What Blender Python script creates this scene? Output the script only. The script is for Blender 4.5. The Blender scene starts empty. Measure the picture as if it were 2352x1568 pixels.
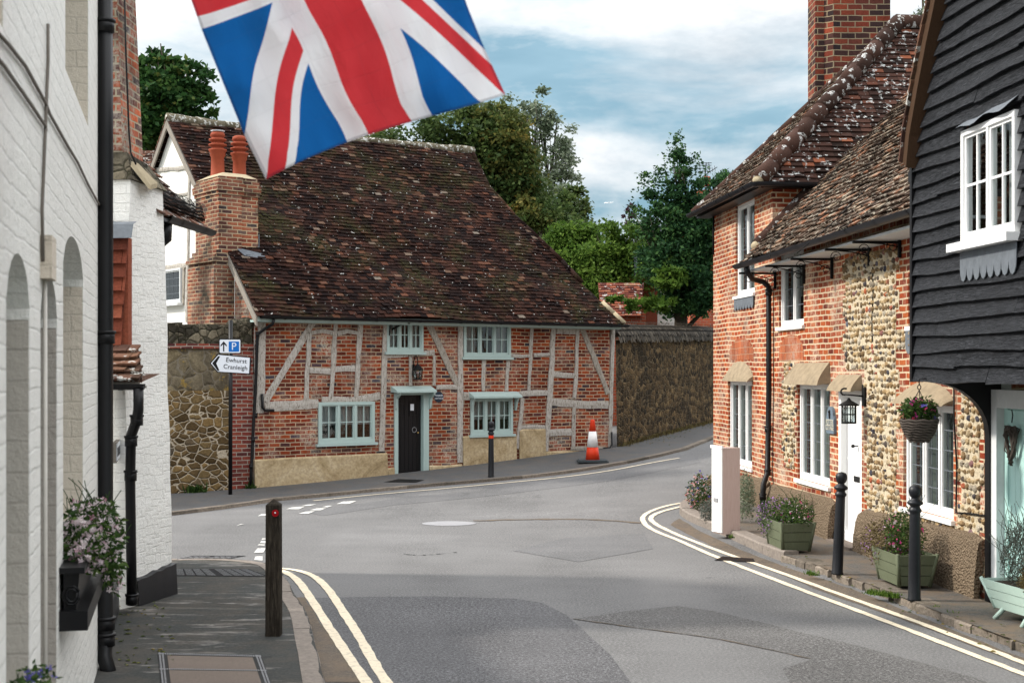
SUN_EL=36;SUN_X=-1.0;SUN_Y=.10;SUN_E=3.4;SKY_S=.15;EXPO=.45
import bpy, bmesh, math, random
from mathutils import Vector, Matrix, noise
from mathutils.geometry import delaunay_2d_cdt
V=Vector; R=random.Random(7); PI=math.pi
SC=bpy.context.scene; COL=SC.collection
F=3267.0; CU=1176.0; HV=846.0; EYE=2.3
# ---------------------------------------------------------------- camera geometry helpers
def ray(u,v): return V(((u-CU)/F,1.0,(HV-v)/F))
def P(u,v,y): return V((0,0,EYE))+ray(u,v)*y
_kn=[(-99,0),(17,0),(18.3,.02),(21.6,.17),(26.5,.52),(36.2,.74),(60,1.0),(400,1.6)]
def _li(p):
    for (a,x),(b,y) in zip(_kn,_kn[1:]):
        if p<=b: return x+(y-x)*(p-a)/(b-a)
    return _kn[-1][1]
def hz(x,y):
    p=.6*x+.8*y
    return sum(_li(p+k*.4) for k in range(-4,5))/9
def G(u,v,dz=0.0):
    r=ray(u,v); lo,hi=2.0,300.0
    for _ in range(50):
        m=(lo+hi)/2; q=V((0,0,EYE))+r*m
        if q.z>hz(q.x,q.y)+dz: lo=m
        else: hi=m
    q=V((0,0,EYE))+r*lo
    return V((q.x,q.y,hz(q.x,q.y)+dz))
class Fr:
    """vertical wall frame: o origin, t along (horizontal), n outward"""
    def __init__(s,o,t,n):
        s.o=V(o); s.t=V((t[0],t[1],0)).normalized(); s.n=V((n[0],n[1],0)).normalized(); s.up=V((0,0,1))
    def pt(s,a,z,out=0): 
        q=s.o+s.t*a+s.n*out; return V((q.x,q.y,z))
    def px(s,u,v,out=0):
        r=ray(u,v); e=V((0,0,EYE)); o=s.o+s.n*out
        k=(o-e).dot(s.n)/r.dot(s.n); q=e+r*k
        return ((q-o).dot(s.t), q.z)
    def shift(s,a,out): return Fr(s.o+s.t*a+s.n*out,s.t,s.n)
# ---------------------------------------------------------------- mesh builder
class MB:
    def __init__(s): s.v=[]; s.f=[]; s.r=[]; s.uv=None; s.m=[]; s.mi=0; s.sm=[]
    def add(s,vs,fs,rnd=None,smooth=False):
        b=len(s.v); s.v+= [V(x) for x in vs]
        rr=R.random() if rnd is None else rnd
        for f in fs: s.f.append([b+i for i in f]); s.r.append(rr); s.m.append(s.mi); s.sm.append(smooth)
        return s
    def quad(s,a,b,c,d,rnd=None): return s.add([a,b,c,d],[(0,1,2,3)],rnd)
    def hexa(s,p,rnd=None):
        return s.add(p,[(0,3,2,1),(4,5,6,7),(0,1,5,4),(1,2,6,5),(2,3,7,6),(3,0,4,7)],rnd)
    def fbox(s,fr,a0,a1,z0,z1,o0,o1,rnd=None):
        return s.hexa([fr.pt(a0,z0,o0),fr.pt(a1,z0,o0),fr.pt(a1,z0,o1),fr.pt(a0,z0,o1),
                       fr.pt(a0,z1,o0),fr.pt(a1,z1,o0),fr.pt(a1,z1,o1),fr.pt(a0,z1,o1)],rnd)
    def box(s,x0,x1,y0,y1,z0,z1,rnd=None):
        return s.hexa([(x0,y0,z0),(x1,y0,z0),(x1,y1,z0),(x0,y1,z0),(x0,y0,z1),(x1,y0,z1),(x1,y1,z1),(x0,y1,z1)],rnd)
    def prism(s,pts,d,rnd=None):
        n=len(pts); pts=[V(p) for p in pts]; d=V(d)
        s.add(pts+[p+d for p in pts],[tuple(range(n-1,-1,-1)),tuple(range(n,2*n))]+[(i,(i+1)%n,(i+1)%n+n,i+n) for i in range(n)],rnd); return s
    def fprism(s,fr,pts,o0,o1,rnd=None):
        return s.prism([fr.pt(a,z,o0) for a,z in pts],fr.n*(o1-o0),rnd)
    def tube(s,pts,r,n=8,rnd=None,cap=True,arc=(0,2*PI),up=None):
        pts=[V(p) for p in pts]; rs=r if isinstance(r,(list,tuple)) else [r]*len(pts)
        full=abs(arc[1]-arc[0]-2*PI)<1e-4; m=n if full else n+1
        vs=[]; prev=None
        for i,p in enumerate(pts):
            if i==0: d=pts[1]-p
            elif i==len(pts)-1: d=p-pts[i-1]
            else: d=(pts[i+1]-p).normalized()+(p-pts[i-1]).normalized()
            d.normalize()
            if up is not None: a=V(up)
            elif prev is None: a=V((0,0,1)) if abs(d.z)<.9 else V((1,0,0))
            else: a=prev
            b=(a-d*a.dot(d)).normalized(); prev=b; c=d.cross(b)
            for k in range(m):
                th=arc[0]+(arc[1]-arc[0])*k/n
                vs.append(p+(b*math.cos(th)+c*math.sin(th))*rs[i])
        fs=[]
        for i in range(len(pts)-1):
            for k in range(n):
                k2=(k+1)%m
                fs.append((i*m+k,i*m+k2,(i+1)*m+k2,(i+1)*m+k))
        if cap and full:
            fs.append(tuple(range(m-1,-1,-1))); fs.append(tuple(range((len(pts)-1)*m,len(pts)*m)))
        return s.add(vs,fs,rnd,smooth=True)
    def lathe(s,prof,c,n=20,axis=None,rnd=None):
        c=V(c); vs=[]; m=len(prof)
        for r,z in prof:
            for k in range(n):
                th=2*PI*k/n; vs.append(c+V((r*math.cos(th),r*math.sin(th),z)))
        fs=[(i*n+k,i*n+(k+1)%n,(i+1)*n+(k+1)%n,(i+1)*n+k) for i in range(m-1) for k in range(n)]
        fs.append(tuple(range(n-1,-1,-1))); fs.append(tuple(range((m-1)*n,m*n)))
        return s.add(vs,fs,rnd,smooth=True)
    def ball(s,c,r,n=10,sq=(1,1,1),rnd=None):
        c=V(c); vs=[];
        for i in range(n+1):
            a=PI*i/n
            for k in range(n*2):
                th=PI*k/n; vs.append(c+V((r*sq[0]*math.sin(a)*math.cos(th),r*sq[1]*math.sin(a)*math.sin(th),r*sq[2]*math.cos(a))))
        m=n*2
        return s.add(vs,[(i*m+k,(i+1)*m+k,(i+1)*m+(k+1)%m,i*m+(k+1)%m) for i in range(n) for k in range(m)],rnd,smooth=True)
    def build(s,name,mat,parent=None,closed=True,uv=True,uvlist=None):
        mats=mat if isinstance(mat,(list,tuple)) else [mat]
        me=bpy.data.meshes.new(name)
        xs=[p.x for p in s.v]; ys=[p.y for p in s.v]; zs=[p.z for p in s.v]
        loc=V(parent['_o']) if parent is not None else V(((min(xs)+max(xs))/2,(min(ys)+max(ys))/2,min(zs)))
        me.from_pydata([p-loc for p in s.v],[],s.f)
        me.validate()
        if len(me.polygons)==len(s.f):
            me.polygons.foreach_set('material_index',s.m)
            me.polygons.foreach_set('use_smooth',s.sm)
            at=me.attributes.new('rnd','FLOAT','FACE'); at.data.foreach_set('value',s.r)
        if closed and len(s.f)<60000:
            bm=bmesh.new(); bm.from_mesh(me); bmesh.ops.recalc_face_normals(bm,faces=bm.faces); bm.to_mesh(me); bm.free()
        for m in mats: me.materials.append(m)
        if uv:
            ul=me.uv_layers.new(name='uv'); data=[0.0]*(2*len(me.loops))
            if uvlist is not None:
                for l in me.loops:
                    a=uvlist[l.vertex_index]; data[2*l.index]=a[0]; data[2*l.index+1]=a[1]
            else:
                for p in me.polygons:
                    n=p.normal
                    if abs(n.z)<.97 and n.length>.5:
                        t=V((-n.y,n.x,0)).normalized()
                        if abs(t.x)>abs(t.y)*.2 and t.x<0 or (abs(t.x)<=abs(t.y)*.2 and t.y<0): t=-t
                        b=t.cross(n); 
                        if b.z<0: b=-b
                    else: t=V((1,0,0)); b=V((0,1,0))
                    for li in p.loop_indices:
                        q=me.vertices[me.loops[li].vertex_index].co+loc
                        data[2*li]=q.dot(t); data[2*li+1]=q.dot(b)
            ul.data.foreach_set('uv',data)
        ob=bpy.data.objects.new(name,me); COL.objects.link(ob)
        if parent is not None: ob.parent=parent; ob['_o']=list(loc)
        else: ob.location=loc; ob['_o']=list(loc)
        ob['_p']=1
        return ob
def tag(o,label=None,cat=None,group=None,kind=None):
    if label: o['label']=label
    if cat: o['category']=cat
    if group: o['group']=group
    if kind: o['kind']=kind
    return o
def thing(name,loc,label,cat,group=None):
    o=bpy.data.objects.new(name,None); COL.objects.link(o); o.location=V(loc); o['_o']=list(V(loc)); o.empty_display_size=.1
    return tag(o,label,cat,group)
def struct(o): o['kind']='structure'; return o
def dup(root,loc,label,rz=0):
    r=root.copy(); COL.objects.link(r); r.location=V(loc); r['label']=label; r.rotation_euler=(0,0,rz)
    for ch in list(root.children):
        c=ch.copy(); COL.objects.link(c); c.parent=r
        for g in list(ch.children):
            d=g.copy(); COL.objects.link(d); d.parent=c
    return r
def text(mb,s,fr,a,z,size,out,depth=.004,align='CENTER',rot=0,sx=1):
    cu=bpy.data.curves.new('t','FONT'); cu.body=s; cu.size=size; cu.align_x=align; cu.align_y='CENTER'; cu.extrude=depth/2; cu.resolution_u=3
    ob=bpy.data.objects.new('t',cu); COL.objects.link(ob)
    bpy.context.view_layer.update()
    me=ob.evaluated_get(bpy.context.evaluated_depsgraph_get()).to_mesh()
    # reading direction: right hand side seen from outside
    rt=V((0,0,1)).cross(fr.n)
    sg=1 if rt.dot(fr.t)>0 else -1
    c,si=math.cos(rot),math.sin(rot)
    vs=[]
    for v in me.vertices:
        x=v.co.x*sx; y=v.co.y
        X=x*c-y*si; Y=x*si+y*c
        vs.append(fr.pt(a+sg*X,z+Y,out+v.co.z+depth/2))
    mb.add(vs,[tuple(p.vertices) for p in me.polygons])
    ob.evaluated_get(bpy.context.evaluated_depsgraph_get()).to_mesh_clear()
    bpy.data.objects.remove(ob); bpy.data.curves.remove(cu)
# ---------------------------------------------------------------- materials
class NT:
    def __init__(s,name):
        s.m=bpy.data.materials.new(name); s.m.use_nodes=True; s.t=s.m.node_tree; s.t.nodes.clear()
        s.out=s.n('ShaderNodeOutputMaterial'); s.b=s.n('ShaderNodeBsdfPrincipled'); s.l(s.b.outputs[0],s.out.inputs[0])
        s.b.inputs['Specular IOR Level'].default_value=.08
    def n(s,k,**kw):
        x=s.t.nodes.new(k)
        for a,b in kw.items(): setattr(x,a,b)
        return x
    def l(s,a,b): s.t.links.new(a,b)
    def set(s,i,v):
        if hasattr(v,'is_output') or isinstance(v,bpy.types.NodeSocket): s.l(v,i)
        else:
            if i.type=='RGBA' and not hasattr(v,'__len__'): v=(v,v,v,1)
            if i.type=='RGBA' and len(v)==3: v=(*v,1)
            i.default_value=v
    def uv(s): return s.n('ShaderNodeUVMap',uv_map='uv').outputs[0]
    def obj(s): return s.n('ShaderNodeTexCoord').outputs['Object']
    def pos(s): return s.n('ShaderNodeNewGeometry').outputs['Position']
    def math(s,op,a,b=0,c=None):
        x=s.n('ShaderNodeMath',operation=op); s.set(x.inputs[0],a); s.set(x.inputs[1],b)
        if c is not None: s.set(x.inputs[2],c)
        return x.outputs[0]
    def vm(s,op,a,b=(0,0,0)):
        x=s.n('ShaderNodeVectorMath',operation=op); s.set(x.inputs[0],a)
        if op=='SCALE': s.set(x.inputs['Scale'],b)
        else: s.set(x.inputs[1],b)
        return x.outputs[0]
    def noise(s,vec,sc,det=4,ro=.6,out='Fac',dist=0):
        x=s.n('ShaderNodeTexNoise'); s.l(vec,x.inputs['Vector']); x.inputs['Scale'].default_value=sc; x.inputs['Detail'].default_value=det; x.inputs['Roughness'].default_value=ro; x.inputs['Distortion'].default_value=dist
        return x.outputs[out]
    def vor(s,vec,sc,feat='F1',out='Distance',rand=1):
        x=s.n('ShaderNodeTexVoronoi',feature=feat); s.l(vec,x.inputs['Vector']); x.inputs['Scale'].default_value=sc; x.inputs['Randomness'].default_value=rand
        return x.outputs[out]
    def ramp(s,f,stops,interp='LINEAR'):
        x=s.n('ShaderNodeValToRGB'); x.color_ramp.interpolation=interp; e=x.color_ramp.elements
        while len(e)<len(stops): e.new(.5)
        for i,(p,c) in enumerate(stops):
            if not hasattr(c,'__len__'): c=(c,c,c)
            e[i].position=p; e[i].color=(*c,1)
        s.set(x.inputs[0],f); return x.outputs[0]
    def mix(s,f,a,b,mode='MIX'):
        x=s.n('ShaderNodeMix',data_type='RGBA',blend_type=mode); s.set(x.inputs[0],f); s.set(x.inputs[6],a); s.set(x.inputs[7],b); return x.outputs[2]
    def rnd(s): return s.n('ShaderNodeAttribute',attribute_name='rnd').outputs['Fac']
    def bump(s,h,st=.5,d=.01):
        x=s.n('ShaderNodeBump'); x.inputs['Strength'].default_value=st; x.inputs['Distance'].default_value=d; s.set(x.inputs['Height'],h); s.l(x.outputs[0],s.b.inputs['Normal']); return x.outputs[0]
    def fin(s,col,rough=.8,metal=0):
        s.set(s.b.inputs['Base Color'],col); s.set(s.b.inputs['Roughness'],rough); s.b.inputs['Metallic'].default_value=metal; return s.m
    def stretch(s,v,sc):
        x=s.n('ShaderNodeMapping'); s.l(v,x.inputs[0]); x.inputs['Scale'].default_value=sc; return x.outputs[0]
def plain(name,col,rough=.6,var=.12,sc=12,bump=.0,metal=0,spec=.14):
    k=NT(name); o=k.pos(); nz=k.noise(o,sc,5)
    c=k.mix(nz,[x*(1-var) for x in col],[min(1,x*(1+var)) for x in col])
    if bump: k.bump(k.noise(o,sc*4,4),bump,.004)
    k.b.inputs['Specular IOR Level'].default_value=spec
    return k.fin(c,rough,metal)
def brick(name,stops,mortar,bw=.22,bh=.075,ms=.011,dist=.010,wash=0,washcol=(.62,.56,.46),dirt=0,bumpst=.6,rowvar=0,washsc=1.6,offset=.5,tone=1):
    k=NT(name); uv=k.uv(); o=k.pos()
    d=k.vm('SUBTRACT',k.noise(o,5,2,out='Color'),(.5,.5,.5)); d=k.vm('SCALE',d,dist*2)
    d2=k.vm('SUBTRACT',k.noise(o,.7,1,out='Color'),(.5,.5,.5)); d2=k.vm('SCALE',d2,.05)
    uv2=k.vm('ADD',k.vm('ADD',uv,d),d2)
    b=k.n('ShaderNodeTexBrick',offset=offset); k.l(uv2,b.inputs['Vector'])
    for nme,val in (('Color1',(0,0,0,1)),('Color2',(1,1,1,1)),('Mortar',(.5,.5,.5,1)),('Scale',1),('Mortar Size',ms),('Mortar Smooth',.25),('Bias',0),('Brick Width',bw),('Row Height',bh)): b.inputs[nme].default_value=val
    col=k.ramp(b.outputs['Color'],stops,'LINEAR')
    fine=k.noise(o,38,4,.7)
    col=k.mix(.8,col,k.ramp(fine,[(.25,.55),(.5,1.),(.8,1.5)]),'MULTIPLY')
    mor=k.mix(k.noise(o,9,4),[x*.75 for x in mortar],mortar)
    f=b.outputs['Fac']
    col=k.mix(f,col,mor)
    if wash:
        w=k.math('MULTIPLY',k.ramp(k.noise(o,washsc,3,.6),[(.5-wash*.25,0),(.5+.25*(1-wash)+.05,1)]),k.ramp(k.noise(o,22,5,.75),[(.42,0),(.56,1)]))
        col=k.mix(w,col,washcol)
    if dirt: col=k.mix(k.math('MULTIPLY',k.ramp(k.noise(o,1.3,5,.7),[(.45,0),(.7,1)]),dirt),col,(.03,.028,.02))
    col=k.mix(.8,col,k.ramp(k.noise(k.stretch(o,(1,1,.7)),1.1,3,.6),[(.35,(.70,.66,.66)),(.5,(1,1,1)),(.65,(1.28,1.18,1.1))]),'MULTIPLY')
    if tone!=1: col=k.mix(1,col,(tone,tone,tone),'MULTIPLY')
    h=k.math('ADD',k.math('MULTIPLY',k.math('SUBTRACT',1,f),1),k.math('MULTIPLY',fine,.5))
    k.bump(h,bumpst,.012)
    return k.fin(col,.88)
M={}
REDS=[(0,(.05,.045,.06)),(.07,(.12,.035,.024)),(.3,(.18,.030,.016)),(.55,(.28,.050,.022)),(.78,(.40,.090,.032)),(.92,(.19,.050,.030)),(1,(.09,.08,.10))]
M['brick_cottage']=brick('cottage_brick',REDS,(.60,.46,.31),wash=.08,ms=.0095,tone=.76)
M['brick_house']=brick('house_brick',[(0,(.14,.035,.025)),(.25,(.28,.050,.022)),(.6,(.38,.075,.028)),(.85,(.47,.125,.04)),(1,(.26,.07,.045))],(.78,.62,.42),ms=.0115,wash=.18,tone=.74,washcol=(.70,.58,.44))
M['brick_stack']=brick('stack_brick',[(0,(.04,.03,.032)),(.35,(.10,.045,.038)),(.6,(.24,.055,.035)),(.85,(.33,.075,.04)),(1,(.13,.05,.04))],(.46,.37,.24),bw=.26,bh=.105,ms=.010,tone=.62)
M['brick_chim']=brick('chimney_brick',[(0,(.05,.045,.05)),(.2,(.16,.055,.04)),(.45,(.30,.095,.055)),(.75,(.38,.13,.07)),(1,(.14,.10,.09))],(.60,.47,.31),ms=.011,wash=.15,washcol=(.26,.22,.18),dirt=.85,tone=.75)
M['brick_old']=brick('old_dark_brick',[(0,(.05,.04,.05)),(.25,(.14,.05,.035)),(.5,(.26,.07,.035)),(.8,(.42,.10,.04)),(1,(.10,.08,.08))],(.36,.31,.22),ms=.010,wash=.5,washcol=(.42,.38,.32),dirt=.7,washsc=3)
M['brick_pier']=brick('pier_brick',[(0,(.08,.03,.03)),(.4,(.20,.045,.035)),(.8,(.27,.07,.045)),(1,(.12,.05,.045))],(.42,.36,.30),ms=.009,tone=.9)
M['brick_far']=brick('far_brick',[(0,(.28,.06,.03)),(.5,(.42,.09,.04)),(1,(.34,.08,.05))],(.35,.22,.16),bw=.25,bh=.09)
def tiles(name,stops,lich=.0,lichcol=(.62,.62,.58),moss=0,lsc=9,streak=0):
    k=NT(name); o=k.pos(); r=k.rnd()
    c=k.ramp(r,stops)
    fine=k.noise(o,45,4,.75)
    c=k.mix(.9,c,k.ramp(fine,[(.28,.6),(.5,.95),(.75,1.35)]),'MULTIPLY')
    if moss:
        m=k.math('MULTIPLY',k.ramp(k.noise(o,1.1,5,.65),[(.5,0),(.66,1)]),k.ramp(k.noise(o,24,3),[(.4,0),(.55,1)]))
        c=k.mix(k.math('MULTIPLY',m,moss),c,(.035,.034,.012))
    if lich:
        n1=k.ramp(k.noise(o,lsc,3,.5),[(.62-lich*.1,0),(.66-lich*.1,1)])
        n2=k.ramp(k.noise(o,40,2,.5),[(.40,0),(.5,1)])
        c=k.mix(k.math('MULTIPLY',n1,n2),c,k.mix(k.noise(o,30,2),lichcol,[x*.6 for x in lichcol]))
    k.bump(fine,.5,.006)
    return k.fin(c,.92)
M['tile_cottage']=tiles('cottage_roof_tile',[(0,(.007,.004,.004)),(.35,(.017,.008,.0065)),(.7,(.032,.014,.010)),(.92,(.052,.022,.015)),(.965,(.105,.042,.025)),(.99,(.13,.08,.055)),(1,(.18,.15,.12))],lich=-.55,moss=.9,lsc=14)
M['tile_hip']=tiles('lichened_roof_tile',[(0,(.016,.010,.008)),(.5,(.042,.022,.017)),(.88,(.070,.033,.024)),(1,(.24,.08,.04))],lich=.3,lsc=13,lichcol=(.55,.56,.54))
M['tile_low']=tiles('weathered_roof_tile',[(0,(.022,.015,.011)),(.5,(.065,.042,.030)),(.8,(.10,.068,.048)),(.92,(.20,.085,.045)),(1,(.22,.18,.13))],lich=.4,lsc=18,lichcol=(.50,.46,.37))
M['tile_ridge']=tiles('ridge_tile',[(0,(.032,.019,.015)),(1,(.062,.033,.025))],lich=.5,lsc=9,lichcol=(.52,.52,.5))
M['tile_mossridge']=tiles('mossy_ridge_tile',[(0,(.08,.07,.045)),(1,(.16,.14,.10))],lich=.8,lsc=12,moss=.7)
M['tile_red']=tiles('red_hanging_tile',[(0,(.10,.03,.02)),(.6,(.22,.06,.035)),(1,(.30,.095,.055))],lich=0)
M['tile_far']=tiles('far_roof_tile',[(0,(.06,.02,.018)),(.6,(.16,.05,.035)),(.9,(.28,.09,.05)),(1,(.22,.15,.10))],lich=.2)
M['tile_brown']=tiles('brown_roof_tile',[(0,(.045,.024,.019)),(.6,(.11,.058,.042)),(1,(.18,.09,.06))],lich=.35,moss=.4)
def render_wall():
    k=NT('cream_render'); o=k.pos()
    c=k.ramp(k.noise(o,1.3,6,.7,dist=1.5),[(.30,(.20,.145,.075)),(.45,(.42,.325,.19)),(.6,(.52,.42,.27)),(.8,(.60,.53,.40))])
    c=k.mix(k.ramp(k.noise(o,20,4),[(.35,.5),(.6,0)]),c,(.2,.14,.08)); k.bump(k.noise(o,14,5),.35,.01); return k.fin(c,.9)
M['render']=render_wall()
def whitebrick(name,col,bumpst=1.0,bw=.23,bh=.085,stain=.5,rough=.55):
    k=NT(name); uv=k.uv(); o=k.pos()
    d=k.vm('SCALE',k.vm('SUBTRACT',k.noise(o,3.5,3,out='Color'),(.5,.5,.5)),.045)
    b=k.n('ShaderNodeTexBrick'); k.l(k.vm('ADD',uv,d),b.inputs['Vector'])
    for nme,val in (('Color1',(.35,.35,.35,1)),('Color2',(1,1,1,1)),('Mortar',(0,0,0,1)),('Scale',1),('Mortar Size',.010),('Mortar Smooth',.9),('Brick Width',bw),('Row Height',bh)): b.inputs[nme].default_value=val
    fine=k.noise(o,26,6,.72)
    h=k.math('ADD',k.math('MULTIPLY',b.outputs['Color'],.32),k.math('MULTIPLY',fine,1.3)); h=k.math('ADD',h,k.math('MULTIPLY',k.noise(o,4,3),1.6))
    k.bump(h,bumpst,.022)
    chips=k.math('MULTIPLY',k.ramp(k.noise(o,17,5,.8),[(.665,0),(.69,1)]),stain)
    c=k.mix(k.noise(o,2.2,5),[x*.88 for x in col],col)
    c=k.mix(k.math('MULTIPLY',b.outputs['Fac'],.35),c,[x*.6 for x in col])
    c=k.mix(chips,c,(.25,.19,.14)); return k.fin(c,rough)
M['whitebrick']=whitebrick('white_painted_brick',(.88,.87,.83),.55)
M['whitebrick_left']=whitebrick('white_painted_old_brick',(.88,.86,.81),.65,bw=.30,bh=.085,stain=.0,rough=.45)
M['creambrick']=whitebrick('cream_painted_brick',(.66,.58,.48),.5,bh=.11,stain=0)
M['shadegreybrick']=whitebrick('shade_grey_painted_block',(.46,.42,.37),.5,bw=.4,bh=.125,stain=0)  # painted block with the recess shade mixed into its grey colour
M['plaster']=plain('white_plaster',(.82,.80,.75),.8,.05,3,.25)
def stone(name,sc,stops,mortar,gap=.05,bst=.9,squash=1.5,lich=0,dark=0):
    k=NT(name); uv=k.uv(); o=k.pos()
    v=k.vm('ADD',k.stretch(uv,(1,squash,1)),k.vm('SCALE',k.noise(o,4,3,out='Color'),.12))
    d=k.vor(v,sc,'DISTANCE_TO_EDGE'); cell=k.vor(v,sc,'F1','Color')
    sep=k.n('ShaderNodeSeparateColor'); k.l(cell,sep.inputs[0])
    c=k.ramp(sep.outputs[0],stops)
    fine=k.noise(o,22,6,.75)
    c=k.mix(.85,c,k.ramp(fine,[(.3,.5),(.5,1),(.75,1.5)]),'MULTIPLY')
    edge=k.math('SUBTRACT',gap,k.math('MULTIPLY',k.noise(o,14,3),gap*.5))
    f=k.math('LESS_THAN',d,edge)
    c=k.mix(f,c,k.mix(fine,[x*.55 for x in mortar],mortar))
    if dark: c=k.mix(k.math('MULTIPLY',k.ramp(k.noise(k.stretch(o,(1,1,.35)),1.6,5,.7),[(.35,0),(.62,1)]),dark),c,(.022,.018,.012))
    if lich: c=k.mix(k.math('MULTIPLY',k.ramp(k.noise(o,5,5,.7),[(.58,0),(.63,1)]),lich),c,(.30,.20,.05))
    h=k.math('ADD',k.math('MINIMUM',k.math('MULTIPLY',d,6),1),k.math('MULTIPLY',fine,.6))
    k.bump(h,bst,.03); return k.fin(c,.93)
M['stone']=stone('brown_rubble_stone',5.2,[(0,(.07,.045,.02)),(.3,(.13,.085,.04)),(.6,(.19,.13,.06)),(.85,(.24,.15,.06)),(1,(.10,.085,.065))],(.62,.53,.40),.065,squash=1.6,dark=.25)
M['stone_top']=stone('mossy_coping_stone',6,[(0,(.05,.045,.035)),(.5,(.13,.115,.085)),(1,(.2,.17,.12))],(.05,.05,.03),.05,squash=1.2,dark=.75)
M['stone_block']=stone('lichened_block_stone',3,[(0,(.12,.10,.07)),(.5,(.20,.165,.11)),(1,(.25,.20,.12))],(.3,.26,.2),.025,squash=1.1,lich=.8,dark=.6)
M['stone_dark']=stone('dark_rubble_stone',5.2,[(0,(.018,.012,.007)),(.4,(.055,.034,.016)),(.75,(.12,.074,.034)),(1,(.19,.125,.06))],(.22,.165,.10),.05,squash=1.7,dark=.55,bst=1)
def flintwall(name,sc,stops,mortar,rad=.40):
    k=NT(name); uv=k.uv(); o=k.pos()
    v=k.vm('ADD',k.stretch(uv,(1,1.2,1)),k.vm('SCALE',k.noise(o,9,3,out='Color'),.07))
    d=k.vor(v,sc); cell=k.vor(v,sc,'F1','Color'); sep=k.n('ShaderNodeSeparateColor'); k.l(cell,sep.inputs[0])
    fine=k.noise(o,26,6,.78); c=k.ramp(sep.outputs[0],stops); c=k.mix(.9,c,k.ramp(fine,[(.3,.35),(.5,1),(.72,1.7)]),'MULTIPLY')
    r=k.math('ADD',k.math('MULTIPLY',sep.outputs[1],.26),k.math('MULTIPLY',k.noise(o,30,3),.22)); r=k.math('ADD',r,rad-.24)
    dd=k.math('SUBTRACT',d,r); f=k.ramp(dd,[(0,0),(.05,1)])
    ring=k.ramp(k.math('ABSOLUTE',dd),[(0,.7),(.07,0)])
    c=k.mix(f,c,k.mix(k.noise(o,12,5,.7),[x*.62 for x in mortar],mortar)); c=k.mix(ring,c,(.10,.07,.04))
    h=k.math('ADD',k.math('MULTIPLY',k.math('SUBTRACT',1,f),1.0),k.math('MULTIPLY',fine,1.1)); k.bump(h,1,.03); return k.fin(c,.9)
M['flint']=flintwall('flint_and_mortar',12,[(0,(.05,.05,.06)),(.16,(.14,.085,.04)),(.35,(.32,.19,.08)),(.55,(.44,.29,.13)),(.72,(.26,.20,.13)),(.85,(.38,.29,.19)),(.95,(.42,.12,.045)),(1,(.12,.13,.16))],(.80,.69,.50),.50)
M['flint_blue']=flintwall('blue_flint',13,[(0,(.05,.06,.09)),(.35,(.17,.19,.24)),(.5,(.36,.22,.09)),(.75,(.42,.12,.045)),(1,(.45,.32,.16))],(.72,.58,.42),.42)
def flstone():
    k=NT('flint_stone'); o=k.pos(); fine=k.noise(o,34,5,.8)
    c=k.ramp(k.rnd(),[(0,(.05,.05,.065)),(.10,(.12,.085,.05)),(.3,(.22,.145,.075)),(.5,(.34,.235,.12)),(.68,(.42,.32,.19)),(.8,(.22,.185,.14)),(.93,(.42,.37,.29)),(.97,(.38,.10,.04)),(1,(.10,.11,.14))])
    c=k.mix(.85,c,k.ramp(fine,[(.3,.4),(.5,1),(.72,1.6)]),'MULTIPLY'); k.bump(fine,.8,.01); return k.fin(c,.8)
M['flstone']=flstone()
def limem():
    k=NT('lime_mortar'); o=k.pos(); n=k.noise(o,16,6,.75); c=k.mix(n,(.36,.29,.19),(.80,.70,.52)); c=k.mix(k.ramp(k.noise(o,30,4,.7),[(.58,0),(.64,.8)]),c,(.16,.11,.06)); k.bump(n,1,.03); return k.fin(c,.95)
M['lime']=limem()
def pebble():
    k=NT('pebbledash'); o=k.pos(); d=k.vor(o,42); n=k.noise(o,60,4,.8)
    c=k.ramp(n,[(.3,(.10,.075,.05)),(.5,(.26,.195,.13)),(.7,(.44,.35,.25))])
    c=k.mix(k.ramp(d,[(.15,0),(.5,.6)]),c,(.09,.065,.045)); k.bump(k.math('ADD',k.math('MULTIPLY',d,-1),k.noise(k.stretch(o,(9,9,3)),2,3)),1,.03); return k.fin(c,.95)
M['pebble']=pebble()
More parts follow.
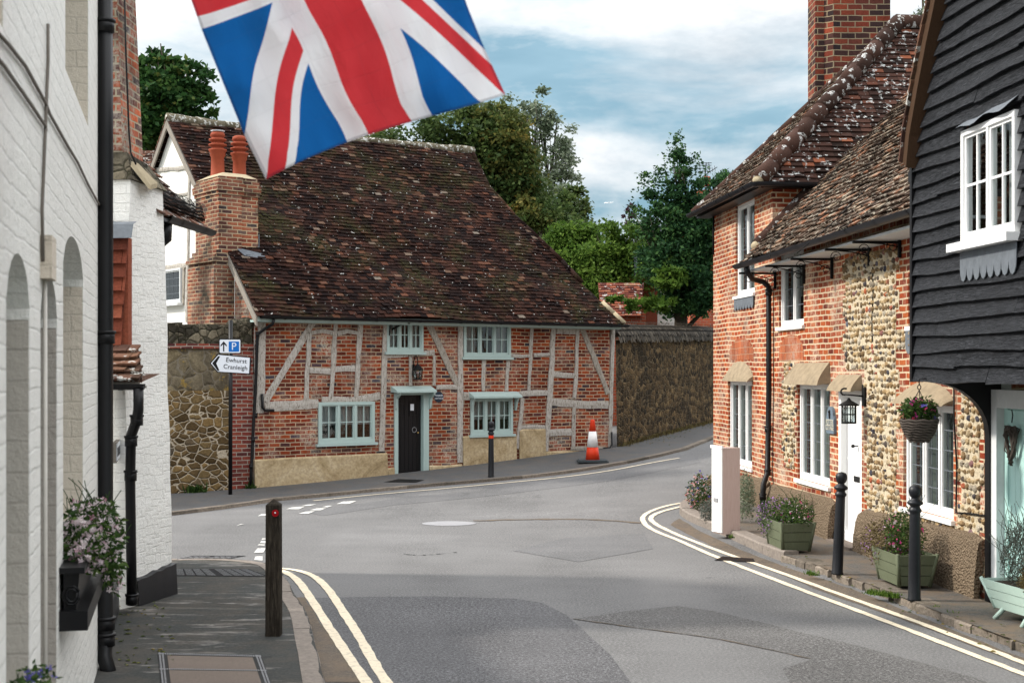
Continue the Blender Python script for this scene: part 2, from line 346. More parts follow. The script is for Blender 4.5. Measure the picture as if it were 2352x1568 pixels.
def asphalt(name,base,spot=.35,dirt=0,bst=.35,mark=0,stain=0):
    k=NT(name); o=k.pos(); sp=k.noise(o,40,4,.95); sp2=k.vor(o,55,'F1','Color')
    big=k.noise(o,.35,5,.65); mid=k.noise(k.stretch(o,(.5,1.6,1)),1.2,5,.6)
    b=k.ramp(big,[(.3,[x*.8 for x in base]),(.55,base),(.75,[x*1.25 for x in base])])
    b=k.mix(.75,b,k.ramp(mid,[(.3,.92),(.5,1),(.7,1.08)]),'MULTIPLY')
    b=k.mix(1,b,k.ramp(sp,[(.3,1-spot),(.5,1.),(.68,1+spot*1.6)]),'MULTIPLY')
    if mark:
        cr=k.ramp(k.vor(k.vm('ADD',k.stretch(o,(.35,.5,1)),k.vm('SCALE',k.noise(o,2,4,out='Color'),.35)),.55,'DISTANCE_TO_EDGE'),[(0,1),(.004,.8),(.010,0)])
        cr=k.math('MULTIPLY',cr,k.ramp(k.noise(o,.6,2),[(.45,0),(.6,.75)]))
        b=k.mix(cr,b,[x*.35 for x in base])
    sp3=k.ramp(k.noise(o,3.1,2,.5),[(.72,0),(.75,.55)]); b=k.mix(sp3,b,[x*.55 for x in base]); trk=k.ramp(k.noise(k.stretch(o,(1,.25,1)),.9,2,.5),[(.42,0),(.6,.35)]); b=k.mix(trk,b,[min(1,x*1.25) for x in base])
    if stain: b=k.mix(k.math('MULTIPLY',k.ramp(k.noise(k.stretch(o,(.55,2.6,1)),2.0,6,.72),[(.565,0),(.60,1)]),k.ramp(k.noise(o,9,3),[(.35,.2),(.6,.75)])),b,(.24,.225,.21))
    if dirt: b=k.mix(k.math('MULTIPLY',k.ramp(k.noise(o,2.5,6,.75),[(.42,0),(.62,1)]),dirt),b,(.16,.12,.085))
    k.bump(sp,bst,.006); return k.fin(b,.82)
M['road']=asphalt('road_asphalt',(.142,.140,.139),.6)
M['road_dark']=asphalt('coarse_road_asphalt',(.098,.097,.100),1.1,bst=.8)
M['road_coarse']=asphalt('coarse_patch_asphalt',(.108,.105,.103),1.15,bst=.8)
M['road_patch']=asphalt('smooth_road_patch',(.128,.127,.128),.5)
M['pave']=asphalt('pavement_asphalt',(.085,.086,.088),.3,dirt=.25)
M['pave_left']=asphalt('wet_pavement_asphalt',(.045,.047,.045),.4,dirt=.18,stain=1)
M['pave_right']=asphalt('rough_pavement_asphalt',(.105,.098,.09),.5,dirt=.8,bst=.8)
M['gutterdirt']=asphalt('gutter_dirt',(.105,.088,.072),.6,dirt=.7)
M['groundm']=plain('earth_ground',(.06,.07,.03),.95,.4,2,.3)
def kerbm():
    k=NT('kerb_stone'); o=k.pos(); n=k.noise(o,30,5,.8)
    c=k.mix(k.rnd(),(.13,.11,.09),(.25,.21,.17)); c=k.mix(.9,c,k.ramp(n,[(.3,.45),(.5,1),(.7,1.5)]),'MULTIPLY'); c=k.mix(k.ramp(k.noise(o,3,4),[(.55,0),(.7,.6)]),c,(.06,.055,.04)); k.bump(n,.8,.012); return k.fin(c,.9)
M['kerb']=kerbm()
def paint(name,col,wear=.35,sc=14):
    k=NT(name); o=k.pos()
    c=k.mix(k.noise(o,3,4),[x*.85 for x in col],col)
    c=k.mix(k.math('MULTIPLY',k.ramp(k.noise(o,sc,6,.8),[(.52,0),(.60,1)]),wear),c,(.12,.115,.11)); k.bump(k.noise(o,75,2),.3,.004); return k.fin(c,.7)
M['yellow']=paint('faded_yellow_paint',(.76,.66,.50),.35)
M['whiteline']=paint('worn_white_paint',(.62,.61,.58),.75,20)
def beam():
    k=NT('weathered_oak_beam'); o=k.pos(); uv=k.uv()
    g=k.noise(k.stretch(o,(7,7,1.6)),7,6,.8,dist=.6)
    c=k.ramp(g,[(.34,(.03,.025,.02)),(.40,(.19,.165,.13)),(.48,(.43,.40,.36)),(.8,(.64,.61,.57))])
    c=k.mix(k.ramp(k.rnd(),[(0,.0),(1,.45)]),c,k.ramp(g,[(.3,(.05,.035,.02)),(.7,(.30,.24,.16))])); k.bump(g,.8,.012); return k.fin(c,.9)
M['beam']=beam()
def wood(name,a,b,bst=.6,rough=.6,sc=(1,1,8),con=0):
    k=NT(name); o=k.pos(); g=k.noise(k.stretch(o,sc),9,5,.7,dist=.8)
    if con: g=k.ramp(g,[(.40,0),(.62,1)])
    c=k.mix(g,a,b); c=k.mix(k.ramp(k.rnd(),[(0,.0),(1,.35)]),c,b); k.bump(g,bst,.008); return k.fin(c,rough)
M['board']=wood('black_weatherboard',(.003,.0035,.0045),(.052,.055,.062),1.0,.55,(1.0,1.0,12),1)
M['post']=wood('dark_timber_post',(.008,.006,.005),(.07,.058,.045),1,.8,(9,9,.8),1)
M['barge']=wood('brown_barge_board',(.025,.014,.009),(.075,.042,.024),.8,.85,(6,6,1))
M['greywood']=wood('grey_verge_board',(.12,.10,.08),(.36,.33,.29),.8,.85,(6,6,1))
M['teal']=plain('teal_paint',(.38,.48,.455),.45,.08,9,.15)
M['tealdoor']=plain('pale_teal_door_paint',(.42,.64,.60),.4,.05,5,.1)
M['white']=plain('white_paint',(.80,.80,.79),.4,.04,6,.1)
M['greywhite']=plain('weathered_white_paint',(.62,.64,.64),.55,.12,20,.2)
M['black']=plain('black_paint',(.005,.005,.006),.42,.2,20,.1,spec=.3)
M['cast']=plain('black_cast_iron',(.010,.011,.014),.42,.5,26,.25,spec=.3)
M['iron']=plain('matt_black_iron',(.008,.008,.008),.6,.3,30,.1)
M['lead']=plain('lead_flashing',(.125,.14,.158),.6,.4,14,.6,metal=.0)
M['terra']=plain('terracotta',(.27,.058,.028),.75,.22,16,.3)
M['mortarcap']=plain('mortar_flaunching',(.36,.30,.20),.95,.3,16,.8)
M['sandstone']=plain('sandstone_hood',(.27,.215,.145),.95,.5,9,.9)
M['dark']=plain('dark_interior',(.012,.012,.013),.9,.2,3)
M['curtain2']=plain('grey_green_curtain',(.20,.22,.20),.9,.3,18)
M['curtain']=plain('net_curtain',(.42,.43,.43),.9,.12,14)
M['cable']=plain('dull_cable',(.16,.14,.12),.6,.3,20)
M['cable2']=plain('painted_conduit',(.55,.52,.47),.5,.2,10)
M['soil']=plain('soil',(.03,.022,.015),.95,.4,30,.8)
M['greenwood']=wood('sage_planter_wood',(.075,.085,.050),(.155,.175,.115),.5,.7,(5,5,1))
M['tealwood']=wood('pale_teal_planter_wood',(.30,.42,.37),(.42,.53,.47),.4,.5,(5,5,1))
M['whitebox']=plain('white_cabinet_paint',(.84,.84,.83),.35,.04,3)
M['pinkside']=wood('weathered_pink_board',(.40,.28,.24),(.56,.44,.40),.3,.7,(7,7,.7))
M['conered']=plain('cone_red_plastic',(.62,.045,.015),.4,.15,9)
M['conewhite']=plain('cone_white_sleeve',(.78,.77,.76),.4,.1,9)
M['red']=plain('red_reflector',(.30,.008,.012),.2,.1,9)
M['rubber']=plain('cone_black_rubber',(.05,.06,.065),.7,.2,9)
M['signwhite']=plain('sign_white',(.72,.75,.80),.35,.03,5)
M['signblack']=plain('sign_black',(.012,.012,.014),.35,.05,5)
M['signblue']=plain('sign_blue',(.012,.14,.48),.35,.05,5)
M['gold']=plain('pale_lettering',(.55,.52,.42),.5,.05,5)
M['plaqueblue']=plain('dark_blue_plaque',(.006,.022,.04),.3,.05,5,spec=.5)
M['slate']=plain('slate_plaque',(.13,.17,.21),.5,.2,14)
M['wicker']=wood('dark_wicker',(.03,.024,.02),(.12,.10,.085),1,.8,(3,3,12))
M['twig']=plain('dry_twig',(.10,.08,.065),.9,.4,30)
M['bark']=wood('tree_bark',(.03,.025,.018),(.10,.085,.065),1,.9,(4,4,1))
M['brass']=plain('brass',(.6,.4,.15),.3,.1,9,metal=1)
M['metalcover']=plain('worn_metal_cover',(.27,.27,.28),.6,.3,22,.6,metal=.0)
M['kerb_light']=plain('granite_kerb',(.215,.185,.16),.9,.55,26,.9)
M['concrete']=plain('exposed_aggregate_concrete',(.155,.125,.105),.9,.45,60,.8)
M['grate']=plain('metal_grate',(.16,.165,.17),.5,.3,22,.3,metal=.3)
def glass():
    k=NT('window_glass'); t=k.t
    tr=k.n('ShaderNodeBsdfTransparent'); gl=k.n('ShaderNodeBsdfGlossy'); gl.inputs['Roughness'].default_value=.03
    tr.inputs[0].default_value=(.75,.8,.8,1); gl.inputs[0].default_value=(.9,.95,.95,1)
    fr=k.n('ShaderNodeFresnel'); fr.inputs[0].default_value=1.6
    mx=k.n('ShaderNodeMixShader'); b=k.n('ShaderNodeBump'); b.inputs['Strength'].default_value=.25; b.inputs['Distance'].default_value=.02; k.l(k.noise(k.pos(),3,2),b.inputs['Height']); k.l(b.outputs[0],gl.inputs['Normal'])
    k.l(k.math('ADD',k.math('MULTIPLY',fr.outputs[0],.55),.02),mx.inputs[0]); k.l(tr.outputs[0],mx.inputs[1]); k.l(gl.outputs[0],mx.inputs[2]); k.l(mx.outputs[0],k.out.inputs[0]); return k.m
M['glass']=glass()
M['glass_dark']=plain('dim_leaded_glass',(.018,.022,.026),.25,.3,9,0,spec=.3)
def leaf(name,stops,trans=.35,rough=.55):
    k=NT(name); c=k.ramp(k.rnd(),stops); k.fin(c,rough)
    tl=k.n('ShaderNodeBsdfTranslucent'); k.l(c,tl.inputs[0]); mx=k.n('ShaderNodeMixShader'); mx.inputs[0].default_value=trans
    k.l(k.b.outputs[0],mx.inputs[1]); k.l(tl.outputs[0],mx.inputs[2]); k.l(mx.outputs[0],k.out.inputs[0]); return k.m
M['lf_maple']=leaf('maple_leaf',[(0,(.012,.035,.012)),(.5,(.028,.075,.020)),(.85,(.06,.12,.03)),(1,(.16,.15,.04))])
M['lf_dark']=leaf('dark_leaf',[(0,(.02,.04,.014)),(.5,(.055,.09,.026)),(.85,(.105,.14,.04)),(1,(.15,.18,.06))])
M['lf_autumn']=leaf('autumn_leaf',[(0,(.04,.06,.018)),(.5,(.09,.11,.03)),(.85,(.17,.15,.04)),(1,(.28,.19,.04))])
M['lf_silver']=leaf('silver_leaf',[(0,(.07,.10,.06)),(.5,(.15,.19,.12)),(1,(.34,.38,.28))])
M['lf_light']=leaf('fresh_leaf',[(0,(.028,.065,.010)),(.5,(.075,.14,.022)),(1,(.18,.27,.05))],.45)
M['lf_ginkgo']=leaf('deep_green_leaf',[(0,(.010,.032,.015)),(.5,(.026,.072,.026)),(.85,(.06,.13,.038)),(1,(.11,.20,.05))])
M['lf_purple']=leaf('purple_leaf',[(0,(.03,.015,.02)),(1,(.10,.05,.06))])
M['lf_herb']=leaf('herb_leaf',[(0,(.015,.035,.010)),(.6,(.045,.09,.02)),(1,(.10,.15,.04))])
M['lf_grey']=leaf('grey_foliage',[(0,(.06,.07,.06)),(1,(.19,.21,.18))])
M['lf_dry']=leaf('dry_foliage',[(0,(.05,.035,.02)),(.6,(.13,.10,.045)),(1,(.20,.17,.06))])
M['pet_pink']=leaf('pink_petal',[(0,(.62,.25,.36)),(.3,(.78,.62,.67)),(1,(.80,.74,.74))])
M['pet_purple']=leaf('purple_petal',[(0,(.18,.07,.25)),(.5,(.36,.18,.45)),(1,(.52,.34,.58))])
M['pet_magenta']=leaf('magenta_petal',[(0,(.55,.02,.22)),(.6,(.68,.10,.36)),(1,(.60,.02,.03))])
M['pet_blue']=leaf('blue_petal',[(0,(.06,.05,.35)),(1,(.20,.17,.55))])
M['pet_salmon']=leaf('salmon_petal',[(0,(.55,.03,.06)),(.4,(.72,.30,.28)),(.8,(.78,.55,.5)),(1,(.2,.2,.6))])
M['dryvine']=leaf('dry_vine',[(0,(.028,.022,.016)),(.6,(.085,.068,.05)),(1,(.20,.165,.125))])
# ---------------------------------------------------------------- shared builders
def holes_wall(mb,fr,a0,a1,z0,z1,holes,depth=.12,mat_reveal=None):
    """sheet wall with rectangular openings (a0,a1,z0,z1[,arch]) and reveals going in"""
    A=sorted({a0,a1,*[h[0] for h in holes],*[h[1] for h in holes]}); Z=sorted({z0,z1,*[h[2] for h in holes],*[h[3] for h in holes]})
    for i in range(len(A)-1):
        for j in range(len(Z)-1):
            ca,cz=(A[i]+A[i+1])/2,(Z[j]+Z[j+1])/2
            if any(h[0]<ca<h[1] and h[2]<cz<h[3] for h in holes): continue
            mb.quad(fr.pt(A[i],Z[j]),fr.pt(A[i+1],Z[j]),fr.pt(A[i+1],Z[j+1]),fr.pt(A[i],Z[j+1]))
    for h in holes:
        b0,b1,y0,y1=h[:4]; ar=h[4] if len(h)>4 else 0; dp=h[5] if len(h)>5 else depth
        top=[(b0,y1),(b1,y1)]
        if ar:
            n=10; pts=[]
            for k in range(n+1):
                x=b0+(b1-b0)*k/n; q=(2*k/n-1); pts.append((x,y1-ar+ar*math.sqrt(max(0,1-q*q*.96))-0*ar if ar else y1))
            for k in range(n):
                mb.quad(fr.pt(*pts[k]),fr.pt(*pts[k+1]),fr.pt(pts[k+1][0],y1+.0001),fr.pt(pts[k][0],y1+.0001))
            top=pts
        mb.mi=1 if mat_reveal else 0
        for p,q in zip(top,top[1:]): mb.quad(fr.pt(*p),fr.pt(*q),fr.pt(*q,-dp),fr.pt(*p,-dp))
        mb.quad(fr.pt(b0,y0),fr.pt(b0,top[0][1]),fr.pt(b0,top[0][1],-dp),fr.pt(b0,y0,-dp))
        mb.quad(fr.pt(b1,y0),fr.pt(b1,top[-1][1]),fr.pt(b1,top[-1][1],-dp),fr.pt(b1,y0,-dp))
        mb.quad(fr.pt(b0,y0),fr.pt(b1,y0),fr.pt(b1,y0,-dp),fr.pt(b0,y0,-dp))
        mb.mi=0
def window(par,fr,a0,a1,z0,z1,out=0,fw=.045,lights=1,cols=2,rows=2,mat='white',bar=.018,curtain=.7,lead=False,cas=True,sill=.0,label=None,cmat='curtain',gmat='glass'):
    if a0>a1: a0,a1=a1,a0
    m=MB()
    m.fbox(fr,a0,a0+fw,z0,z1,out-.07,out+.02); m.fbox(fr,a1-fw,a1,z0,z1,out-.07,out+.02)
    m.fbox(fr,a0+fw,a1-fw,z1-fw,z1,out-.07,out+.018); m.fbox(fr,a0+fw,a1-fw,z0,z0+fw*1.2,out-.07,out+.018)
    w=(a1-a0-2*fw)/lights
    for i in range(1,lights): m.fbox(fr,a0+fw+w*i-fw*.4,a0+fw+w*i+fw*.4,z0+fw*1.2,z1-fw,out-.068,out+.014)
    if sill: m.fbox(fr,a0-.05,a1+.05,z0-.05,z0-.002,out-.06,out+sill)
    wn=m.build('window',M[mat],par)
    if label: wn['label']=label
    zc0,zc1=z0+fw*1.2,z1-fw
    for i in range(lights):
        l0=a0+fw+w*i+(fw*.4 if i else 0); l1=a0+fw+w*(i+1)-(fw*.4 if i<lights-1 else 0)
        m=MB(); cf=.026 if cas else .008
        fo=out-.012
        m.fbox(fr,l0,l0+cf,zc0,zc1,fo-.03,fo+.01); m.fbox(fr,l1-cf,l1,zc0,zc1,fo-.03,fo+.01)
        m.fbox(fr,l0+cf,l1-cf,zc1-cf,zc1,fo-.03,fo+.008); m.fbox(fr,l0+cf,l1-cf,zc0,zc0+cf*1.3,fo-.03,fo+.008)
        for c in range(1,cols): x=l0+(l1-l0)*c/cols; m.fbox(fr,x-bar/2,x+bar/2,zc0+cf,zc1-cf,fo-.022,fo+.004)
        for r in range(1,rows): z=zc0+(zc1-zc0)*r/rows; m.fbox(fr,l0+cf,l1-cf,z-bar/2,z+bar/2,fo-.020,fo+.002)
        m.build('casement',M[mat],wn)
        if lead:
            m=MB(); nc,nr=lead
            for c in range(1,nc): x=l0+(l1-l0)*c/nc; m.fbox(fr,x-.004,x+.004,zc0,zc1,fo-.016,fo-.008)
            for r in range(1,nr): z=zc0+(zc1-zc0)*r/nr; m.fbox(fr,l0,l1,z-.005,z+.005,fo-.0155,fo-.0085)
            m.build('leading',M['lead'],wn)
    m=MB(); m.quad(fr.pt(a0+fw/2,z0,out-.024),fr.pt(a1-fw/2,z0,out-.024),fr.pt(a1-fw/2,z1,out-.024),fr.pt(a0+fw/2,z1,out-.024)); m.build('pane',M[gmat],wn,closed=False)
    m=MB(); m.quad(fr.pt(a0-.5,z0-.3,out-.6),fr.pt(a1+.5,z0-.3,out-.6),fr.pt(a1+.5,z1+.3,out-.6),fr.pt(a0-.5,z1+.3,out-.6)); m.build('dark_room',M['dark'],wn,closed=False)
    if curtain:
        spans=curtain if isinstance(curtain,list) else [(0,1,1-curtain,1)]
        for (f0,f1,g0,g1) in spans:
            m=MB(); n=max(6,int((f1-f0)*(a1-a0)/.03)); pr=None; zb,zt=z0+(z1-z0)*g0,z0+(z1-z0)*g1
            for k in range(n+1):
                x=a0+fw*.5+(a1-a0-fw)*(f0+(f1-f0)*k/n); o=out-.13+.015*math.sin(k*1.9)+.006*math.sin(k*.7)
                if pr: m.quad(fr.pt(pr[0],zb,pr[1]),fr.pt(x,zb,o),fr.pt(x,zt,o),fr.pt(pr[0],zt,pr[1]))
                pr=(x,o)
            m.build('curtain',M[cmat],wn,closed=False)
    return wn
class Slope:
    def __init__(s,o,A,B):
        s.o=V(o); s.A=V(A).normalized(); s.B=(V(B)-s.A*V(B).dot(s.A)).normalized(); s.N=s.A.cross(s.B)
        if s.N.z<0: s.N=-s.N
    def pt(s,a,b,h=0): return s.o+s.A*a+s.B*b+s.N*h
    def px(s,u,v):
        r=ray(u,v); e=V((0,0,EYE)); q=e+r*((s.o-e).dot(s.N)/r.dot(s.N)); d=q-s.o
        return (d.dot(s.A),d.dot(s.B))
def row_span(poly,b):
    xs=[]
    for (x0,y0),(x1,y1) in zip(poly,poly[1:]+poly[:1]):
        if (y0-b)*(y1-b)<0: xs.append(x0+(x1-x0)*(b-y0)/(y1-y0))
    return (min(xs),max(xs)) if len(xs)>=2 else None
def tile_roof(mb,S,poly,w=.165,gauge=.105,th=.016,und=.03,seed=1,jit=1.0,base=None):
    rr=random.Random(seed); bs=[p[1] for p in poly]; b=min(bs)-.02; row=0
    U=lambda a,bb:(noise.noise(V((a*.45,bb*.5,seed)))*und*1.6+noise.noise(V((a*1.6,bb*1.9,seed+9)))*und*.35)
    while b<max(bs):
        sp=row_span(poly,b+gauge*.5) or row_span(poly,b+gauge*.8) or row_span(poly,b+gauge*.2)
        if sp:
            a=sp[0]-(w*.5 if row%2 else 0)-rr.random()*.02
            while a<sp[1]:
                ww=w*(1+.06*(rr.random()-.5)); x0,x1=max(a,sp[0]),min(a+ww-.004,sp[1])
                if x1-x0>.02:
                    u=U((x0+x1)/2,b); lo=.030*jit*(.8+.5*rr.random())+u; hi=u+.002
                    tw=.007*jit*(rr.random()-.5); db=.012*jit*(rr.random()-.5)*2; b0=b+db-.03; b1=b+gauge*1.25; sk=.008*jit*(rr.random()-.5)
                    if rr.random()<.03: lo+=.012
                    p=[S.pt(x0,b0,lo-th-.004+tw),S.pt(x1,b0+sk,lo-th-.004-tw),S.pt(x1,b1,hi-th),S.pt(x0,b1,hi-th),
                       S.pt(x0,b0,lo+tw),S.pt(x1,b0+sk,lo-tw),S.pt(x1,b1,hi),S.pt(x0,b1,hi)]
                    mb.add(p,[(4,5,6,7),(0,1,5,4),(1,2,6,5),(3,0,4,7)],rr.random())
                a+=ww
        b+=gauge; row+=1
def sheet(mb,S,poly,h=-.02): 
    mb.add([S.pt(a,b,h) for a,b in poly],[tuple(range(len(poly)))])
def capline(mb,p0,p1,r,seg=.32,seed=3,wob=.02):
    rr=random.Random(seed); p0,p1=V(p0),V(p1); L=(p1-p0).length; n=max(1,int(L/seg)); d=(p1-p0)/n
    for i in range(n):
        a=p0+d*i; b=p0+d*(i+1.12); j=V((0,0,(rr.random()-.5)*wob)); 
        mb.tube([a+j-V((0,0,r*.3)),b+j*.5-V((0,0,r*.3))],[r*1.035,r*.975],n=12,rnd=rr.random())
def gutter(name,pts,r,par,mat='black'):
    m=MB(); pts=[V(p) for p in pts]
    m.tube(pts,r,n=8,arc=(PI*.5,PI*1.5),up=(0,0,1)); m.tube([p-V((0,0,.004)) for p in pts],r*.86,n=8,arc=(PI*.5,PI*1.5),up=(0,0,1))
    for p,q in ((pts[0],pts[1]),(pts[-1],pts[-2])):
        d=(p-q).normalized(); m.tube([p-V((0,0,.0)),p-d*.012],r*.99,n=8,arc=(PI*.5,PI*1.5),up=(0,0,1))
    L=sum((b-a).length for a,b in zip(pts,pts[1:]))
    for a,b in zip(pts,pts[1:]):
        k=max(1,int((b-a).length/.9))
        for i in range(k):
            c=a+(b-a)*((i+.5)/k); d=(b-a).normalized()
            m.tube([c-d*.02,c+d*.02],r*1.12,n=8,arc=(PI*.5,PI*1.5),up=(0,0,1))
    return m.build(name,M[mat],par,closed=False)
def downpipe(pts,r,par,name='downpipe',mat='black',collars=(),ringmat=None):
    m=MB(); m.tube(pts,r,n=12)
    for c in collars:
        c=V(c); m.tube([c-V((0,0,.045)),c+V((0,0,.045))],r*1.22,n=12); m.tube([c+V((0,0,.03)),c+V((0,0,.05))],r*1.38,n=12)
    return m.build(name,M[mat],par)
def rough_beam(mb,fr,pts,w,o0=-.03,o1=.022,rnd=None,seg=.22,wob=.012,seed=0):
    """irregular timber following pts [(a,z)..], width w"""
    rr=random.Random(seed or R.random()); P2=[]
    for (x0,y0),(x1,y1) in zip(pts,pts[1:]):
        n=max(1,int(math.hypot(x1-x0,y1-y0)/seg))
        for i in range(n): P2.append((x0+(x1-x0)*i/n,y0+(y1-y0)*i/n))
    P2.append(pts[-1]); n=len(P2); L=[];Rr=[]
    for i,(x,y) in enumerate(P2):
        a=P2[max(0,i-1)]; b=P2[min(n-1,i+1)]; d=math.hypot(b[0]-a[0],b[1]-a[1]); nx,ny=-(b[1]-a[1])/d,(b[0]-a[0])/d
        w1=w/2+(rr.random()-.5)*wob*2; w2=w/2+(rr.random()-.5)*wob*2
        L.append((x+nx*w1,y+ny*w1)); Rr.append((x-nx*w2,y-ny*w2))
    vs=[]; 
    for (l,r) in zip(L,Rr):
        o=o1+(rr.random()-.5)*.008
        vs+= [fr.pt(*l,o0),fr.pt(*l,o-.004),fr.pt((l[0]+r[0])/2,(l[1]+r[1])/2,o+.004),fr.pt(*r,o-.004),fr.pt(*r,o0)]
    fs=[(i*5+k,i*5+k+1,i*5+k+6,i*5+k+5) for i in range(n-1) for k in range(4)]
    fs+= [(0,1,2,3,4),tuple((n-1)*5+k for k in (4,3,2,1,0))]
    mb.add(vs,fs,rnd)
c5=lambda x,y:(349.1+x*.29298,716.6+y*.29298)
c6=lambda x,y:(863.6+x*.29298,698.3+y*.29298)
z1c=lambda x,y:(.5004*x,.5004*y)
# ================================================================ MANOR COTTAGE
CF=Fr((-4.79,26.5,0),(6.95,5.0),(.584,-.8117))
GF=Fr((-4.79,26.5,0),(-.584,.8117),(-.8117,-.584))     # left gable, a = depth back
cot=thing('timber_framed_cottage',(-1.3,29.0,.2),'long red brick and timber framed cottage with steep dark tiled roof and pale teal windows','cottage')
L_=8.56
def cpx(c,x,y,out=0): return CF.px(*c(x,y),out)
WW={}
def wr(c,x0,y0,x1,y1):
    a0,_=cpx(c,x0,y0); a1,_=cpx(c,x1,y1); am=(a0+a1)/2
    _,zt=cpx(c,(x0+x1)/2,y0); _,zb=cpx(c,(x0+x1)/2,y1); return (a0,a1,zb,zt)
w1=wr(c6,80,112,365,375); w2=wr(c6,683,143,1050,415); w3=wr(c5,1300,703,1740,1025); w4=wr(c6,738,712,1066,1020); dr=wr(c6,140,688,408,1345)
m=MB(); holes_wall(m,CF,0,L_,-.4,3.33,[w1,w2,w3,w4,dr],.16)
m.quad(CF.pt(0,-.4,-7.88),CF.pt(L_,-.4,-7.88),CF.pt(L_,3.3,-7.88),CF.pt(0,3.3,-7.88))
m.add([CF.pt(L_,-.4,0),CF.pt(L_,-.4,-7.88),CF.pt(L_,3.3,-7.88),CF.pt(L_-.0,3.3,0)],[(0,1,2,3)])
m.build('front_wall',M['brick_cottage'],cot,closed=False)
# gable wall
wg0,_=GF.px(383,618); wgz=(GF.px(400,697)[1],GF.px(400,618)[1]); ga=sorted((GF.px(421,650)[0],GF.px(372,650)[0]))
m=MB(); m.add([GF.pt(0,-.4),GF.pt(7.88,-.4),GF.pt(7.88,3.3),GF.pt(3.94,7.36),GF.pt(0,3.3)],[(0,1,2,3,4)]); m.build('gable_wall',M['plaster'],cot,closed=False)
m=MB(); m.fprism(GF,[(.02,2.2),(.85,2.2),(.85,4.0),(.02,3.15)],0,.012)
m.build('gable_brick_infill',M['brick_old'],cot)
m=MB()
def gb(pts,w,**k): rough_beam(m,GF,[GF.px(*p) for p in pts],w,0.0,.035,**k)
gb([(345,391),(440,385)],.085); gb([(437,387),(430,740)],.085); gb([(380,449),(434,445)],.05); gb([(375,616),(434,608)],.10); gb([(425,612),(422,700)],.10,rnd=.9); gb([(380,612),(345,740)],.07)
gb([(475,560),(475,640)],.1)
m.build('gable_timber',M['beam'],cot)
window(cot,GF,ga[0],ga[1],wgz[0],wgz[1],out=.05,fw=.04,lights=1,cols=1,rows=1,mat='greywhite',lead=(5,4),curtain=0,sill=.10,label='small leaded gable window',gmat='glass_dark')
# timbers on the front: one part per timber
beams=[(c5,[(860,45),(848,790)],.17),(c5,[(1275,55),(885,700)],.135),(c5,[(1235,150),(1205,690)],.10),(c5,[(1440,50),(1402,680)],.10),(c5,[(1637,50),(1597,660)],.10),
(c5,[(1832,45),(1818,500),(1795,1090)],.12),(c5,[(1245,165),(1335,150),(1420,165)],.09),(c5,[(1450,165),(1530,148),(1615,165)],.09),(c5,[(1235,455),(1395,460)],.12),(c5,[(1430,448),(1590,440)],.12),
(c5,[(885,745),(1300,715)],.19),(c5,[(1330,690),(1560,690),(1785,655)],.15),
(c6,[(85,398),(250,392),(455,380)],.12),(c6,[(395,118),(520,380),(640,640)],.14),(c6,[(265,412),(265,640)],.07),(c6,[(455,400),(455,640)],.06),(c6,[(470,650),(640,650)],.09),
(c6,[(660,125),(658,600),(655,1240)],.13),(c6,[(845,425),(840,680)],.09),(c6,[(1037,420),(1020,680)],.075),(c6,[(1222,150),(1210,420),(1195,675)],.085),(c6,[(1055,405),(1205,405)],.08),(c6,[(1235,400),(1360,397)],.07),
(c6,[(682,718),(738,718)],.16),(c6,[(1085,708),(1340,690)],.12),(c6,[(1390,160),(1378,420),(1355,800),(1325,1150)],.13),(c6,[(1577,165),(1570,450),(1553,740)],.09),(c6,[(1605,175),(1700,400),(1820,700)],.14),
(c6,[(1412,212),(1562,217)],.13),(c6,[(1390,548),(1552,560)],.13),(c6,[(1378,765),(1600,785),(1818,790)],.18),(c6,[(1552,800),(1545,1115)],.10),(c6,[(1358,1008),(1528,1000)],.15),(c6,[(1525,1130),(1800,1130)],.08),
(c6,[(1145,735),(1135,900),(1100,1130)],.085),(c6,[(1132,960),(1320,962)],.07),(c6,[(1858,185),(1845,600),(1832,1145)],.10)]
for i,(c,pts,w) in enumerate(beams):
    m=MB(); dk=i in (33,13,27); rough_beam(m,CF,[cpx(c,*p) for p in pts],w*.95,-.03,.020+.0013*(i%9),rnd=(.9 if dk else .1+.04*(i%8)),seed=i+1,wob=.012)
    m.build('timber',M['beam'],cot)
# rendered plinth in steps, following the photo
m=MB()
def plz(c,x,y): return cpx(c,x,y)
def plinth(pts,o=.045):
    top=[cpx(c,x,y) for c,x,y in pts]; n=len(top); vs=[]
    for a,z in top: vs+= [CF.pt(a,-.4,o+.03),CF.pt(a,z-.03,o),CF.pt(a,z,o-.025),CF.pt(a,z,-.02)]
    fs=[(i*4+k,i*4+4+k,i*4+5+k,i*4+1+k) for i in range(n-1) for k in range(3)]+[(0,1,2,3),tuple((n-1)*4+k for k in (3,2,1,0))]
    m.add(vs,fs)
plinth([(c5,798,1155),(c5,1000,1142),(c5,1200,1132),(c5,1500,1118),(c5,1838,1102)]); plinth([(c5,1842,1222),(c5,1893,1215)],.05)
plinth([(c6,412,1262),(c6,540,1262),(c6,668,1250)]); plinth([(c6,676,1035),(c6,760,1026),(c6,1000,1022),(c6,1092,1022)],.048)
plinth([(c6,1118,985),(c6,1150,978),(c6,1320,974)],.046); plinth([(c6,1326,1152),(c6,1600,1150),(c6,1842,1140)],.043)
pl=m.build('rendered_plinth',M['render'],cot)
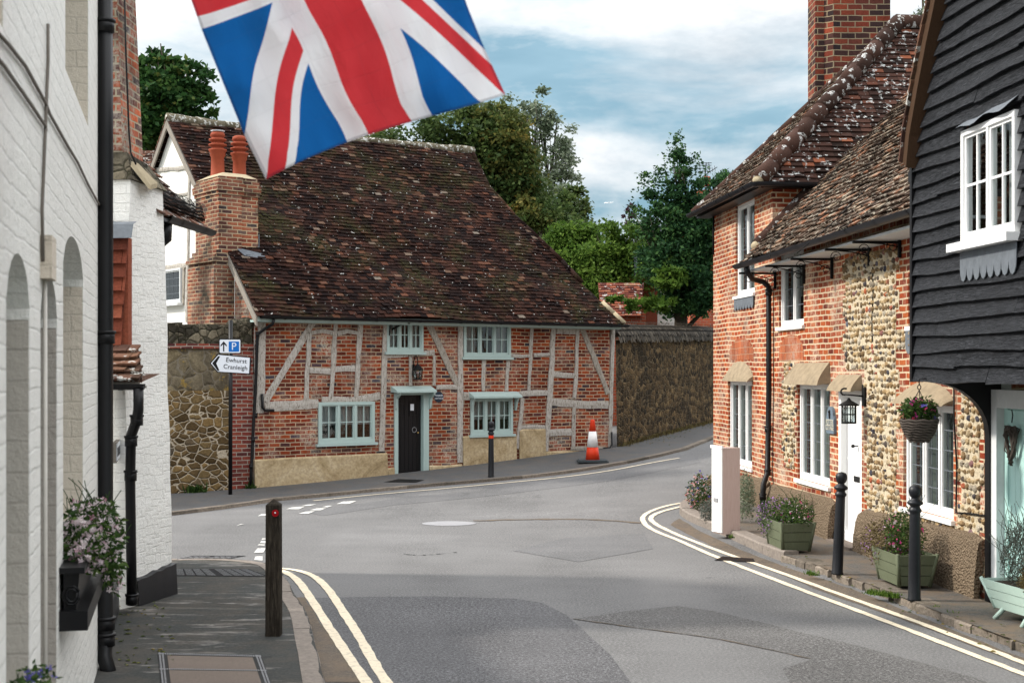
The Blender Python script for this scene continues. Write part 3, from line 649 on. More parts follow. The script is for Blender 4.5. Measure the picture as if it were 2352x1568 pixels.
# windows
window(cot,CF,*w1,out=.02,fw=.05,lights=3,cols=2,rows=2,mat='teal',curtain=[(0,.35,0,1),(.68,1,0,1)],sill=.05)
window(cot,CF,*w2,out=.02,fw=.05,lights=3,cols=2,rows=2,mat='teal',curtain=[(0,.3,0,1),(.66,1,0,1)],sill=.05)
window(cot,CF,*w3,out=.02,fw=.06,lights=3,cols=2,rows=2,mat='teal',curtain=.56,sill=.06)
w=window(cot,CF,w4[0],w4[1],w4[2],w4[3]-.05,out=.02,fw=.06,lights=3,cols=2,rows=2,mat='teal',curtain=.6,sill=.06)
m=MB(); m.hexa([CF.pt(w4[0]-.04,w4[3]-.05,0),CF.pt(w4[1]+.13,w4[3]-.05,0),CF.pt(w4[1]+.13,w4[3]-.06,.2),CF.pt(w4[0]-.04,w4[3]-.06,.2),CF.pt(w4[0]-.04,w4[3]+.07,0),CF.pt(w4[1]+.13,w4[3]+.07,0),CF.pt(w4[1]+.13,w4[3]-.02,.2),CF.pt(w4[0]-.04,w4[3]-.02,.2)])
for a in (w4[0]-.0,w4[1]+.05): m.prism([CF.pt(a,w4[3]-.06,.02),CF.pt(a,w4[3]-.06,.16),CF.pt(a,w4[3]-.15,.10),CF.pt(a,w4[3]-.33,.05),CF.pt(a,w4[3]-.33,.02)],CF.t*.04)
m.build('window_hood',M['teal'],cot)
# door
a0,a1,z0,z1=dr; la0,_=cpx(c6,168,700); la1,_=cpx(c6,362,700); lz0=cpx(c6,265,1325)[1]; lz1=cpx(c6,265,712)[1]
m=MB(); m.fbox(CF,a0,la0,z0,z1,-.10,.035); m.fbox(CF,la1,a1,z0,z1,-.10,.035); m.fbox(CF,la0,la1,lz1,z1,-.10,.033); m.fbox(CF,la1+.005,la1+.05,z0,lz1,-.1,.05)
m.build('door_frame',M['teal'],cot)
door=MB(); nb=6
for i in range(nb): door.fbox(CF,la0+(la1-la0)*i/nb+.003,la0+(la1-la0)*(i+1)/nb-.003,lz0,lz1,-.09,-.05)
door.fbox(CF,la0,la1,lz0,lz1,-.10,-.06)
dob=door.build('door',M['black'],cot)
m=MB(); 
for (x,y) in ((205,830),(300,825)):
    a,z=cpx(c6,x,y)
    for (p,q,r_,s_) in ((-.10,-.085,-.13,.13),(.085,.10,-.13,.13),(-.085,.085,-.13,-.115),(-.085,.085,.115,.13)): m.fbox(CF,a+p*.9,a+q*.9,z+r_,z+s_,-.05,-.035)
m.build('door_panel',M['black'],dob)
m=MB(); a,z=cpx(c6,292,810); m.fbox(CF,a-.04,a+.04,z-.06,z+.07,-.045,-.040); m.build('notice_paper',M['signwhite'],dob)
m=MB(); a,z=cpx(c6,308,985); m.tube([CF.pt(a+.05*math.cos(t*PI/8),z+.05*math.sin(t*PI/8),-.035) for t in range(17)],.006,n=6); m.build('ring_handle',M['metalcover'],dob)
m=MB(); a,z=cpx(c6,336,1008); m.ball(CF.pt(a,z,-.03),.018); m.build('door_knob',M['brass'],dob)
m=MB(); m.hexa([CF.pt(a0-.07,z1-.0,0),CF.pt(a1+.06,z1-.0,0),CF.pt(a1+.07,z1-.01,.22),CF.pt(a0-.08,z1-.01,.26),CF.pt(a0-.07,z1+.12,0),CF.pt(a1+.06,z1+.12,0),CF.pt(a1+.07,z1+.03,.22),CF.pt(a0-.08,z1+.03,.26)])
for a in (a0-.0,a1+.0):
    m.prism([CF.pt(a,z1-.01,.035),CF.pt(a,z1-.01,.22),CF.pt(a,z1-.06,.2),CF.pt(a,z1-.13,.10),CF.pt(a,z1-.33,.06),CF.pt(a,z1-.35,.035)],CF.t*.045)
m.build('door_hood',M['teal'],cot)
m=MB(); m.fbox(CF,a0,a1,z0-.02,z0+.05,-.1,.09); m.build('door_step',M['concrete'],cot)
# small black bracket on upper window, small black pipes
m=MB(); p=[CF.pt(*cpx(c6,*q),o) for q,o in (((95,245),.05),((97,140),.07),((205,155),.3))]; m.tube(p,.012); m.tube([CF.pt(*cpx(c6,112,200),.05),CF.pt(*cpx(c6,175,150),.2)],.02); m.build('wall_bracket',M['iron'],cot)
m=MB(); m.tube([CF.pt(*cpx(c5,*q),.06) for q in ((852,640),(856,745),(872,768),(945,770))],.028); m.build('waste_pipe',M['black'],cot)
m=MB(); m.tube([CF.pt(*cpx(c6,*q),.06) for q in ((1835,1000),(1835,1100),(1820,1125),(1770,1128))],.02); m.build('waste_pipe',M['black'],cot)
# roof
EO=.30; EZ=3.30; RW=3.94; RZ=7.50
CS=Slope(CF.pt(0,EZ,EO),CF.t,(V((0,0,1))*(RZ-EZ)-CF.n*(RW+EO)))
SL=math.hypot(RZ-EZ,RW+EO)
edge=[CS.px(*p) for p in ((1432,741),(1405,716),(1385,697),(1335,647),(1290,598),(1235,546),(1180,495),(1143,452),(1121,428),(1103,390),(1087,353))]
edge[0]=(edge[0][0],0); edge[-1]=(edge[-1][0],SL)
poly=[(-.12,0)]+edge+[(-.12,SL)]
m=MB(); tile_roof(m,CS,poly,w=.16,gauge=.104,und=.06,seed=4,jit=1.0)
mr=m.build('roof',M['tile_cottage'],cot,closed=False)
m=MB(); sheet(m,CS,poly,-.06)
# rear slope + right end
bk=lambda a,b: (lambda q: q-CF.n*(2*((q-CF.o).dot(-CF.n)*-1+0)) if False else q)(CS.pt(a,b))
def mirror(q):
    d=-(q-CF.o).dot(CF.n); return q-CF.n*(2*(RW-d))
fr_=[CS.pt(a,b) for a,b in poly]; m.add([mirror(q) for q in fr_],[tuple(range(len(fr_)))])
ed=[CS.pt(a,b,-.03) for a,b in edge]
for p,q in zip(ed,ed[1:]): m.quad(p,q,mirror(q),mirror(p))
m.build('roof_underside',M['tile_cottage'],mr,closed=False)
m=MB(); ra=-.12; n=24; rp=[CS.pt(ra+(edge[-1][0]-ra)*i/n,SL+.03,.02)+V((0,0,-.05*math.sin(PI*i/n)+.015*noise.noise(V((i*.5,0,0))))) for i in range(n+1)]
for i in range(n): capline(m,rp[i],rp[i+1],.11,seg=.34,seed=i)
m.build('ridge',M['tile_mossridge'],mr)
m=MB(); 
for (p,q) in zip(edge[3:],edge[4:]): capline(m,CS.pt(*p,.01),CS.pt(*q,.01),.055,seg=.3,seed=int(p[0]*9),wob=.01)
m.build('hip_capping',M['tile_cottage'],mr)
m=MB(); capline(m,CS.pt(*edge[0],.02),CS.pt(*edge[2],.02),.06,seg=.25); m.build('mortar_verge',M['mortarcap'],mr)
m=MB()
for sg in (1,):
    a=CS.pt(-.10,-.05,-.02); b=CS.pt(-.10,SL,-.02); m.prism([a,b,b-V((0,0,.17)),a-V((0,0,.17))],CF.t*-.035)
b0=mirror(CS.pt(-.1,0,-.02)); b1=mirror(CS.pt(-.1,SL,-.02)); m.prism([b0,b1,b1-V((0,0,.17)),b0-V((0,0,.17))],CF.t*-.035)
m.build('barge_board',M['greywood'],cot)
m=MB(); # rear slope verge tiles seen from the front left
RS=Slope(mirror(CS.pt(0,0)),CF.t,V((0,0,1))*(RZ-EZ)+CF.n*(RW+EO)); tile_roof(m,RS,[(-.14,2.5),(.6,2.5),(.6,SL),(-.14,SL)],w=.2,gauge=.13,seed=8,und=.02); m.build('rear_verge_tiles',M['tile_brown'],mr,closed=False)
m=MB(); m.fbox(CF,-.1,L_+.1,EZ-.13,EZ-.02,EO-.05,EO-.02); m.fbox(CF,-.1,L_+.1,EZ-.14,EZ-.10,.0,EO-.05); m.build('fascia',M['teal'],cot)
gutter('gutter',[CF.pt(-.05,EZ-.03,EO+.05),CF.pt(L_+.25,EZ-.04,EO+.05)],.055,cot)
q=[CF.pt(*cpx(c5,955,60,.35),.35),CF.pt(*cpx(c5,945,95,.3),.3),CF.pt(*cpx(c5,870,140,.15),.15),CF.pt(*cpx(c5,828,175,.09),.09),CF.pt(*cpx(c5,812,600,.08),.08),CF.pt(*cpx(c5,795,900,.08),.08),CF.pt(*cpx(c5,778,1250,.08),.08),CF.pt(*cpx(c5,775,1400,.08),.08)]
downpipe(q,.030,cot,collars=[q[3],q[4]-V((0,0,.5)),CF.pt(*cpx(c5,792,1000,.08),.08),CF.pt(*cpx(c5,778,1210,.08),.08)])
# chimney stack on the gable
SF=Fr(CF.o,CF.t,CF.n)
def st(mb,s0,s1,w0,w1,z0,z1): mb.fbox(CF,s0,s1,z0,z1,-w1,-w0)
m=MB(); st(m,-.42,0,.90,2.15,2.6,4.25); st(m,-.40,.0,.9,2.13,4.25,4.33); st(m,-.45,.02,.87,2.18,4.33,4.40); st(m,-.40,.0,.9,2.13,4.40,4.47); st(m,-.36,.02,.92,2.08,4.47,4.56)
st(m,-.31,.16,.92,2.02,4.56,5.62); st(m,.16,.54,.99,1.96,4.1,5.62)
for i,(e,zz) in enumerate(((.02,5.62),(.045,5.69),(.05,5.76),(.02,5.83),(-.01,5.90))): st(m,-.31-e,.20,.92-e,2.02+e,zz,zz+.07); st(m,.20,.54+e,.99-e,1.96+e,zz,zz+.07)
ch=m.build('chimney',M['brick_chim'],cot)
m=MB(); q=CF.pt(.1,5.96,-1.48); vs=[CF.pt(a,5.965,-w_) for a,w_ in ((-.31,.93),(.53,1.0),(.53,1.95),(-.31,2.0))]+[CF.pt(a,6.07,-w_) for a,w_ in ((-.12,1.15),(.38,1.2),(.38,1.75),(-.12,1.8))]
m.hexa([vs[0],vs[1],vs[2],vs[3],vs[4],vs[5],vs[6],vs[7]]); m.build('flaunching',M['mortarcap'],ch)
pot=[(.150,0),(.155,.03),(.135,.06),(.125,.40),(.15,.44),(.15,.50),(.175,.53),(.178,.56),(.12,.575),(.12,.61),(.175,.63),(.178,.66),(.12,.675),(.12,.71),(.170,.73),(.172,.76),(.12,.775),(.12,.80),(.150,.82),(.13,.88),(.10,.90)]
for (u,v,zb) in ((500,392,6.03),(550,398,6.0)):
    k=P(u,v,27.9 if u<520 else 28.2); m=MB(); m.lathe([(r*1.0,z) for r,z in pot],(k.x,k.y,zb),20); po=m.build('chimney_pot',M['terra'],ch)
    if u<520: m=MB(); m.lathe([(.02,.9),(.13,.91),(.14,.925),(.02,.93)],(k.x,k.y,zb),16); m.build('pot_cap',M['signwhite'],po)
m=MB(); pA=[CS.px(*p) for p in ((538,573),(600,588),(615,602),(560,592))]; m.prism([CS.pt(*p,.05) for p in pA],CS.N*.012); m.fbox(CF,.545,.56,4.15,4.9,-1.6,-.97); m.build('lead_flashing',M['lead'],mr)
# wall lantern and name plaque: things fixed to the wall
def lantern(par_loc,fr,a,z,label,arm=.17,sc=1.0,down=.0):
    t=thing('wall_lantern',fr.pt(a,z-.15,0),label,'lantern')
    m=MB(); m.fbox(fr,a-.03,a+.03,z-.10,z+.12,0,.02)
    m.tube([fr.pt(a,z+.0,.02),fr.pt(a,z+.15*sc,.03),fr.pt(a,z+.24*sc,.08),fr.pt(a,z+.24*sc,.13),fr.pt(a,z+.17*sc,arm-.0),fr.pt(a,z+.10*sc,arm)],.009); m.build('bracket',M['iron'],t)
    c=fr.pt(a,z-.15*sc,arm); m=MB(); m.lathe([(.01,.27*sc),(.02,.25*sc),(.05*sc,.22*sc),(.085*sc,.17*sc),(.10*sc,.165*sc),(.09*sc,.15*sc)],c,8); m.lathe([(.065*sc,-.01),(.075*sc,0),(.06*sc,.012)],c,8)
    for k in range(8):
        th=PI/8+k*PI/4; d=V((math.cos(th),math.sin(th),0)); m.tube([c+d*.068*sc,c+d*.085*sc+V((0,0,.16*sc))],.006,n=5)
    m.tube([c+V((.078*sc*math.cos(k*PI/4+PI/8),.078*sc*math.sin(k*PI/4+PI/8),.08*sc)) for k in range(9)],.005,n=5)
    m.build('cage',M['iron'],t); m=MB(); m.lathe([(.058*sc,.01),(.074*sc,.155*sc)],c,8); m.build('lantern_glass',M['glass'],t)
    return t
a,z=cpx(c6,290,530); lantern(None,CF,a,z+.03,'black metal cage lantern on curled bracket above the cottage door',arm=.18,sc=1.2)
a,z=cpx(c6,490,727); t=thing('name_plaque',CF.pt(a,z-.11,0),'round dark blue plaque lettered Manor Cottage beside the black door','plaque')
m=MB(); m.add([CF.pt(a+.11*math.cos(k*PI/14),z+.11*math.sin(k*PI/14),o) for o in (0,.015) for k in range(28)],[tuple(range(28)),tuple(range(28,56))]+[(k,(k+1)%28,28+(k+1)%28,28+k) for k in range(28)]); m.build('disc',M['plaqueblue'],t)
m=MB(); text(m,'MANOR',CF,a,z+.028,.05,.016); text(m,'COTTAGE',CF,a,z-.032,.045,.016); m.build('lettering',M['signwhite'],t,closed=False)
# ================================================================ left garden wall (G1)
wl=thing('rubble_stone_wall',CF.pt(-2.5,0,0),'brown rubble stone garden wall with mossy coping between white house and cottage','wall')
def G1z(v,a=-1.2): return EYE+(HV-v)*(CF.pt(a,0).y)/F
m=MB(); m.fbox(CF,-7,-.50,-.4,G1z(897),-.38,-.015); m.build('rubble_face',M['stone'],wl)
m=MB(); m.fbox(CF,-7,-.50,G1z(897),G1z(800),-.38,-.03); m.build('block_course',M['stone_block'],wl)
m=MB(); m.fbox(CF,-7,-.03,G1z(800),G1z(789),-.42,.025); m.fbox(CF,-.50,-.03,-.4,G1z(800),-.40,-.008); m.build('brick_pier',M['brick_pier'],wl)
m=MB(); rr=random.Random(5); a=-7.0
while a<-.05:
    w_=.12+.18*rr.random(); h=G1z(745)+.05*rr.random(); m.fbox(CF,a,a+w_-.01,G1z(789),h-.06,-.40,-.02+.03*rr.random()); m.fbox(CF,a+.02,a+w_-.03,h-.06,h,-.34,-.08); a+=w_
m.build('coping',M['stone_top'],wl)
m=MB()
for u,v in ((555,752),(570,738),(545,742)):
    a,z=CF.px(u,v); m.ball(CF.pt(a,z-.05,-.12),.17,8,(1,.7,.8))
m.build('coping_boulder',M['stone_top'],wl)
# ================================================================ right garden wall (G2)
WF=Fr((2.30,31.62,0),(3.54,9.5),(.937,-.349))
wg=thing('dark_stone_wall',(4,36,.5),'tall dark rubble wall with shaggy rounded coping running uphill beside the cottage','wall')
m=MB(); n=26
for i in range(n):
    a0=14*i/n; a1=14*(i+1)/n; p=WF.pt(a0,0); q=WF.pt(a1,0); h0=hz(p.x,p.y)+2.42; h1=hz(q.x,q.y)+2.42
    b0=.05*noise.noise(V((a0*.6,0,3))); b1=.05*noise.noise(V((a1*.6,0,3)))
    m.quad(WF.pt(a0,-.2,.05),WF.pt(a1,-.2,.05),WF.pt(a1,h1*.5,.02+b1),WF.pt(a0,h0*.5,.02+b0)); m.quad(WF.pt(a0,h0*.5,.02+b0),WF.pt(a1,h1*.5,.02+b1),WF.pt(a1,h1,0),WF.pt(a0,h0,0))
m.build('wall_face',M['stone_dark'],wg,closed=False)
m=MB()
for i in range(n):
    a0=14*i/n; a1=14*(i+1)/n; p=WF.pt(a0,0); q=WF.pt(a1,0); h0=hz(p.x,p.y)+2.42; h1=hz(q.x,q.y)+2.42
    m.hexa([WF.pt(a0,h0,-.45),WF.pt(a1,h1,-.45),WF.pt(a1,h1,.06),WF.pt(a0,h0,.06),WF.pt(a0,h0+.07,-.45),WF.pt(a1,h1+.07,-.45),WF.pt(a1,h1+.07,.06),WF.pt(a0,h0+.07,.06)])
m.build('brick_course',M['brick_old'],wg)
m=MB(); rr=random.Random(2)
for i in range(int(14/.05)):
    a=i*.05; p=WF.pt(a,0); h=hz(p.x,p.y)+2.50
    for k in range(7):
        th=PI*(k/6.0)*.62; r=.36; c=WF.pt(a+rr.random()*.05,h+.27*math.sin(th)*1.25,-.20+.26*math.cos(th)); d=WF.n*math.cos(th)*.3+V((0,0,1))*(math.sin(th)-.5)+WF.t*(rr.random()-.5)
        s_=.05+.05*rr.random(); e=d.normalized()*s_; f=WF.t*(.03+.02*rr.random())
        m.add([c-f,c+f,c+f*.6+e-V((0,0,s_*.9)),c-f*.6+e-V((0,0,s_*.9))],[(0,1,2,3)],rr.random())
for i in range(40):
    a0=14*i/40; a1=14*(i+1)/40; p=WF.pt(a0,0); q=WF.pt(a1,0); h0=hz(p.x,p.y)+2.48; h1=hz(q.x,q.y)+2.48
    pr=None
    for k in range(7):
        th=PI*k/6; x=(-.20+.25*math.cos(th),.29*math.sin(th))
        if pr: m.quad(WF.pt(a0,h0+pr[1],pr[0]),WF.pt(a1,h1+pr[1],pr[0]),WF.pt(a1,h1+x[1],x[0]),WF.pt(a0,h0+x[1],x[0]),.1)
        pr=x
m.build('coping',M['dryvine'],wg,closed=False)
# ================================================================ WHITE BUILDING (near left)
AF=Fr((-.63,0,0),(-.2251,.9743),(.9743,.2251))
wa=thing('white_brick_building',(-2.5,6,0),'white painted brick building filling the near left edge with arched recesses','building')
def ah(u0,u1,vtop,zb,uref,dp=.22):
    a0,_=AF.px(u0,800); a1,_=AF.px(u1,800); _,zt=AF.px(uref,vtop); return [a0,a1,zb,zt,.24,dp]
r1=ah(14,68,584,.95,45,.3); r2=ah(93,131,630,.25,113,.3); r3=ah(145,191,549,1.30,172,.3)
r4=[AF.px(150,300)[0],AF.px(203,300)[0],AF.px(203,292)[1],5.2,0,.3]; r5=[AF.px(-60,30)[0],AF.px(8,30)[0],AF.px(8,68)[1],5.2,0,.3]
AL=AF.px(229,800)[0]
REC1,REC3=r1,r3
m=MB(); A=[1.5,AL]
holes_wall(m,AF,1.5,AL,-.2,5.3,[r1,r2,r3,r4,r5],.3)
m.add([AF.pt(AL,-.2),AF.pt(AL,5.3),AF.pt(AL,5.3,-5),AF.pt(AL,-.2,-5)],[(0,1,2,3)]); m.add([AF.pt(1.5,5.3,.0),AF.pt(AL,5.3,.0),AF.pt(AL,6.2,-3),AF.pt(1.5,6.2,-3)],[(0,1,2,3)])
m.build('wall',M['whitebrick_left'],wa,closed=False)
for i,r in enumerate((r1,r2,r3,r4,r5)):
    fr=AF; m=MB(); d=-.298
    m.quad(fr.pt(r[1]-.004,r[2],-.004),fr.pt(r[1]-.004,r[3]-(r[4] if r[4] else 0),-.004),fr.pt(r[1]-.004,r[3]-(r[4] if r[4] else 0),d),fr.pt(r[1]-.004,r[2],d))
    m.build('reveal',M['creambrick' if i>=2 else 'shadegreybrick'],wa,closed=False)
    if i!=1:
        m=MB(); fr=AF; m.fbox(fr,r[0],r[1],r[2],r[3],-.36,-.30); wn=m.build('window',M['white'],wa); m=MB(); m.fbox(fr,r[0]+.06,(r[0]+r[1])/2-.03,r[2]+.06,r[3]-.25,-.298,-.294); m.fbox(fr,(r[0]+r[1])/2+.03,r[1]-.06,r[2]+.06,r[3]-.25,-.298,-.294); m.build('pane',M['glass'],wn)
    else:
        m=MB(); m.fbox(AF,r[0],r[1],0,r[3],-.36,-.30); m.build('side_door',M['black'],wa)
for pts in ([(-20,70),(8,98),(50,150),(98,236),(108,262),(150,335),(173,372),(196,420),(229,480)],[(-20,128),(0,150),(50,220),(97,288),(99,300)],[(104,55),(104,140),(98,290),(90,480),(92,600)]):
    m=MB(); m.tube([AF.pt(*AF.px(*p),.012) for p in pts],.008,n=5); m.build('cable',M['cable'],wa)
m=MB(); a,z=AF.px(97,580); m.fbox(AF,a-.10,a+.12,z-.12,z+.07,0,.05); bx=m.build('conduit_box',M['creambrick'],wa); m=MB(); m.tube([AF.pt(a,z-.1,.012),AF.pt(a+.02,.3,.012)],.010); m.build('conduit',M['cable2'],wa)
k0=P(243,0,10.5); pp=[(-3.005,10.5,5.25),(-3.0,10.5,4.0),(-3.0,10.5,.33),(-3.0,10.47,.18),(-2.93,10.38,.04)]
downpipe(pp,.056,wa,collars=[(-3.003,10.5,2.3+(HV-45)*10.5/F-.05),(-3.0,10.5,2.3+(HV-775)*10.5/F),(-3.0,10.5,.42),(-3.0,10.5,.30)])
# window boxes (built below)
def windowbox(a0,a1,zt,label,fol,pets,n,seed,extra=(0,0,0),h=.34,out=.36):
    t=thing('window_box',AF.pt((a0+a1)/2,zt-h,.18),label,'window box')
    m=MB(); m.fbox(AF,a0,a1,zt-h,zt-h+.10,0,out); vs=[AF.pt(a0+.04,zt-h+.1,.02),AF.pt(a1-.04,zt-h+.1,.02),AF.pt(a1-.04,zt-h+.1,out-.06),AF.pt(a0+.04,zt-h+.1,out-.06),AF.pt(a0+.02,zt-.02,.02),AF.pt(a1-.02,zt-.02,.02),AF.pt(a1-.02,zt-.02,out-.04),AF.pt(a0+.02,zt-.02,out-.04)]
    m.hexa(vs); m.fbox(AF,a0+.0,a1,zt-.03,zt,.0,out-.015); m.build('trough',M['black'],t)
    m=MB(); c=AF.pt(a0+.0385,zt-h*.45,out*.42)
    for r_,o in ((.050,.006),(.034,.010)): m.tube([c+AF.n*(.8*r_*math.cos(k*PI/4+PI/8))+V((0,0,r_*math.sin(k*PI/4+PI/8)))-AF.t*o for k in range(9)],.008,n=5)
    m.build('octagon_moulding',M['black'],t)
    return t
# ================================================================ foliage helpers
def leafcloud(mb,blobs,n,size,rr,shell=.55,droop=0):
    tot=sum(b[1]*b[2]*b[3] for b in blobs)
    for (c,rx,ry,rz) in blobs:
        c=V(c); k=int(n*rx*ry*rz/tot); clumps=max(5,k//70); cl=[]
        for _ in range(clumps):
            while 1:
                d=V((rr.gauss(0,1),rr.gauss(0,1),rr.gauss(0,1))).normalized()
                if d.y<.45 : break
            q=shell+(1-shell)*rr.random()**.6+.06*rr.gauss(0,1); cl.append((c+V((d.x*rx,d.y*ry,d.z*rz))*q,rr.random()))
        for _ in range(k):
            cc,tone=cl[rr.randrange(clumps)]; sg=.19*(rx+ry+rz)/3
            p=cc+V((rr.gauss(0,sg),rr.gauss(0,sg),rr.gauss(0,sg*.6)))
            leaf1(mb,p,size*(.6+.8*rr.random()),rr,min(1,max(0,tone*.45+rr.random()*.55)),droop)
def leaf1(mb,p,s,rr,rnd,droop=0,w=.55):
    d=V((rr.gauss(0,1),rr.gauss(0,1),rr.gauss(0,.7)-droop)); d.normalize(); e=d.cross(V((rr.gauss(0,1),rr.gauss(0,1),rr.gauss(0,1)))).normalized()*s*w*.5; d=d*s
    b=len(mb.v); mb.v+=[p,p+d*.45+e,p+d,p+d*.45-e]; mb.f.append([b,b+1,b+2,b+3]); mb.r.append(rnd); mb.m.append(mb.mi); mb.sm.append(False)
def B(u,v,ru,rv,y,ry=None):
    c=P(u,v,y); return (c,ru*y/F,(ry or (ru+rv)/2)*y/F,rv*y/F)
def tree(name,label,cat,base,trunk_r,blobs,n,size,mat,seed,second=None,group=None,limbs=8,shoots=None):
    rr=random.Random(seed); bx,by=base; bz=hz(bx,by)
    t=thing(name,(bx,by,bz),label,cat,group)
    top=max(b[0].z for b in blobs); cx=sum(b[0].x for b in blobs)/len(blobs)
    m=MB(); tp=[V((bx,by,bz-.2)),V((bx+.1,by,bz+(top-bz)*.35)),V(((bx+cx)/2,by,bz+(top-bz)*.65)),V((cx,by,top))]; m.tube(tp,[trunk_r,trunk_r*.8,trunk_r*.5,trunk_r*.15],n=8)
    for b in blobs:
        for _ in range(2):
            q=tp[1].lerp(tp[2],rr.random()); e=b[0]+V((rr.gauss(0,b[1]*.4),rr.gauss(0,b[2]*.3),rr.gauss(0,b[3]*.4)))
            mid=(q+e)/2+V((rr.gauss(0,.2),0,rr.random()*.3)); m.tube([q,mid,e],[trunk_r*.3,trunk_r*.2,trunk_r*.05],n=5)
            for _k in range(2):
                e2=e+V((rr.gauss(0,b[1]*.5),rr.gauss(0,b[2]*.4),rr.gauss(0,b[3]*.5))); m.tube([mid,(mid+e2)/2+V((0,0,.1)),e2],[trunk_r*.12,trunk_r*.08,trunk_r*.02],n=4)
    m.build('trunk',M['bark'],t)
    m=MB(); leafcloud(m,blobs,n,size,rr)
    if shoots:
        for (p,q,k,w) in shoots:
            for i in range(k):
                f=rr.random(); c=p.lerp(q,f); s_=w*(1-f*.75); leaf1(m,c+V((rr.gauss(0,s_),rr.gauss(0,s_),rr.gauss(0,s_*.5))),size*(.6+.6*rr.random()),rr,rr.random())
            mtr=None
    m.build('crown',M[mat],t,closed=False,uv=False)
    if second:
        m=MB(); leafcloud(m,second[0],second[1],size,rr); m.build('turning_foliage',M[second[2]],t,closed=False,uv=False)
    return t
def flowers(name,label,cat,center,rx,ry,rz,nleaf,nflow,ls,fs,leafm,pets,seed,group=None,frame=None,trail=0,stems=0):
    """leafy mound with blossoms; pets=[(matkey,weight)]"""
    rr=random.Random(seed); c=V(center); t=thing(name,c-V((0,0,rz)),label,cat,group)
    ax=frame.t if frame else V((1,0,0)); ay=frame.n if frame else V((0,1,0))
    def rp(sh=.4):
        while 1:
            d=V((rr.uniform(-1,1),rr.uniform(-1,1),rr.uniform(-.8,1)))
            if sh<d.length<1: break
        q=c+ax*d.x*rx+ay*d.y*ry+V((0,0,d.z*rz+.12*rz*noise.noise(V((d.x*3,d.y*3,seed)))*4))
        return q
    m=MB()
    for _ in range(nleaf): leaf1(m,rp(.0),ls*(.6+.8*rr.random()),rr,rr.random(),trail,.4)
    for _ in range(stems):
        q=rp(.5); d=V((rr.gauss(0,.4),rr.gauss(0,.4),1)); m.tube([q,q+d*rz*.5,q+d*rz*.8+V((rr.gauss(0,.03),0,-trail*.1))],.0025,n=4,rnd=.3)
    m.build('foliage',M[leafm],t,closed=False,uv=False)
    for key,wt in pets:
        m=MB()
        for _ in range(int(nflow*wt)):
            q=rp(.72); r=rr.random()
            nn=V((rr.gauss(0,1),rr.gauss(0,1),rr.gauss(0,1)+.6)).normalized(); e=nn.orthogonal().normalized()
            for k in range(5):
                a=e.copy(); a.rotate(Matrix.Rotation(k*2*PI/5,3,nn)); b=nn.cross(a)
                s_=fs*(.7+.5*rr.random()); i=len(m.v); m.v+=[q,q+a*s_*.6+b*s_*.3+nn*s_*.15,q+a*s_+nn*s_*.25,q+a*s_*.6-b*s_*.3+nn*s_*.15]; m.f.append([i,i+1,i+2,i+3]); m.r.append(min(1,r*.7+.3*rr.random())); m.m.append(0); m.sm.append(False)
        if m.v: m.build('blossom',M[key],t,closed=False,uv=False)
    return t
# ================================================================ BRICK & FLINT HOUSE (right)
RF=Fr((3.595,25.4,0),(.0818,-.9966),(-.9966,-.0818))
r2=lambda x,y:(1598.7+x*.29298,441+y*.29298)
r3=lambda x,y:(1561.9+x*.3516,790.1+y*.3516)
r4=lambda x,y:(1892.7+x*.3515,790.1+y*.3515)
r5=lambda x,y:(1800.8+x*.2619,1157.7+y*.2619)
r7=lambda x,y:(2021.3+x*.4685,183.8+y*.4685)
def rw(p0,p1,vt,vb):   # px (u0,u1), top at u0, bottom at u0
    a0=RF.px(p0,800)[0]; a1=RF.px(p1,800)[0]; return (a0,a1,RF.px(p0,vb)[1],RF.px(p0,vt)[1])
fh=thing('brick_and_flint_house',(4.0,20,0),'orange brick and flint house on the right corner with tiled roofs and white leaded windows','house')
# outer corners: F1 s 0..4.0, F2 s 4.0..11.74
fw1=rw(1690,1733,474,681); fw2=rw(1673,1727,873,1061); fw3=rw(1789,1846,583,752); fw4=rw(1832,1906,880,1098); fdr=rw(1926,1979,895,1256); fw5=rw(2075,2190,925,1163)
a0=RF.px(2086,800)[0]; fw6=(a0,a0+1.0,RF.px(2086,749)[1],3.35)
print('windows',fw1,fw2,fw3,fw4,fdr,fw5,fw6)
HL=11.78
m=MB(); holes_wall(m,RF,0,4.0,-.3,5.15,[fw1,fw2],.10); holes_wall(m,RF,4.0,HL,-.3,3.95,[fw3,fw4,(*fdr[:2],-.3,fdr[3]),fw5,fw6],.13)
m.quad(RF.pt(4.0,3.5,0),RF.pt(4.0,3.5,-5),RF.pt(4.0,5.15,-5),RF.pt(4.0,5.15,0)); m.quad(RF.pt(0,-.3,0),RF.pt(0,-.3,-6),RF.pt(0,5.15,-6),RF.pt(0,5.15,0))
m.quad(RF.pt(HL,-.3,0),RF.pt(HL,-.3,-6),RF.pt(HL,3.95,-6),RF.pt(HL,3.95,0)); m.quad(RF.pt(0,-.3,-6),RF.pt(HL,-.3,-6),RF.pt(HL,5.1,-6),RF.pt(0,5.1,-6))
m.build('brick_wall',M['brick_house'],fh,closed=False)
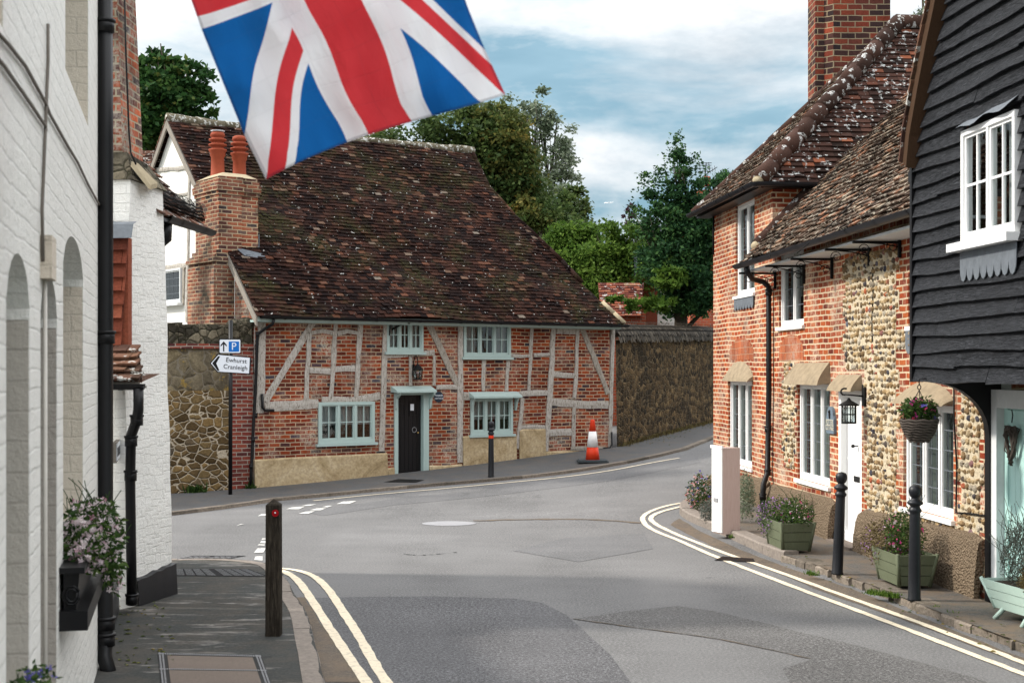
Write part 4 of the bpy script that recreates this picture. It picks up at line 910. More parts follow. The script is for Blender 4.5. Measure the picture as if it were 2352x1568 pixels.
# rubbed brick arches above lower windows of far part
def arch_panel(u0,u1,vt,vb,name='brick_arch'):
    a0=RF.px(u0,vb)[0]; a1=RF.px(u1,vb)[0]; zt=RF.px((u0+u1)/2,vt)[1]; zb=RF.px((u0+u1)/2,vb)[1]; h=min((a1-a0)/2,(zt-zb)*.7)
    pts=[(a0,zb),(a1,zb)]+[((a0+a1)/2+(a1-a0)/2*math.cos(k*PI/12),zt-h+h*math.sin(k*PI/12)) for k in range(13)]
    m=MB(); m.fprism(RF,pts,-.01,.004); return m.build(name,M['rubbed'],fh)
M['rubbed']=brick('rubbed_brick',[(0,(.40,.10,.045)),(.5,(.50,.13,.055)),(1,(.58,.17,.07))],(.62,.40,.26),bw=.075,bh=.11,ms=.006,wash=.1,offset=0,tone=.62)
arch_panel(1676,1731,776,826); arch_panel(1790,1846,768,828)
# flint panels with toothed edges (proud a few mm)
def lump(m,fr,a,z,ra,rz,dp,rr,o0=.004):
    vs=[]; ph=rr.random()*6; K=8
    R0=[1+.22*rr.gauss(0,1)*.6 for _ in range(K)]
    for (f,h) in ((1.0,0),(.80,.62),(.38,.95)):
        for k in range(K): th=ph+2*PI*k/K; vs.append(fr.pt(a+ra*f*R0[k]*math.cos(th),z+rz*f*R0[k]*math.sin(th),o0+dp*h*(1+.15*rr.gauss(0,1))))
    vs.append(fr.pt(a,z,o0+dp))
    m.add(vs,[(i*K+k,i*K+(k+1)%K,(i+1)*K+(k+1)%K,(i+1)*K+k) for i in (0,1) for k in range(K)]+[(16+k,16+(k+1)%K,24) for k in range(K)],rr.random())
def toothed(u0,u1,v0l,v1l,left=True,right=True,top=None,seed=1,mat='flint',holes=()):
    rr=random.Random(seed); a0=RF.px(u0,800)[0]; a1=RF.px(u1,800)[0]; z0=RF.px((u0+u1)/2,v1l)[1]; z1=RF.px((u0+u1)/2,v0l)[1]
    ST=MB(); m=MB(); z=z0; i=0
    while z<z1-.01:
        h=min(.225,z1-z); l=a0+(.0 if i%2 else .11)*(1 if left else 0)+.02*rr.random()*left; r=a1-(.0 if i%2 else .11)*(1 if right else 0)-.02*rr.random()*right
        segs=[(l,r)]
        for (b0,b1,y0,y1) in holes:
            ns=[]
            for s0,s1 in segs:
                if y0<z+h/2<y1 and b0<s1 and b1>s0:
                    q=.0 if i%2 else .1
                    if b0-q>s0: ns.append((s0,b0-q))
                    if b1+q<s1: ns.append((b1+q,s1))
                else: ns.append((s0,s1))
            segs=ns
        for s0,s1 in segs:
            if s1-s0>.05:
                m.fbox(RF,s0,s1,z,z+h,-.01,.0055)
                for row in range(3):
                    x=s0+.02*rr.random()
                    while x<s1-.03:
                        w_=(.030+.026*rr.random()) if rr.random()<.75 else .018
                        if rr.random()<.93: lump(ST,RF,x+w_,z+h*(row+.5)/3+.008*rr.gauss(0,1),w_*.98,min(.036,w_*.8)*(.8+.4*rr.random()),.014+.016*rr.random(),rr)
                        x+=2*w_+.004+.014*rr.random()
        z+=h; i+=1
    fp_=m.build('flint_panel',M['lime'],fh); ST.build('flint_stones',M['flstone'],fp_,closed=False); return fp_
q=.14
toothed(1796,1830,832,1075,mat='flint_blue',seed=2)
hd=(fdr[0]-.12,fdr[1]+.12,-1,fdr[3]+.25); h5=(fw5[0]-.14,fw5[1]+.12,fw5[2]-.12,fw5[3]+.55); h6=(fw6[0]-.28,fw6[1]+.2,fw6[2]-.1,9)
toothed(1936,2262,560,1320,left=True,right=True,seed=3,holes=[hd,h5,h6]) 
# upper right flint reaching the eaves
# pebbledash plinth
def peb(u0,u1,vt0,vt1):
    a0=RF.px(u0,800)[0]; a1=RF.px(u1,800)[0]; z0=RF.px(u0,vt0,.07)[1]; z1=RF.px(u1,vt1,.07)[1]; n=max(3,int((a1-a0)/.2)); m=MB(); vs=[]
    for i in range(n+1):
        f=i/n; a=a0+(a1-a0)*f; z=z0+(z1-z0)*f-(.05 if i in(0,n) else 0); b=.02*noise.noise(V((a*1.5,1,5)))
        for zz,o in ((-.3,.13+b),(.25,.115+b),(z-.12,.085+b),(z-.03,.06),(z,.02),(z,-.02)): vs.append(RF.pt(a,zz,o))
    fs=[(i*6+k,i*6+6+k,i*6+7+k,i*6+1+k) for i in range(n) for k in range(5)]+[(0,1,2,3,4,5),tuple(n*6+k for k in (5,4,3,2,1,0))]
    m.add(vs,fs,smooth=False); return m.build('pebbledash_plinth',M['pebble'],fh)
peb(1637,1770,1085,1103); peb(1770,1922,1112,1150); peb(1981,2262,1170,1232)
def fwin(w,**k): return window(fh,RF,*w,out=-.055,fw=.05,mat='white',bar=.014,cmat='curtain2',**k)
fwin(fw1,lights=2,cols=1,rows=1,lead=(2,4),curtain=[(0,.5,0,1)],sill=.10); fwin(fw2,lights=3,cols=1,rows=1,lead=(2,5),curtain=.9,sill=.08)
fwin(fw3,lights=2,cols=1,rows=1,lead=(3,4),curtain=.6,sill=.10); fwin(fw4,lights=3,cols=1,rows=1,lead=(2,5),curtain=[(0,1,0,1)],sill=.10)
fwin(fw5,lights=3,cols=1,rows=1,lead=(3,5),curtain=[(0,.4,0,1),(.6,1,0,1)],sill=.10); fwin(fw6,lights=2,cols=1,rows=1,lead=(3,4),curtain=0,sill=.08)
def apron(fr,a0,a1,zt,h,n,out=.02):
    m=MB(); pts=[(a1,zt),(a0,zt)]; w=(a1-a0)/n
    for i in range(n):
        for k in range(7): th=PI*k/6; pts.append((a0+w*(i+.5)-w*.5*math.cos(th),zt-h*.55-h*.45*math.sin(th)))
    m.fprism(fr,pts,out,out+.008); return m
apron(RF,fw1[0]-.02,fw1[1]+.02,fw1[2]-.05,.19,7).build('lead_apron',M['lead'],fh); apron(RF,fw6[0]-.02,fw6[1],fw6[2]-.05,.26,5).build('lead_apron',M['lead'],fh)
def hood(a0,a1,zb,h,out,arch,name='stone_hood'):
    m=MB(); n=14; rows=6; vs=[]
    for i in range(n+1):
        f=i/n; a=a0+(a1-a0)*f; q=2*f-1; ht=h*(math.sqrt(max(0,1-.93*q*q)) if arch else 1)
        for k in range(rows+1):
            g=k/rows; o=out*(1-g**1.35)*(1 if not arch else (.35+.65*math.sqrt(max(0,1-.8*q*q)))) if True else 0; z=zb+ht*(g**.9)
            am=a+( (-q*.04*g) if not arch else 0)
            vs.append(RF.pt(am,z,o+.005))
        vs.append(RF.pt(a,zb+.03,.0))
    R1=rows+2
    fs=[(i*R1+k,(i+1)*R1+k,(i+1)*R1+k+1,i*R1+k+1) for i in range(n) for k in range(rows)]+[(i*R1,(i+1)*R1,(i+1)*R1+R1-1,i*R1+R1-1) for i in range(n)]
    fs+=[tuple(range(R1)),tuple(n*R1+k for k in range(R1-1,-1,-1))]
    m.add(vs,fs,smooth=False); return m.build(name,M['sandstone'],fh)
z=lambda u,v:RF.px(u,v)[1]
hood(fw2[0]-.06,fw2[1]+.08,fw2[3]-.01,z(1700,827)-z(1700,873),.15,True); hood(fw4[0]-.08,fw4[1]+.04,fw4[3]-.01,z(1860,832)-z(1860,882),.18,False)
hood(fdr[0]-.02,fdr[1]+.04,fdr[3]-.01,z(1950,860)-z(1950,898),.15,False); hood(fw5[0]-.04,fw5[1]+.02,fw5[3]+.0,z(2120,873)-z(2120,925),.2,True)
# white door
m=MB(); d0,d1,dz0,dz1=fdr; dz0=.10
m.fbox(RF,d0,d0+.10,dz0,dz1,-.13,-.0); m.fbox(RF,d1-.06,d1,dz0,dz1,-.13,-.0); m.fbox(RF,d0+.10,d1-.06,dz1-.09,dz1,-.13,-.002); m.build('door_frame',M['white'],fh)
m=MB(); n=5
for i in range(n): m.fbox(RF,d0+.10+(d1-d0-.16)*i/n+.002,d0+.10+(d1-d0-.16)*(i+1)/n-.002,dz0+.02,dz1-.09,-.12,-.085)
m.fbox(RF,d0+.1,d1-.06,dz0+.02,dz0+.14,-.085,-.05); m.fbox(RF,d0+.1,d1-.06,dz0+1.05,dz0+1.07,-.12,-.08); dd=m.build('door',M['white'],fh)
m=MB(); a_,z_=RF.px(1968,1100,-.08); m.fbox(RF,a_-.11,a_+.11,z_-.035,z_+.035,-.085,-.075); m.build('letter_slot',M['black'],dd)
m=MB(); a_,z_=RF.px(1970,1024,-.08); m.tube([RF.pt(a_,z_,-.085),RF.pt(a_,z_,-.03)],.008); m.ball(RF.pt(a_,z_,-.02),.024); m.build('door_knob',M['black'],dd)
m=MB(); m.fbox(RF,d0-.02,d1+.02,-.1,dz0+.02,-.14,.16); m.build('door_step',M['concrete'],fh)
# roofs
E1=5.10; S1=Slope(RF.pt(4.25,E1,.28),-RF.n,V((0,0,1))*(8.04-E1)-RF.t*2.25); SL1=math.hypot(8.04-E1,2.25); apx=2.93
m=MB(); tile_roof(m,S1,[(0,0),(6,0),(6,SL1),(apx,SL1)],w=.18,gauge=.108,th=.018,und=.03,seed=11,jit=1.1); sheet(m,S1,[(0,0),(6,0),(6,SL1),(apx,SL1)],-.05)
S1b=Slope(RF.pt(-.3,E1,.28),-RF.n,V((0,0,1))*(8.04-E1)+RF.t*2.3); sheet(m,S1b,[(0,0),(6,0),(6,SL1),(apx,SL1)],0)
rf1=m.build('upper_roof',M['tile_hip'],fh,closed=False)
S1c=Slope(RF.pt(-.3,E1,.28),RF.t,V((0,0,1))*(8.04-E1)-RF.n*apx); SLc=math.hypot(8.04-E1,apx)
m=MB(); tile_roof(m,S1c,[(0,0),(4.55,0),(2.3,SLc)],w=.19,gauge=.125,th=.018,und=.03,seed=12,jit=1.2); sheet(m,S1c,[(0,0),(4.55,0),(2.3,SLc)],-.05); m.build('street_roof_slope',M['tile_low'],rf1,closed=False)
m=MB(); capline(m,S1.pt(0,0,.05),S1.pt(apx,SL1,.05),.135,seg=.38,seed=5); m.build('near_hip_tiles',M['tile_ridge'],rf1)
m=MB(); capline(m,S1b.pt(0,0,.03),S1b.pt(apx,SL1,.03),.085,seg=.3,seed=6); capline(m,S1.pt(apx,SL1,.05),S1.pt(6,SL1,.05),.14,seg=.4); m.build('far_hip_and_ridge_tiles',M['tile_ridge'],rf1)
m=MB(); m.ball(S1.pt(0,0,.02)+V((0,0,-.02)),.095,8,(1,1,.8)); m.build('mortar_plug',M['mortarcap'],rf1)
m=MB(); m.hexa([RF.pt(-.28,E1-.10,0),RF.pt(4.2,E1-.10,0),RF.pt(4.2,E1-.10,.24),RF.pt(-.28,E1-.10,.24),RF.pt(-.28,E1-.04,0),RF.pt(4.2,E1-.04,0),RF.pt(4.2,E1-.04,.24),RF.pt(-.28,E1-.04,.24)]); m.fbox(RF,4.0,4.2,E1-.10,E1-.04,-5,-.0); m.build('soffit',M['black'],fh)
gutter('gutter',[RF.pt(-.35,E1-.02,.36),RF.pt(4.28,E1-.04,.36),RF.pt(4.32,E1-.04,.30),RF.pt(4.32,E1-.04,-1.35)],.065,fh,'cast')
E2=3.90; ang=V((0,0,1))*2.5-RF.n*2.46; S2=Slope(RF.pt(4.1,E2,.46),RF.t,ang)
m=MB(); p2=[(0,0),(9.0,0),(9.0,3.9),(0,3.9)]; tile_roof(m,S2,p2,w=.165,gauge=.105,th=.016,und=.05,seed=13,jit=1.3); sheet(m,S2,p2,-.05); rf2=m.build('lower_roof',M['tile_low'],fh,closed=False)
m=MB(); S2p=lambda u,v:S2.px(u,v); capline(m,S2.pt(.02,.35,.05),S2.pt(.02,1.6,.05),.10,seg=.36); m.build('verge_capping',M['tile_ridge'],rf2)
m=MB(); m.ball(S2.pt(.04,.3,.02),.08,8,(1.3,1,1)); m.build('mortar_plug',M['mortarcap'],rf2)
for pts in ([(1838,590),(1915,525),(2010,430)],[(1775,600),(1780,540),(1995,330),(2100,240)]):
    m=MB(); m.tube([S2.pt(*S2.px(*p),.06) for p in pts],.006,n=4); m.build('roof_cable',M['iron'],rf2)
m=MB(); m.fbox(RF,4.15,HL,E2-.16,E2-.13,0,.40); m.build('soffit',M['greywhite'],fh)
gutter('gutter',[RF.pt(3.98,E2-.05,.55),RF.pt(HL-.02,E2-.02,.55)],.065,fh,'cast')
for x in (628,855,1075,1370,1608):
    vb={628:760,855:720,1075:680,1370:580,1608:515}[x]
    a_=RF.px(r2(x,0)[0],600)[0]; zb=RF.px(*r2(x,vb))[1]; zt=E2-.15
    m=MB(); m.fbox(RF,a_-.022,a_+.022,zb,zt,.007,.035); m.fbox(RF,a_-.018,a_+.018,zt-.05,zt-.02,.035,.56); m.tube([RF.pt(a_,zt-.04,.5),RF.pt(a_,(zt+zb)/2+.05,.22),RF.pt(a_,zb+.12,.03)],.007,n=5)
    for (co,cz) in ((.42,zt-.12),(.10,zb+.12)):
        m.tube([RF.pt(a_,cz+(.07-.003*k)*math.sin(k*.5),co+(.07-.003*k)*math.cos(k*.5)) for k in range(18)],.005,n=4)
    m.build('gutter_bracket',M['iron'],fh)
# chimney behind far hip
m=MB(); cy=26.0; k=cy/F; x0=(1873-CU)*k; x1=(2041-CU)*k; zb=4.5; m.box(x0+.30,x1,cy-.12,cy+.8,zb,11); m.box(x0,x0+.29,cy+.02,cy+.66,zb,11.0)
m.prism([(x0+.3,cy-.12,zb),(x0+.3,cy+.02,zb),(x0+.16,cy+.02,zb)],(0,0,6.5)); m.build('chimney',M['brick_stack'],fh)
# downpipe
dp=[RF.pt(*RF.px(*r2(398,570),.5),.5),RF.pt(*RF.px(*r2(402,625),.5),.5),RF.pt(*RF.px(*r2(440,680),.35),.35),RF.pt(*RF.px(*r2(530,705),.12),.12),RF.pt(*RF.px(*r2(570,745),.07),.07),RF.pt(*RF.px(1766,900,.07),.07),RF.pt(*RF.px(1763,1085,.07),.07),RF.pt(*RF.px(1758,1112,.14),.17),RF.pt(*RF.px(1755,1140,.15),.17),RF.pt(*RF.px(1755,1195,.15),.17)]
downpipe(dp,.042,fh,collars=[dp[4]-V((0,0,.08)),RF.pt(*RF.px(1764,985,.07),.07),dp[6],dp[8]])
m=MB(); m.tube([RF.pt(*RF.px(*r2(x,y),.012),.012) for x,y in ((1385,590),(1388,800),(1378,1000),(1382,1175))],.008,n=5); m.build('wall_cable',M['iron'],fh); m=MB(); m.tube([RF.pt(*RF.px(*r4(x,y),.02),.02) for x,y in ((848,240),(850,500),(868,800),(862,1100),(940,1105),(1050,1120))],.010,n=5); m.build('wall_cable',M['iron'],fh); m=MB(); m.tube([RF.pt(*RF.px(*r2(x,y),.012),.012) for x,y in ((138,160),(136,490))],.02,n=6); m.build('wall_cable',M['iron'],fh)
# lantern and name plate
a_,z_=RF.px(*r4(268,340)); t=thing('wall_lantern',RF.pt(a_,z_-.2,0),'square black lantern hanging from a curled iron arm by the white door','lantern')
m=MB(); m.fprism(RF,[(a_-.05,z_-.12),(a_+.05,z_-.12),(a_+.06,z_),(a_+.05,z_+.14),(a_-.05,z_+.14)],.004,.025)
arm=.30; m.tube([RF.pt(a_,z_,.02),RF.pt(a_,z_+.02,arm-.05)]+[RF.pt(a_,z_+.055-.04*math.cos(k*.6),arm-.05+.05*math.sin(k*.6)) for k in range(7)],.011,n=6); m.build('bracket',M['iron'],t)
c=RF.pt(a_,z_-.33,arm-.10); m=MB(); m.lathe([(.01,.31),(.03,.28),(.05,.27),(.11,.235),(.125,.23),(.12,.215)],c,12); m.lathe([(.088,0),(.092,.015),(.07,.02)],c,12)
for k in range(8): th=k*PI/4; d=V((math.cos(th),math.sin(th),0))*.085; m.tube([c+d,c+d+V((0,0,.22))],.007,n=5)
for zz in (.11,): m.tube([c+V((.085*math.cos(k*PI/6),.085*math.sin(k*PI/6),zz)) for k in range(13)],.006,n=5)
m.build('cage',M['iron'],t); m=MB(); m.lathe([(.075,.02),(.075,.2)],c,12); m.build('lantern_glass',M['glass'],t)
a_,z_=RF.px(*r3(998,495)); w_=abs(RF.px(*r3(1020,495))[0]-RF.px(*r3(970,495))[0])/2; hh=(RF.px(*r3(998,398))[1]-RF.px(*r3(998,575))[1])/2
t=thing('name_plaque',RF.pt(a_,z_-hh,0),'arched grey slate plaque lettered Potter Cottage between window and white door','plaque')
pts=[(a_-w_,z_-hh),(a_+w_,z_-hh),(a_+w_,z_+hh*.1)]+[(a_+w_*.8*math.cos(k*PI/10),z_+hh*.35+hh*.65*math.sin(k*PI/10)) for k in range(11)]+[(a_-w_,z_+hh*.1)]
m=MB(); m.fprism(RF,pts,.004,.04); m.build('slate',M['slate'],t)
m=MB(); text(m,'POTTER',RF,a_,z_-hh*.18,.10,.042,sx=.85); text(m,'COTTAGE',RF,a_,z_-hh*.58,.10,.042,sx=.75); m.build('lettering',M['gold'],t,closed=False)
m=MB(); m.ball(RF.pt(a_,z_+hh*.62,.045),.022,6,(1,1,1)); m.fprism(RF,[(a_-.018,z_+hh*.1),(a_+.018,z_+hh*.1),(a_+.03,z_+hh*.5),(a_-.03,z_+hh*.5)],.04,.05); m.build('figure_relief',M['black'],t)
# ================================================================ BLACK WEATHERBOARDED HOUSE
HF=Fr((5.03-.0821*13.7,13.7,0),(.0818,-.9966),(-.9966,-.0818)); HE=6.5
bh=thing('weatherboarded_house',(5,11,0),'black weatherboarded house jettied over the street with a white casement window','house')
hw=(HF.px(2224,400)[0],HF.px(2349,400)[0]+.0,HF.px(2224,559)[1],HF.px(2224,303)[1])
def zl(z): # left limit (gable verge) along HF for height z
    b=[(-9,.0),(4.2,.02),(4.4,.03),(5.67,.78),(9,2.9)]
    for (p,x),(q_,y) in zip(b,b[1:]):
        if z<=q_: return x+(y-x)*(z-p)/(q_-p)
m=MB(); z_=2.19; i=0; rr=random.Random(3)
while z_<7.2:
    h=.143+.016*(rr.random()-.5); spans=[(max(0.02,zl(z_+h)),HE)]
    if z_+h>hw[2]-.02 and z_<hw[3]+.05: spans=[(zl(z_+h) if zl(z_+h)>.02 else .02,hw[0]-.01),(hw[1]+.03,HE)]
    sp2=[]
    for s0,s1 in spans:
        j=s0+.5+rr.random()*2.2
        if j<s1-.3: sp2+=[(s0,j-.0025),(j+.0025,s1)]
        else: sp2.append((s0,s1))
    for s0,s1 in sp2:
        n=max(2,int((s1-s0)/.18)); ph=rr.random()*9; vs=[]
        jn=rr.random()
        for k in range(n+1):
            a=s0+(s1-s0)*k/n; wv=.011*math.sin(a*2.3+ph)+.016*noise.noise(V((a*1.7,i*3.1,0)))
            bo=.062+.010*noise.noise(V((a*3,i*2.2,5)))
            vs+=[HF.pt(a,z_+wv-.012,.004),HF.pt(a,z_+wv-.012,bo),HF.pt(a,z_+h+.012,.012)]
        m.add(vs,[(k*3+j,k*3+3+j,k*3+4+j,k*3+1+j) for k in range(n) for j in range(2)]+[(0,1,2),(n*3+2,n*3+1,n*3)],rr.random())
    z_+=h; i+=1
m.build('weatherboards',M['board'],bh,closed=False)
m=MB()
m.quad(HF.pt(0,2.19,0),HF.pt(hw[0],2.19,0),HF.pt(hw[0],4.2,0),HF.pt(0,4.2,0)); m.quad(HF.pt(0,2.2,-.0),HF.pt(HE,2.2,-.0),HF.pt(HE,2.2,-3),HF.pt(0,2.2,-3)); m.quad(HF.pt(0,2.2,0),HF.pt(0,2.2,-4),HF.pt(0,4.3,-4),HF.pt(0,4.3,0))
m.quad(HF.pt(HE,-.3,0),HF.pt(HE,-.3,-4),HF.pt(HE,7,-4),HF.pt(HE,7,0)); m.add([HF.pt(hw[0],2.19,0),HF.pt(HE,2.19,0),HF.pt(HE,hw[2],0),HF.pt(hw[0],hw[2],0)],[(0,1,2,3)]); m.quad(HF.pt(hw[1],hw[2],0),HF.pt(HE,hw[2],0),HF.pt(HE,7,0),HF.pt(hw[1],7,0)); m.quad(HF.pt(hw[0],hw[3],0),HF.pt(hw[1],hw[3],0),HF.pt(hw[1],7,0),HF.pt(1.5,7,0))
m.build('wall_core',M['black'],bh,closed=False)
m=MB(); m.fbox(HF,-.035,.018,2.17,4.35,-.05,.065); m.build('corner_board',M['black'],bh)
m=MB(); m.fbox(HF,-.25,.0,4.12,4.22,-.06,-.0); m.build('eaves_stub',M['black'],bh)
vp=[HF.px(u,v,.12) for u,v in ((2078,372),(2085,300),(2104,190),(2123,90),(2140,10),(2180,-200))]
m=MB(); vs=[]
for a_,z_ in vp: vs+= [HF.pt(a_,z_,.14),HF.pt(a_,z_,-.1),HF.pt(a_+.10,z_-.08,.02),HF.pt(a_+.085,z_-.065,.14)]
n=len(vp); m.add(vs,[(i*4+k,i*4+4+k,i*4+4+(k+1)%4,i*4+(k+1)%4) for i in range(n-1) for k in range(4)]+[(0,1,2,3)]); m.build('barge_board',M['barge'],bh)
m=MB(); rr=random.Random(4)
for (p,q_) in zip(vp,vp[1:]):
    n=max(1,int(math.hypot(q_[0]-p[0],q_[1]-p[1])/.11))
    for i in range(n):
        f=i/n; a_=p[0]+(q_[0]-p[0])*f; z_=p[1]+(q_[1]-p[1])*f; dx,dz=(q_[0]-p[0])/n*1.2,(q_[1]-p[1])/n*1.2
        j=.01*rr.random(); m.hexa([HF.pt(a_-.02-j,z_+.0,-3),HF.pt(a_-.02-j,z_,.17),HF.pt(a_+dx-.005,z_+dz,.17),HF.pt(a_+dx-.005,z_+dz,-3),HF.pt(a_-.045-j,z_+.02,-3),HF.pt(a_-.045-j,z_+.02,.17),HF.pt(a_+dx-.02,z_+dz+.01,.17),HF.pt(a_+dx-.02,z_+dz+.01,-3)])
m.build('verge_tiles',M['tile_brown'],bh)
wn=window(bh,HF,hw[0],hw[1],hw[2],hw[3],out=.05,fw=.045,lights=2,cols=2,rows=2,mat='white',bar=.02,curtain=[(.62,1,0,1)],sill=.0)
m=MB(); m.fbox(HF,hw[0]-.10,hw[1]+.05,hw[2]-.075,hw[2]-.004,-.0,.16); m.build('window_sill',M['white'],bh)
apron(HF,hw[0]-.02,hw[1]+.03,hw[2]-.08,.26,8,.06).build('lead_apron',M['lead'],bh)
m=MB(); vs=[]; n=12
for i in range(n+1):
    a_=hw[0]-.06+(hw[1]-hw[0]+.1)*i/n; w_=.018*math.sin(i*1.1); vs+= [HF.pt(a_,hw[3]+.07+w_*.3+.04*i/n,.05),HF.pt(a_,hw[3]+.005+w_+.03*i/n,.13)]
m.add(vs,[(2*i,2*i+2,2*i+3,2*i+1) for i in range(n)]); m.build('lead_flashing',M['lead'],bh,closed=False)
# ground floor of the black house, in line with the flint wall
GFr=Fr(RF.pt(HL,0,0),RF.t,RF.n)
m=MB(); m.fbox(GFr,0,.10,-.2,2.2,-.12,.02); m.build('corner_post',M['black'],bh)
m=MB(); n=10; y0=GFr.pt(.0,0).y
pt=[(.02,2.19),(.62,2.19)]+[(.62-.6*math.sin(k*PI/2/n),2.19-.02-.50*(1-math.cos(k*PI/2/n))) for k in range(1,n+1)]
m.prism([GFr.pt(.0,z_,o) for o,z_ in pt],GFr.t*.10); m.build('jetty_bracket',M['black'],bh)
td0=GFr.px(2288,1000,-.05)[0]; td1=td0+1.05
m=MB(); m.fbox(GFr,td0,td0+.12,-.1,2.1,-.15,.0); m.fbox(GFr,td1-.08,td1,-.1,2.1,-.15,.0); m.fbox(GFr,td0+.12,td1-.08,1.93,2.1,-.15,-.002); m.fbox(GFr,.10,td0,-.2,2.19,-.2,-.1); m.fbox(GFr,td1,6,-.2,2.19,-.2,-.05); m.build('door_frame',M['greywhite'],bh)
m=MB(); n=8
for i in range(n): m.fbox(GFr,td0+.12+(td1-td0-.2)*i/n+.002,td0+.12+(td1-td0-.2)*(i+1)/n-.002,.08,1.93,-.12,-.09)
for zz in (.1,.88,1.78): m.fbox(GFr,td0+.12,td1-.08,zz,zz+.13,-.09,-.078)
m.fbox(GFr,td0+.12,td0+.20,.1,1.93,-.0895,-.077); tdo=m.build('door',M['tealdoor'],bh)
c=GFr.pt(*GFr.px(2324,1015,-.04),-.04); t=thing('heart_wreath',c-V((0,0,.2)),'heart shaped brown twig wreath hanging on the pale teal door','wreath'); m=MB(); rr=random.Random(8)
for j in range(14):
    k_=.75+.3*rr.random(); pts=[]
    for i in range(25):
        th=2*PI*i/24; x=.16*math.sin(th)**3; z_=.13*math.cos(th)-.05*math.cos(2*th)-.02*math.cos(3*th)
        pts.append(c+GFr.t*x*k_*.75+V((0,0,z_*1.35*k_))+GFr.n*(rr.gauss(0,.012)+.01))
    m.tube(pts,.007,n=5,rnd=rr.random())
for j in range(14): a1_=rr.uniform(-.1,.1); m.tube([c+GFr.t*a1_+V((0,0,.14)),c-GFr.t*a1_*.3-V((0,0,.16))],.005,n=4)
m.build('twigs',M['wicker'],t); m=MB(); m.tube([c+V((0,0,.18)),c+V((0,0,.25))+GFr.t*.02,c+V((0,0,.30))],.006,n=4); m.build('hanger',M['iron'],t)
# ================================================================ WHITE HOUSE with chimney breast (left, further)
wb=thing('white_painted_house',(-4.3,13.6,0),'white painted brick house with tall red chimney stack and black plinth behind the downpipe','house')
def warp_quad(mb,tl,tr,bl,br,n=12,k=6,nv=None,amp=.02,seed=0):
    vs=[]
    for j in range(n+1):
        for i in range(k+1):
            f=j/n; g=i/k; p=(bl.lerp(br,g)).lerp(tl.lerp(tr,g),f); nn=nv*amp*noise.noise(p*1.6+V((seed,0,0))) if 0<i<k or True else V()
            vs.append(p+nn)
    K=k+1; mb.add(vs,[(j*K+i,j*K+i+1,(j+1)*K+i+1,(j+1)*K+i) for j in range(n) for i in range(k)],smooth=True)
TL=P(300,410,13.2); TR=P(374,440,13.95); BLb=P(283,1330,13.2); BRb=P(397,1305,13.95); TR.z=TL.z=4.06; zb=.0
gl=P(308,1330,13.2); BLb=V((gl.x,13.2,-.1)); BRb=V((BRb.x,13.95,-.1))
Ml=P(284,800,13.2); Mr=P(385,800,13.95); Mr.z=Ml.z; 
m=MB(); nv=V((1,-.1,0)).normalized(); warp_quad(m,TL,TR,Ml,Mr,16,6,nv,.02); warp_quad(m,Ml,Mr,BLb,BRb,16,6,nv,.02)
m.quad(TL+V((-.9,.12,0)),TL,Ml,Ml+V((-.9,.12,0))); m.quad(Ml+V((-.9,.12,0)),Ml,BLb,BLb+V((-.9,.12,0)))
m.quad(TR,TR+V((-1.2,.5,0)),BRb+V((-1.2,.5,0)),BRb); m.box(-7,-3.95,13.9,16.2,0,4.1)
m.build('chimney_breast',M['whitebrick'],wb,closed=False)
m=MB(); o=nv*.02
p0,p1=P(308,1331,13.2),P(397,1303,13.95); n=8; vs=[]
for i in range(n+1):
    g=i/n; q_=BLb.lerp(BRb,g); zt=.33+.06*g+.02*noise.noise(V((i*.9,0,0))); vs+=[V((q_.x,q_.y,-.1))+nv*.06,V((q_.x,q_.y,zt))+nv*.035,V((q_.x,q_.y,zt+.01))-nv*.02]
m.add(vs,[(i*3+k,i*3+3+k,i*3+4+k,i*3+1+k) for i in range(n) for k in range(2)]+[(n*3,n*3+1,n*3+2)])
e=V((BRb.x,BRb.y,0)); m.quad(e+nv*.06+V((0,0,-.1)),e+V((-1,.45,-.1)),e+V((-1,.45,.39)),e+nv*.035+V((0,0,.39)))
def blk(a0,a1,h0,h1): m.add([AF.pt(a0,-.1,.05),AF.pt(a1,-.1,.05),AF.pt(a1,h1,.03),AF.pt(a0,h0,.03),AF.pt(a1,h1,-.02),AF.pt(a0,h0,-.02)],[(0,1,2,3),(3,2,4,5)])
blk(AL,13.45,.27,.36); m.build('black_plinth',M['cast'],wb,closed=False)
m=MB(); warp_quad(m,AF.pt(AL+.02,2.3,-.02),AF.pt(13.5,2.3,-.02),AF.pt(AL+.02,-.1,-.02),AF.pt(13.5,-.1,-.02),10,12,AF.n,.02); m.build('street_wall',M['whitebrick'],wb,closed=False)
TF=Fr((-5.0,13.12,0),(1,0),(0,-1))
m=MB(); zt=P(280,545,13.1).z; zb_=P(280,800,13.1).z; rr=random.Random(6); z_=zb_-.2; row=0
def xr(z): f=(z-zb_)/(zt-zb_); return P(281,800,13.1).x*(1-f)+P(298,545,13.1).x*f
while z_<zt:
    h=.125; x=-4.6+(.08 if row%2 else 0)
    while x<xr(z_):
        x1=min(x+.17,xr(z_)); m.hexa([V((x,13.06,z_-.02)),V((x1-.005,13.06+.004*rr.random(),z_-.02)),V((x1-.005,13.12,z_+h)),V((x,13.12,z_+h)),V((x,13.045,z_-.02)),V((x1-.005,13.045,z_-.02)),V((x1-.005,13.10,z_+h)),V((x,13.10,z_+h))],rr.random()); x+=.17
    z_+=h; row+=1
m.box(-4.7,xr(zt)-.02,13.12,13.25,zb_-.3,zt); m.build('tile_hanging',M['tile_red'],wb)
m=MB(); vs=[]
